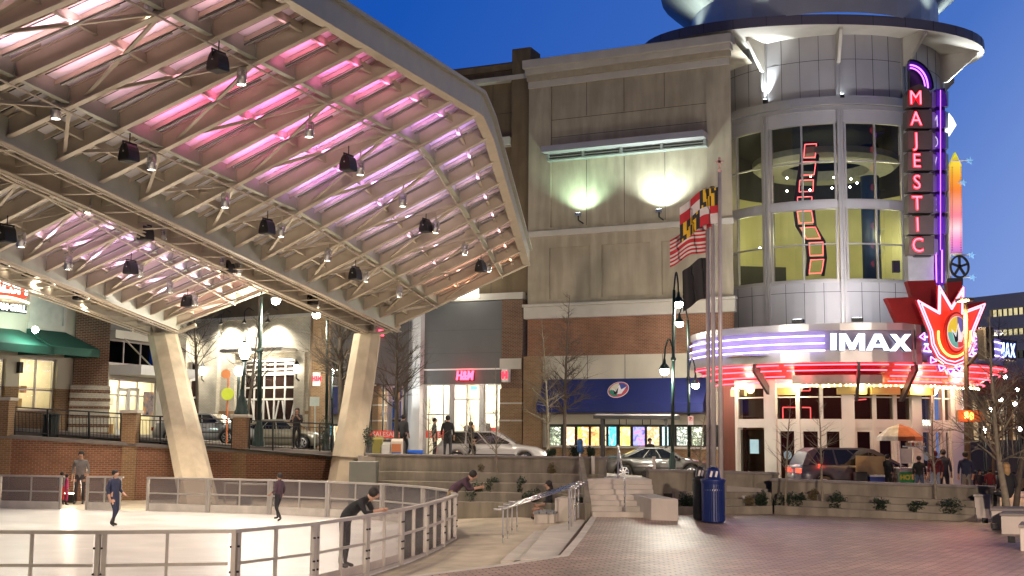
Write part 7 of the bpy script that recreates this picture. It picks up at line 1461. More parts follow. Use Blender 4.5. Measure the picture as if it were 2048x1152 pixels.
# shrubs
def shrub(x, y, wpx, hpx, Y, lb, seed, m_=LEAF, grp='low evergreen shrubs in the planters'):
    b = P(x, y, Y); s = Y/FPX; W_, H_ = wpx*s/2, hpx*s; rnd = random.Random(seed); m = MB().use(m_); lobes = [(Vector((rnd.uniform(-.6, .6)*W_, rnd.uniform(-.4, .4)*W_, H_*rnd.uniform(.35, .62))), rnd.uniform(.42, .62)) for _ in range(6)]
    for k in range(620):
        lc, lr = rnd.choice(lobes); d = Vector((rnd.gauss(0, 1), rnd.gauss(0, 1), rnd.gauss(0, 1))).normalized(); c = b+lc+Vector((d.x*W_*lr, d.y*W_*lr, d.z*H_*lr*.85))*rnd.uniform(.5, 1.1); sz_ = rnd.uniform(.02, .045); a = Vector((rnd.gauss(0, 1), rnd.gauss(0, 1), rnd.gauss(0, 1))).normalized(); e = a.orthogonal().normalized(); m.face([c-a*sz_, c+e*sz_*.5, c+a*sz_, c-e*sz_*.5])
    o = m.build('foliage'); r = empty('shrub', b, lb, 'shrub', grp); o.location = o.location-b; o.parent = r; ORG[o.name] = b.copy()
    m = MB().use(BARK)
    for k in range(5): m.tube(b-Vector((0, 0, .12)), b+Vector((rnd.uniform(-.5, .5)*W_, rnd.uniform(-.3, .3)*W_, H_*.6)), .012, .005, 4)
    m.build('stems', None, r)
def on_tier(x, T, i=0):
    a, b = T[i]; t = (x-a[0])/(b[0]-a[0]); q = P(x, lerp(a[1], b[1], t), lerp(a[2], b[2], t)+.5); A, B = P(*a), P(*b); q.z = lerp(A.z, B.z, t)-.1; return q
def shrub_t(x, w, h, T, i, lb, seed, mt=LEAF, grp='low evergreen shrubs in the planters'):
    b = on_tier(x, T, i); shrub(x, proj(b)[1], w, h, b.y, lb, seed, mt, grp)
for i, (x, w, h, lb) in enumerate(((1568, 42, 34, 'round shrub before the first sapling, right of the flagpoles'), (1680, 44, 40, 'round shrub under the minivan'), (1765, 42, 30, 'shrub in the middle of the right planter'), (1838, 48, 30, 'shrub left of the tallest sapling'), (1908, 58, 34, 'wide dark shrub at the right end of the planter'), (1600, 26, 34, 'loose shrub next to the small path light'))): shrub_t(x, w, h, RTs, 0, lb, 70+i)
RT3 = [((1352, 1014, 33.2), (1545, 1012, 33.8))]
for i, (x, w, h, T, k, lb) in enumerate(((948, 44, 46, LT, 0, 'shrub below the leaning man hands'), (985, 30, 34, LT, 1, 'small shrub left of the seated person'), (1042, 32, 34, LT, 1, 'shrub behind the handrails at the left terrace'), (1064, 46, 32, LT, 0, 'dark shrub behind the seated person'), (1375, 34, 34, RT3, 0, 'dark shrub behind the black bin'), (1523, 24, 34, RT3, 0, 'tufty shrub right of the blue bin'), (1160, 24, 18, LT, 0, 'tiny shrub beside the stairs'))): shrub_t(x, w, h, T, k, lb, 90+i)
for i, (x, y, w, h, Y, lb) in enumerate(((1150, 915, 34, 26, 37.0, 'shrub in the wall top planter by the parking meter'), (1100, 914, 26, 16, 37.2, 'low shrub near the white car bonnet'), (1180, 914, 20, 20, 36.8, 'small shrub at the right end of the terrace wall top'), (737, 895, 26, 44, 46, 'dark shrub beside the right column and newspaper boxes'), (652, 893, 40, 56, 50, 'dark shrub behind the railing left of the right column'))): shrub(x, y, w, h, Y, lb, 110+i)
for i, (x, T, k, lb) in enumerate(((968, LT, 3, 'dry grass tuft on the top left tier'), (1500, RT3, 0, 'dry grass tuft beside the blue bin'), (1630, RTs, 1, 'dry tuft between two saplings'), (1105, LT, 3, 'dry tuft on the left tier near the stairs'))): shrub_t(x, 24, 26, T, k, lb, 130+i, LEAFD, 'dry grass tufts in the tiers')
# two lamps added out of view to brighten the plaza
street_lamp(Vector((7.5, -5, .45)), Vector((7.5, -5, 7.6)), [Vector((6.9, -4.2, 7.0))], 'added green street lamp standing behind the photographer', power=5)
lamp('SPOT', Vector((6.9, -4.2, 6.7)), 28000, (1, .79, .64), None, Vector((8, 24, .5)), .3, 75, .9)  # added free-standing spot that brightens the paving
street_lamp(Vector((15, 11, .45)), Vector((15, 11, 7.6)), [Vector((14.2, 11.6, 7.0))], 'added green street lamp just outside the right edge of the view', power=5)
lamp('SPOT', Vector((14.2, 11.6, 6.7)), 5500, (1, .72, .62), None, Vector((8, 25, .5)), .3, 95, .9)  # second added spot, filling the plaza from the right
# ================================================================== PEOPLE
SKIN = mat('skin', (.42, .24, .16), .6, 0, .05, 5); HAIR = mat('dark_hair', (.015, .01, .008), .7, 0, .3, 20)
def cloth(name, c): return mat(name, c, .85, 0, .3, 5, .8, 13)
BLKC = cloth('black_cloth', (.014, .014, .016)); DKG = cloth('charcoal_cloth', (.04, .04, .045)); JEAN = cloth('blue_denim', (.05, .08, .14)); REDC = cloth('maroon_cloth', (.12, .012, .018)); PINK = cloth('pink_cloth', (.55, .05, .18)); REDT = cloth('red_cloth', (.5, .03, .02)); GRYC = cloth('grey_cloth', (.16, .15, .14)); KHAK = cloth('khaki_cloth', (.25, .19, .1)); NAVC = cloth('navy_cloth', (.02, .025, .06)); PURC = cloth('plum_cloth', (.06, .03, .045)); GRNC = cloth('teal_cloth', (.02, .06, .06)); PALEJ = cloth('pale_denim', (.2, .24, .32))
def person(lb, base, face, top, legs, h=1.74, pose='stand', hair=HAIR, skin=SKIN, arms=None, longhair=False, group=None, hood=None):
    """one continuous skinned body; local frame: -y is the way the person faces"""
    k = h/1.74; J = {'pel': (0, 0, .95), 'sp': (0, .01, 1.12), 'ch': (0, .01, 1.32), 'nk': (0, .02, 1.48), 'hd0': (0, .0, 1.56), 'hd': (0, -.01, 1.64), 'top': (0, 0, 1.715), 'nose': (0, -.095, 1.625), 'chin': (0, -.06, 1.545)}
    for s, n_ in ((-1, 'L'), (1, 'R')):
        J.update({n_+'hip': (s*.1, 0, .9), n_+'kn': (s*.115, -.02, .5), n_+'an': (s*.12, .03, .09), n_+'to': (s*.14, -.15, .035), n_+'sh': (s*.19, .01, 1.42), n_+'el': (s*.25, .05, 1.14), n_+'wr': (s*.245, -.06, .9), n_+'pa': (s*.24, -.08, .83)})
    if pose == 'walk': J['Lkn'] = (-.1, -.16, .52); J['Lan'] = (-.1, -.1, .12); J['Lto'] = (-.1, -.28, .09); J['Ran'] = (.1, .22, .1); J['Rto'] = (.1, .06, .03); J['Rwr'] = (.25, -.2, .98); J['Rpa'] = (.24, -.27, .95)
    if pose == 'lean':   # bent over a rail, forearms forward
        J.update({'sp': (0, -.1, 1.1), 'ch': (0, -.3, 1.24), 'nk': (0, -.46, 1.33), 'hd0': (0, -.52, 1.38), 'hd': (0, -.6, 1.42), 'top': (0, -.62, 1.5), 'nose': (0, -.7, 1.38), 'chin': (0, -.6, 1.32)})
        for s, n_ in ((-1, 'L'), (1, 'R')): J[n_+'sh'] = (s*.18, -.38, 1.3); J[n_+'el'] = (s*.2, -.5, 1.07); J[n_+'wr'] = (s*.07, -.74, 1.12); J[n_+'pa'] = (s*.04, -.8, 1.13)
    if pose == 'sit':
        for n_ in list(J): x, y, z = J[n_]; J[n_] = (x, y, z-.45)
        for s, n_ in ((-1, 'L'), (1, 'R')): J[n_+'kn'] = (s*.12, -.42, .5); J[n_+'an'] = (s*.12, -.45, .09); J[n_+'to'] = (s*.13, -.62, .035); J[n_+'wr'] = (s*.15, -.25, .62); J[n_+'pa'] = (s*.12, -.32, .6)
    if pose == 'phone':
        for s, n_ in ((-1, 'L'), (1, 'R')): J[n_+'el'] = (s*.24, -.1, 1.16); J[n_+'wr'] = (s*.1, -.28, 1.36); J[n_+'pa'] = (s*.06, -.31, 1.42)
    if arms: J.update(arms)
    R_ = {'pel': .145, 'sp': .125, 'ch': .15, 'nk': .058, 'hd0': .07, 'hd': .098, 'top': .07, 'nose': .018, 'chin': .045, 'hip': .095, 'kn': .062, 'an': .045, 'to': .038, 'sh': .068, 'el': .05, 'wr': .034, 'pa': .036}
    E_ = [('pel', 'sp'), ('sp', 'ch'), ('ch', 'nk'), ('nk', 'hd0'), ('hd0', 'hd'), ('hd', 'top'), ('hd', 'nose'), ('hd0', 'chin')]
    for n_ in 'LR': E_ += [('pel', n_+'hip'), (n_+'hip', n_+'kn'), (n_+'kn', n_+'an'), (n_+'an', n_+'to'), ('ch', n_+'sh'), (n_+'sh', n_+'el'), (n_+'el', n_+'wr'), (n_+'wr', n_+'pa')]
    names = list(J); V = [Vector(J[n]) for n in names]; zone = []
    for n_ in names: q = n_[1:] if n_[0] in 'LR' else n_; zone.append('skin' if q in ('hd0', 'hd', 'top', 'nose', 'chin', 'wr', 'pa') else 'legs' if q in ('hip', 'kn') else 'shoe' if q in ('an', 'to') else 'top')
    rads = [R_[n_[1:] if n_[0] in 'LR' else n_] for n_ in names]; ed = [(names.index(a), names.index(b)) for a, b in E_]
    for s, n_ in ((-1, 'L'), (1, 'R')):      # five short curled fingers each
        w = Vector(J[n_+'wr']); pa = Vector(J[n_+'pa']); d = (pa-w).normalized(); sd = d.cross(Vector((0, 1, .2))).normalized(); cu = d.cross(sd).normalized(); ip = names.index(n_+'pa')
        for q in range(5):
            o_ = (q-1.5)*.019 if q < 4 else -.045*s; l_ = (.07, .08, .075, .06, .05)[q]; i = len(V); V += [pa+sd*o_+d*l_*.45+cu*.005, pa+sd*o_+d*l_*.9+cu*.03]; zone += ['skin', 'skin']; rads += [.0095, .008]; ed += [(ip, i), (i, i+1)]
    rot = Matrix.Rotation(face, 3, 'Z'); me = bpy.data.meshes.new('person'); me.from_pydata([rot@(v*k) for v in V], ed, []); ob = bpy.data.objects.new('person_tmp', me); COL.objects.link(ob)
    sm = ob.modifiers.new('s', 'SKIN'); sm.use_smooth_shade = True
    for i, sv in enumerate(me.skin_vertices[0].data): sv.radius = (rads[i]*k*(1.25 if names[i:i+1] in (['pel'], ['ch'], ['sp']) else 1), rads[i]*k); sv.use_root = (i == 0)
    sb3 = ob.modifiers.new('u', 'SUBSURF'); sb3.levels = 1; sb3.render_levels = 1
    dg = bpy.context.evaluated_depsgraph_get(); dg.update(); m2 = bpy.data.meshes.new_from_object(ob.evaluated_get(dg)); bpy.data.objects.remove(ob)
    mm = {'skin': skin, 'legs': legs, 'shoe': BLACK, 'top': top}; keys = list(mm); m2.materials.clear()
    for q in keys: m2.materials.append(mm[q])
    sk = [rot@(v*k) for v in V]
    # assign by the nearest bone point
    samp = [(sk[a].lerp(sk[b], t), zone[a] if t < .5 else zone[b]) for a, b in ed for t in (0, .2, .4, .6, .8, 1)]
    for p_ in m2.polygons: c = p_.center; z_ = min(samp, key=lambda s_: (s_[0]-c).length_squared)[1]; p_.material_index = keys.index(z_); p_.use_smooth = True
    o = bpy.data.objects.new('person', m2); COL.objects.link(o); o.location = base; ORG[o.name] = Vector(base); tag(o, lb, 'person', group)
    hd = rot@(Vector(J['hd'])*k); tp_ = rot@(Vector(J['top'])*k); bk_ = rot@Vector((0, .022, 0)); m = MB(smooth=True).use(hood or hair); c = Vector(base)+hd.lerp(tp_, .45)+bk_; m.sphere(c, .108*k, 10, (1, 1.02, 1.0))
    if longhair: m.sphere(c+bk_*1.4-Vector((0, 0, .12)), .1*k, 8, (1, .7, 1.5))
    hm_ = m.build('hood' if hood else 'hair', None, o); return o
def at_street(x, Y): p = P(x, 900, Y); return Vector((p.x, p.y, street_z(p.x, p.y)))
b = wp(592, 900, .9); b.z = wp(592, 899).z-.02; person('woman in black with long hair holding up a phone behind the railing', b, 0, BLKC, BLKC, 1.68, 'phone', longhair=True)
# shoppers
SGp = 'people on the pavement before the clothes shop'
for x, Y, top, legs, hh_, f, lb, ps_ in ((806, 50.3, DKG, BLKC, 1.7, 2.6, 'grey hooded person at the left before the bright display', 'walk'), (869, 50, BLKC, BLKC, 1.66, 1.4, 'small dark figure just left of the broad shouldered man', 'stand'), (895, 49.6, BLKC, DKG, 1.78, 3.0, 'broad shouldered man in black seen from behind', 'stand'), (942, 52, BLKC, BLKC, 1.68, 2.0, 'dark figure standing by the shop door', 'walk')):
    b = at_street(x, Y); b.z += .04; person(lb, b, f, top, legs, hh_, ps_, group=SGp)
b = P(905, 985, 31.6); b.z = .02; b = Vector((-1.2-.35, 31.2, .1)); person('man in a dark plum pullover and khaki trousers leaning on the rink fence end', b, rad(82), PURC, KHAK, 1.76, 'lean')
pl_ = P(748, 1010, 22.8); person('person in a dark coat leaning over the near fence, back to the ice', Vector((pl_.x-.62, 23.4, .03)), rad(75), BLKC, BLKC, 1.72, 'lean')
def on_ice(x, yfeet): p = G(x, yfeet, .035); p.z = .035; return p
person('child in red trousers at the far fence', on_ice(121, 1010), rad(200), GRYC, REDT, 1.12, 'stand', longhair=True); person('child in a pink coat beside the fence', on_ice(132, 1011), rad(120), PINK, PINK, 1.05, 'stand')
b = P(160, 960, 43.2); b.z = 0; person('man in a grey jacket standing behind the gate opening', b, .15, GRYC, DKG, 1.84, 'stand')
person('skater in dark blue clothes gliding in the middle of the ice', on_ice(226, 1054), rad(60), NAVC, NAVC, 1.5, 'walk'); person('skater in black near the right part of the ice', on_ice(556, 1042), rad(240), PURC, BLKC, 1.36, 'walk')
for x, y, lb, c in ((8, 962, 'small figure at the left end of the far fence', GRYC),): pass
# seated on bench
a = G(1068, 1060, .02); person('person in black shorts sitting on the tiled bench wall', Vector((a.x+.42, a.y+1.3, zt4-.42)), rad(-80), BLKC, cloth('bare_shins', (.3, .17, .11)), 1.68, 'sit', longhair=True)
b = P(2018, 1010, 31.2); person('person in black sitting at the right edge with long blond hair, back to us', Vector((b.x, 31.3, .7)), rad(185), BLKC, BLKC, 1.68, 'sit', hair=mat('blond_hair', (.35, .22, .09), .7), longhair=True)
# people by the hot dog cart
CG = 'people near the snack cart'
for x, yt, Y, top, legs, f, ps_, lb, hd_ in ((1837, 915, 44, BLKC, JEAN, 2.9, 'stand', 'person in a dark hooded coat seen from behind, right of the snack cart', None), (1869, 903, 43.5, REDC, PALEJ, 3.1, 'stand', 'person in a maroon hooded jacket and pale jeans behind the tall sapling', REDC), (1886, 900, 45.5, NAVC, NAVC, 2.6, 'stand', 'tall dark haired person right behind the maroon jacket', None), (1930, 905, 43, NAVC, GRYC, 3.0, 'stand', 'person in a navy vest with red sleeves beside the signal pole', None), (1744, 912, 46.5, GRYC, DKG, 1.5, 'stand', 'thin grey figure by the cardboard boxes', None), (1775, 910, 45.5, BLKC, BLKC, 2.2, 'stand', 'dark figure bending over the snack cart', None)):
    b = at_street(x, Y); b.z += .01; zt8 = P(x, yt, Y).z; person(lb, b, f, top, legs, max(1.5, min(1.85, zt8-b.z)), ps_, hood=hd_, group=CG)
for i, (x, Y) in enumerate(((1958, 60), (1970, 63), (1978, 58), (1990, 66), (2002, 61), (2014, 64), (2026, 59), (2040, 62), (1948, 66), (2034, 68), (1984, 70), (1964, 72))):
    b = at_street(x, Y); b.z -= .1; person(['first', 'second', 'third', 'fourth', 'fifth', 'sixth', 'seventh', 'eighth', 'ninth', 'tenth', 'eleventh', 'twelfth'][i]+' passer-by in the crowd crossing the side street', b, i*1.3, (DKG, KHAK, REDC, GRYC, PURC, BLKC)[i % 6], (JEAN, BLKC, DKG)[i % 3], 1.62+.03*(i % 6), 'walk', group='blurred crowd crossing the side street')
person('dark silhouette behind the poster row inside the bus shelter', at_street(1300, 57.8)+Vector((0, 0, .03)), .3, BLKC, BLKC, 1.72, 'stand')
for x, lb, dy in ((1482, 'small dark silhouette in the lower left corner of the tower window', -3.2), (1790, 'small dark silhouette in the lower right corner of the tower window', -3.2)):
    p = P(x, 560, 68.4 if x < 1500 else 66.0); person(lb, Vector((p.x, p.y+.2, zw['b']-1.2)), 2.8, BLKC, BLKC, 1.66, 'stand')
# ================================================================== VEHICLES
TG = mat('dark_car_glass', (.012, .014, .016), .06, 0, 0, 1, spec=.8, coat=1)
def car(name, lb, base, yaw, L, Wd, H, prof, wl, paint, wheels, wr=.32, lights=True, cat='car', lamps_on=True, glass_pos=None):
    """prof: body side outline (x from 0 rear to 1 front, z in m); wl: greenhouse outline; wheels: x fractions"""
    rt = empty(name, base, lb, cat); R = Matrix.Rotation(yaw, 3, 'Z'); hw = Wd/2
    def T(x, y, z): return Vector(base)+R@Vector(((x-.5)*L, y, z))
    # lower body: loft of the side outline with tucked ends
    low = []; n = len(prof)
    def zt_at(x, P_):
        for (x0, z0), (x1, z1) in zip(P_[:-1], P_[1:]):
            if x0 <= x <= x1: return lerp(z0, z1, (x-x0)/max(1e-6, x1-x0))
        return P_[-1][1]
    m = MB(smooth=True).use(paint); NX = 56; cols_ = []
    for i in range(NX+1):
        x = i/NX; zt_ = zt_at(x, prof); e = min(x, 1-x); tuck = .09*max(0, 1-e/.09)**2; w_ = hw*(1-tuck*1.6); zb_ = .2+(.1*max(0, 1-e/.05))
        for c_ in wheels:
            d = abs((x-c_)*L)
            if d < wr+.07: zb_ = max(zb_, wr+math.sqrt((wr+.07)**2-d*d)-.02)
        zb_ = min(zb_, zt_-.06); zm = lerp(zb_, zt_, .55)
        cols_.append([T(x, -w_*.94, zb_), T(x, -w_, lerp(zb_, zt_, .3)), T(x, -w_, zm), T(x, -w_*.965, zt_-.05), T(x, -w_*.88, zt_), T(x, 0, zt_+.03), T(x, w_*.88, zt_), T(x, w_*.965, zt_-.05), T(x, w_, zm), T(x, w_, lerp(zb_, zt_, .3)), T(x, w_*.94, zb_)])
    for a, b in zip(cols_[:-1], cols_[1:]):
        for j in range(10): m.face([a[j], b[j], b[j+1], a[j+1]])
        m.face([a[0], a[10], b[10], b[0]])
    m.face(cols_[0]); m.face(cols_[-1]); bd = m.build('body', None, rt)
    bmm = bmesh.new(); bmm.from_mesh(bd.data); bmesh.ops.remove_doubles(bmm, verts=bmm.verts, dist=1e-4); bmesh.ops.recalc_face_normals(bmm, faces=bmm.faces); bmm.to_mesh(bd.data); bmm.free()
    # greenhouse
    def gh(m, k, zcut=None, grow=0.):
        pts = [(x, z) for x, z in wl]; zb_ = min(z for _, z in pts); zt_ = max(z for _, z in pts); out = []
        for x, z in pts: t = (z-zb_)/(zt_-zb_); out.append((x, z, hw*(.9-.2*t)+grow))
        return out
    g = gh(m, 0); m = MB(smooth=False).use(paint); nn = len(g)
    for (x0, z0, w0), (x1, z1, w1) in zip(g[:-1], g[1:]): m.face([T(x0, -w0, z0), T(x1, -w1, z1), T(x1, w1, z1), T(x0, w0, z0)])
    for s in (-1, 1): m.face([T(x, s*w_, z) for x, z, w_ in g])
    m.build('roof', None, rt, bevel=.03)
    zb_ = min(z for _, _, z in [(0, 0, q[1]) for q in wl]); zt_ = max(q[1] for q in wl)
    xr0, xr1 = wl[0][0], wl[-1][0]; tops = [q[0] for q in wl if q[1] > zt_-.04]; xt0, xt1 = min(tops), max(tops)
    def wz(z): t = (z-zb_)/(zt_-zb_); return hw*(.9-.2*t)+.012
    za_, zc_ = zb_+.03, zt_-.07
    def xl(z): return lerp(xr0, xt0, (z-zb_)/(zt_-zb_))
    def xr(z): return lerp(xr1, xt1, (z-zb_)/(zt_-zb_))
    gp = glass_pos or [(.0, .3), (.33, .62), (.65, 1.0)]
    for s in (-1, 1):
        for q0, q1 in gp:
            def X(q, z): return lerp(xl(z)+.035, xr(z)-.03, q)
            m = MB().use(TG); m.face([T(X(q0, za_), s*wz(za_), za_), T(X(q1, za_), s*wz(za_), za_), T(X(q1, zc_), s*wz(zc_), zc_), T(X(q0, zc_), s*wz(zc_), zc_)]); m.build('side_window', None, rt)
    for xa, xb, nm in ((xr1, xt1, 'windscreen'), (xr0, xt0, 'rear_window')):
        sg_ = 1 if nm == 'windscreen' else -1; off = .012/L*sg_*1.5
        m = MB().use(TG); m.face([T(lerp(xa, xb, .06)+off, -hw*.84, lerp(zb_, zt_, .06)+.01), T(lerp(xa, xb, .06)+off, hw*.84, lerp(zb_, zt_, .06)+.01), T(lerp(xa, xb, .9)+off, hw*.68, lerp(zb_, zt_, .9)+.012), T(lerp(xa, xb, .9)+off, -hw*.68, lerp(zb_, zt_, .9)+.012)]); m.build(nm, None, rt)
    for c_ in wheels:
        for s in (-1, 1):
            c = T(c_, s*(hw-.12), wr); ax = R@Vector((0, s, 0)); m = MB(smooth=True).use(RUBBER); m.tube(c-ax*.1, c+ax*.1, wr, wr, 24); w_ = m.build('wheel', None, rt); m = MB().use(STAIN)
            m.tube(c+ax*.085, c+ax*.112, wr*.28, wr*.2, 12)
            u_ = R@Vector((1, 0, 0))
            for k in range(7): t = 2*math.pi*k/7; dd = u_*math.cos(t)+Vector((0, 0, 1))*math.sin(t); m.beam(c+ax*.1+dd*.04, c+ax*.1+dd*wr*.62, .05, .02, up=ax)
            for k in range(20): t0, t1 = 2*math.pi*k/20, 2*math.pi*(k+1)/20; d0 = u_*math.cos(t0)+Vector((0, 0, 1))*math.sin(t0); d1 = u_*math.cos(t1)+Vector((0, 0, 1))*math.sin(t1); m.face([c+ax*.113+d0*wr*.6, c+ax*.113+d1*wr*.6, c+ax*.105+d1*wr*.7, c+ax*.105+d0*wr*.7])
            m.build('rim', None, w_)
    zl = zt_at(.02, prof)-.22; zf_ = zt_at(.97, prof)-.12
    for s in (-1, 1):
        m = MB().use(glow('tail_light_red', (1, .04, .02), 5) if lamps_on else mat('tail_lens_red', (.3, .01, .01), .2)); q = T(.0, s*hw*.68, zl); m.box(q+R@Vector((.0, 0, 0)), (.1, .38, .16), yaw); m.build('tail_light', None, rt)
        m = MB().use(glow('headlight_white', (1, .93, .8), 9) if lamps_on else mat('head_lens', (.6, .6, .58), .1)); q = T(.985, s*hw*.66, zf_); m.box(q, (.14, .4, .14), yaw); m.build('headlight', None, rt)
    m = MB().use(mat('black_trim', (.02, .02, .02), .6))
    for s in (-1, 1): m.beam(T(wheels[0]+.08, s*(hw+.004), .52), T(wheels[1]-.08, s*(hw+.004), .52), .02, .05)
    m.build('side_moulding', None, rt); m = MB().use(PAINTCH)
    for s in (-1, 1):
        for q in gp[1:]: m.box(T(lerp(xr0, xr1, (q[0]+.02)), s*(hw*.985), zb_-.16), (.16, .025, .03), yaw)
    m.build('door_handles', None, rt); m = MB(smooth=True).use(paint)
    for s in (-1, 1): m.sphere(T(xr1-.06, s*(hw+.05), zb_+.04), .09, 8, (1, .9, .7))
    m.build('mirrors', None, rt); return rt, T
PAINTCH = mat('chrome_trim', (.6, .6, .6), .2, .9)
def paint_(n, c): return mat(n, c, .32, .15, .04, 1, coat=.6)
b = at_street(1312, 54.5); b.z -= .12; yaw = rad(-3)
sed = car('sedan', 'olive grey sedan with lit tail light, stopped in front of the bus shelter', b, yaw, 4.95, 1.84, 1.44, [(0, .78), (.03, .98), (.2, 1.0), (.3, .98), (.62, .96), (.72, .95), (.86, .86), (.97, .72), (1, .6)], [(.17, .98), (.33, 1.36), (.38, 1.42), (.55, 1.43), (.6, 1.39), (.75, .93)], paint_('olive_grey_paint', (.06, .055, .045)), (.2, .8), .33)
lamp('POINT', sed[1](1.06, -.5, .6), 25, (1, .93, .8), None, size=.1, name='headlight_glow'); lamp('POINT', sed[1](-.04, -.5, .75), 8, (1, .05, .02), None, size=.1, name='tail_glow')
b = at_street(985, 53.6); b.z -= .12; car('estate_car', 'silvery white estate car driving past the clothes shop with bright headlights', b, rad(-5), 4.9, 1.85, 1.55, [(0, .8), (.03, 1.0), (.3, 1.02), (.62, 1.0), (.72, .98), (.9, .86), (.98, .7), (1, .6)], [(.04, 1.02), (.1, 1.5), (.15, 1.56), (.5, 1.57), (.56, 1.52), (.74, .98)], paint_('silver_white_paint', (.5, .48, .46)), (.19, .8), .33)
b = at_street(1714, 47.2); b.z -= .0; car('minivan', 'dark grey purple minivan with a glowing tail light parked behind the planter wall', b, rad(4), 5.1, 1.95, 1.75, [(0, .9), (.02, 1.1), (.3, 1.12), (.68, 1.08), (.78, 1.04), (.93, .88), (.98, .75), (1, .6)], [(.02, 1.1), (.07, 1.6), (.13, 1.74), (.5, 1.75), (.58, 1.7), (.82, 1.04)], paint_('dark_plum_paint', (.06, .055, .075)), (.18, .8), .34, cat='minivan')
p = P(1643, 929, 46.4); lamp('POINT', p-Vector((.1, .3, 0)), 14, (1, .05, .02), None, size=.08, name='tail_glow')
b = at_street(556, 57); b.z -= .12; car('parked_car', 'pale beige saloon parked behind the railing between the columns', b, rad(-6), 4.6, 1.8, 1.42, [(0, .78), (.03, .95), (.2, .97), (.62, .95), (.72, .93), (.9, .82), (.98, .68), (1, .6)], [(.16, .95), (.3, 1.34), (.36, 1.4), (.55, 1.41), (.6, 1.37), (.76, .92)], paint_('beige_paint', (.2, .18, .13)), (.2, .8), .32, lamps_on=False)
b = at_street(410, 56); b.z -= .12; car('parked_car', 'white car seen between the left column and the acorn lamp pier', b, rad(-8), 4.5, 1.8, 1.42, [(0, .78), (.03, .95), (.2, .97), (.62, .95), (.72, .93), (.9, .82), (.98, .68), (1, .6)], [(.16, .95), (.3, 1.34), (.36, 1.4), (.55, 1.41), (.6, 1.37), (.76, .92)], paint_('white_car_paint', (.3, .3, .3)), (.2, .8), .32, lamps_on=False)
for i, (x, Y, ya, c) in enumerate(((1985, 78, 95, (.1, .02, .02)), (2016, 82, 95, (.1, .1, .1)), (2036, 74, 93, (.3, .3, .32)))):
    b = at_street(x, Y); b.z -= .12; car('distant_car', ['dark red car with tail lights down the side street', 'black car with tail lights behind the branches', 'pale car nearest in the side street'][i], b, rad(ya), 4.6, 1.8, 1.45, [(0, .78), (.03, .95), (.2, .97), (.62, .95), (.72, .93), (.9, .82), (.98, .68), (1, .6)], [(.16, .95), (.3, 1.34), (.36, 1.4), (.55, 1.41), (.6, 1.37), (.76, .92)], paint_('far_car_paint_%d' % i, c), (.2, .8), .32)
# ================================================================== SNACK CART
b = at_street(1797, 45.0); ct = empty('snack_cart', b, 'snack cart with an orange and white umbrella, shelves and a green menu sign', 'snack cart'); Yc = b.y
m = MB().use(STAIN); x0, x1 = P(1800, 940, Yc).x, P(1832, 940, Yc).x; zc = P(1815, 926, Yc).z; m.box(((x0+x1)/2+.15, Yc, b.z+.62), (1.1, .8, zc-b.z-.35)); m.build('cart_body', None, ct, bevel=.02)
for s in (-.4, .4):
    m = MB(smooth=True).use(RUBBER); c = Vector(((x0+x1)/2+.15+s, Yc-.42, b.z+.22)); m.tube(c-Vector((0, .04, 0)), c+Vector((0, .04, 0)), .22, .22, 16); m.build('wheel', None, ct)
m = MB().use(STAIN); zs_ = P(1815, 893, Yc).z; m.box(((x0+x1)/2+.25, Yc, zs_), (.75, .35, .05))
for s in (-.4, .6): m.tube(Vector(((x0+x1)/2+s*.9, Yc, zc)), Vector(((x0+x1)/2+s*.9, Yc, zs_+.1)), .015)
m.build('shelf', None, ct); m = MB(); rnd = random.Random(3)
for k in range(9): m.use(rnd.choice([PAL[3], PAL[4], Fy_, PAL[2]])); m.box(((x0+x1)/2-.05+.08*k, Yc-.05, zs_+.09), (.06, .12, rnd.uniform(.08, .16)))
m.build('snacks', None, ct)
um = P(1799, 852, Yc); rU = 43/FPX*Yc*1.02; zr = P(1799, 873, Yc).z; UO = cloth('orange_umbrella_cloth', (.42, .14, .07)); UW = cloth('white_umbrella_cloth', (.65, .6, .52))
m = MB()
for k in range(8):
    t0, t1 = math.pi*(k-.5)/4, math.pi*(k+.5)/4; m.use(UO if k in (6, 2, 7) else UW); a_, b_ = um+Vector((rU*math.cos(t0), rU*math.sin(t0), zr-um.z)), um+Vector((rU*math.cos(t1), rU*math.sin(t1), zr-um.z)); pm_ = um+Vector((0, 0, .08)); am_, bm_ = pm_.lerp(a_, .5)+Vector((0, 0, .09)), pm_.lerp(b_, .5)+Vector((0, 0, .09)); m.face([pm_, am_, bm_]); m.face([am_, a_, b_, bm_]); m.face([a_, b_, b_-Vector((0, 0, .16)), a_-Vector((0, 0, .16))])
m.build('umbrella', None, ct); m = MB().use(WHITE); m.tube(Vector((um.x, um.y, b.z+.5)), um, .022); m.build('umbrella_pole', None, ct)
m = MB().use(mat('green_menu_sign', (.01, .14, .04), .5, emit=(.02, .3, .08), es=.05)); q = P(1814, 955, Yc-.45); m.box(q, (.55, .03, .38)); ms = m.build('menu_sign', None, ct); FX = Fr(1790, Yc-.47, 1830, Yc-.47); text('HOT', FX, FX.px(1814, 955)[0], FX.px(1814, 955)[1], .02, .24, glow('yellow_sign_letters', (1, .6, .1), .15), ms, depth=.01, bold=.012); text('DOGS', FX, FX.px(1800, 868)[0], FX.px(1800, 868)[1], .5, .12, REDT, ct, depth=.005) if False else None
m = MB().use(PAL[2]); m.box(P(1812, 912, Yc-.2), (.45, .03, .55)); m.build('price_board', None, ct)
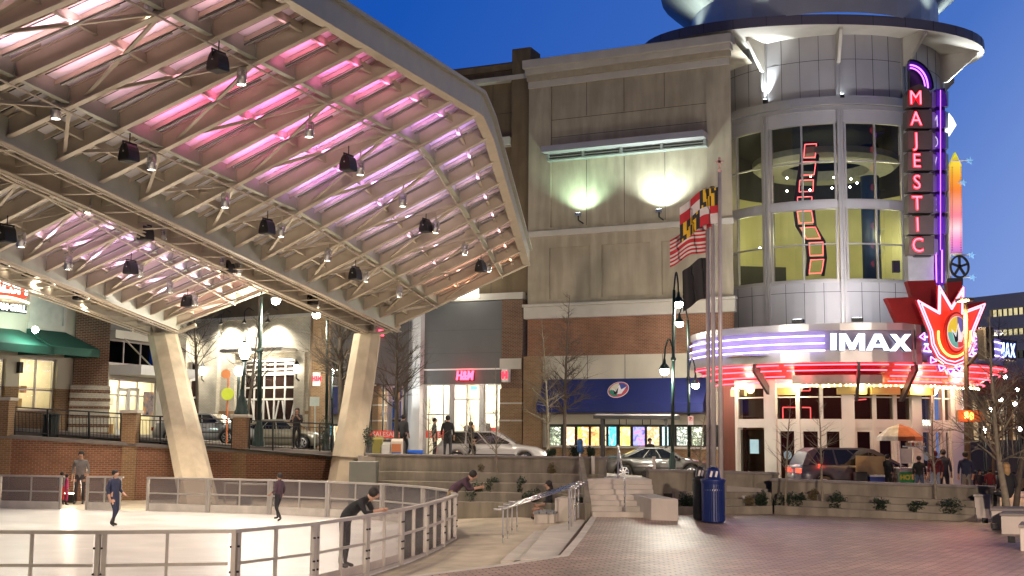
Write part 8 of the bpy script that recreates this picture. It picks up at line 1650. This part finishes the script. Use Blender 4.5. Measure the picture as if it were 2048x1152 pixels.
m = MB().use(mat('cardboard', (.4, .27, .14), .8)); m.hexa([P(1711, 962, 45.6), P(1772, 964, 45.6), P(1772, 964, 46.1), P(1711, 962, 46.1)], [P(1711, 911, 45.6), P(1770, 913, 45.6), P(1770, 913, 46.1), P(1711, 911, 46.1)]); o = m.build('cardboard_box'); tag(o, 'big tan cardboard sheet box propped beside the minivan', 'cardboard box')
m = MB().use(BLACK); m.box(P(1721, 954, 45.3), (.42, .4, .38)); o = m.build('crate', bevel=.02); tag(o, 'black crate with a silver edge in front of the minivan', 'crate'); m = MB().use(mat('cooler_blue', (.02, .05, .3), .4)); q = P(1752, 961, 45.2); m.box(q, (.55, .4, .3)); o = m.build('cool_box', bevel=.02); tag(o, 'blue cool box with a white lid beside the black crate', 'cool box'); m = MB().use(WHITE); m.box(q+Vector((0, 0, .18)), (.56, .41, .07)); m.build('lid', None, o)
# small path lights
for i, (x, y, Y) in enumerate(((1592, 1006, 34.2), (1488, 1000, 34.2), (1698, 1012, 33.8))): m = MB(smooth=True).use(GALV); q = P(x, y, Y); m.lathe(q-Vector((0, 0, .2)), [(.03, 0), (.03, .22), (.06, .22), (.06, .32), (0, .34)], 10); o = m.build('path_light'); tag(o, ['path light beside the first sapling', 'path light near the blue bin', 'path light under the minivan'][i], 'path light')
# ================================================================== separate pieces become parts of their own
def split_pieces(o, single=None):
    me = o.data; par = list(range(len(me.vertices)))
    def find(a):
        while par[a] != a: par[a] = par[par[a]]; a = par[a]
        return a
    for p in me.polygons:
        for v in p.vertices[1:]: par[find(v)] = find(p.vertices[0])
    near = {}
    for v in me.vertices:
        k = tuple(round(c*25) for c in v.co)
        if k in near: par[find(v.index)] = find(near[k])
        else: near[k] = v.index
    comp = {}
    for p in me.polygons: comp.setdefault(find(p.vertices[0]), []).append(p.index)
    bb = []
    for k, ps_ in comp.items():
        vs = [me.vertices[v].co for q in ps_ for v in me.polygons[q].vertices]; bb.append([ps_, Vector([min(v[c] for v in vs) for c in range(3)]), Vector([max(v[c] for v in vs) for c in range(3)])])
    ch = True
    while ch:
        ch = False
        for i in range(len(bb)):
            for j in range(i+1, len(bb)):
                if all(bb[i][1][c]-.02 <= bb[j][2][c] and bb[j][1][c]-.02 <= bb[i][2][c] for c in range(3)):
                    bb[i] = [bb[i][0]+bb[j][0], Vector([min(bb[i][1][c], bb[j][1][c]) for c in range(3)]), Vector([max(bb[i][2][c], bb[j][2][c]) for c in range(3)])]; bb.pop(j); ch = True; break
            if ch: break
    if len(bb) < 2: return
    for n, (ps_, _, _) in enumerate(bb):
        keep = set(ps_); m2 = me.copy(); bm_ = bmesh.new(); bm_.from_mesh(m2); bm_.faces.ensure_lookup_table()
        bmesh.ops.delete(bm_, geom=[f for f in bm_.faces if f.index not in keep], context='FACES'); bm_.to_mesh(m2); bm_.free()
        if n == 0: o.data = m2
        else: c = o.copy(); c.data = m2; COL.objects.link(c)
for o in list(bpy.data.objects):
    b_ = o.name.split('.')[0]
    if o.type == 'MESH' and b_ in ('panel_joints', 'bracket', 'post', 'rod', 'trunk', 'bench', 'cladding', 'ledge', 'pilaster', 'transoms', 'string_course', 'trim', 'lacing', 'beam', 'rails', 'pier_base', 'belt_course', 'parapet_moulding', 'neon_frames', 'arch_neon', 'purple_neon', 'wall_panel', 'column_neck', 'yoke', 'brick_pier', 'soffit_light', 'red_wings', 'slot', 'lobby_booth', 'spine', 'criss_cross_glazing', 'rings', 'door_handles', 'mirrors', 'side_moulding'):
        if b_ == 'transoms': o.name = 'transom'
        split_pieces(o)
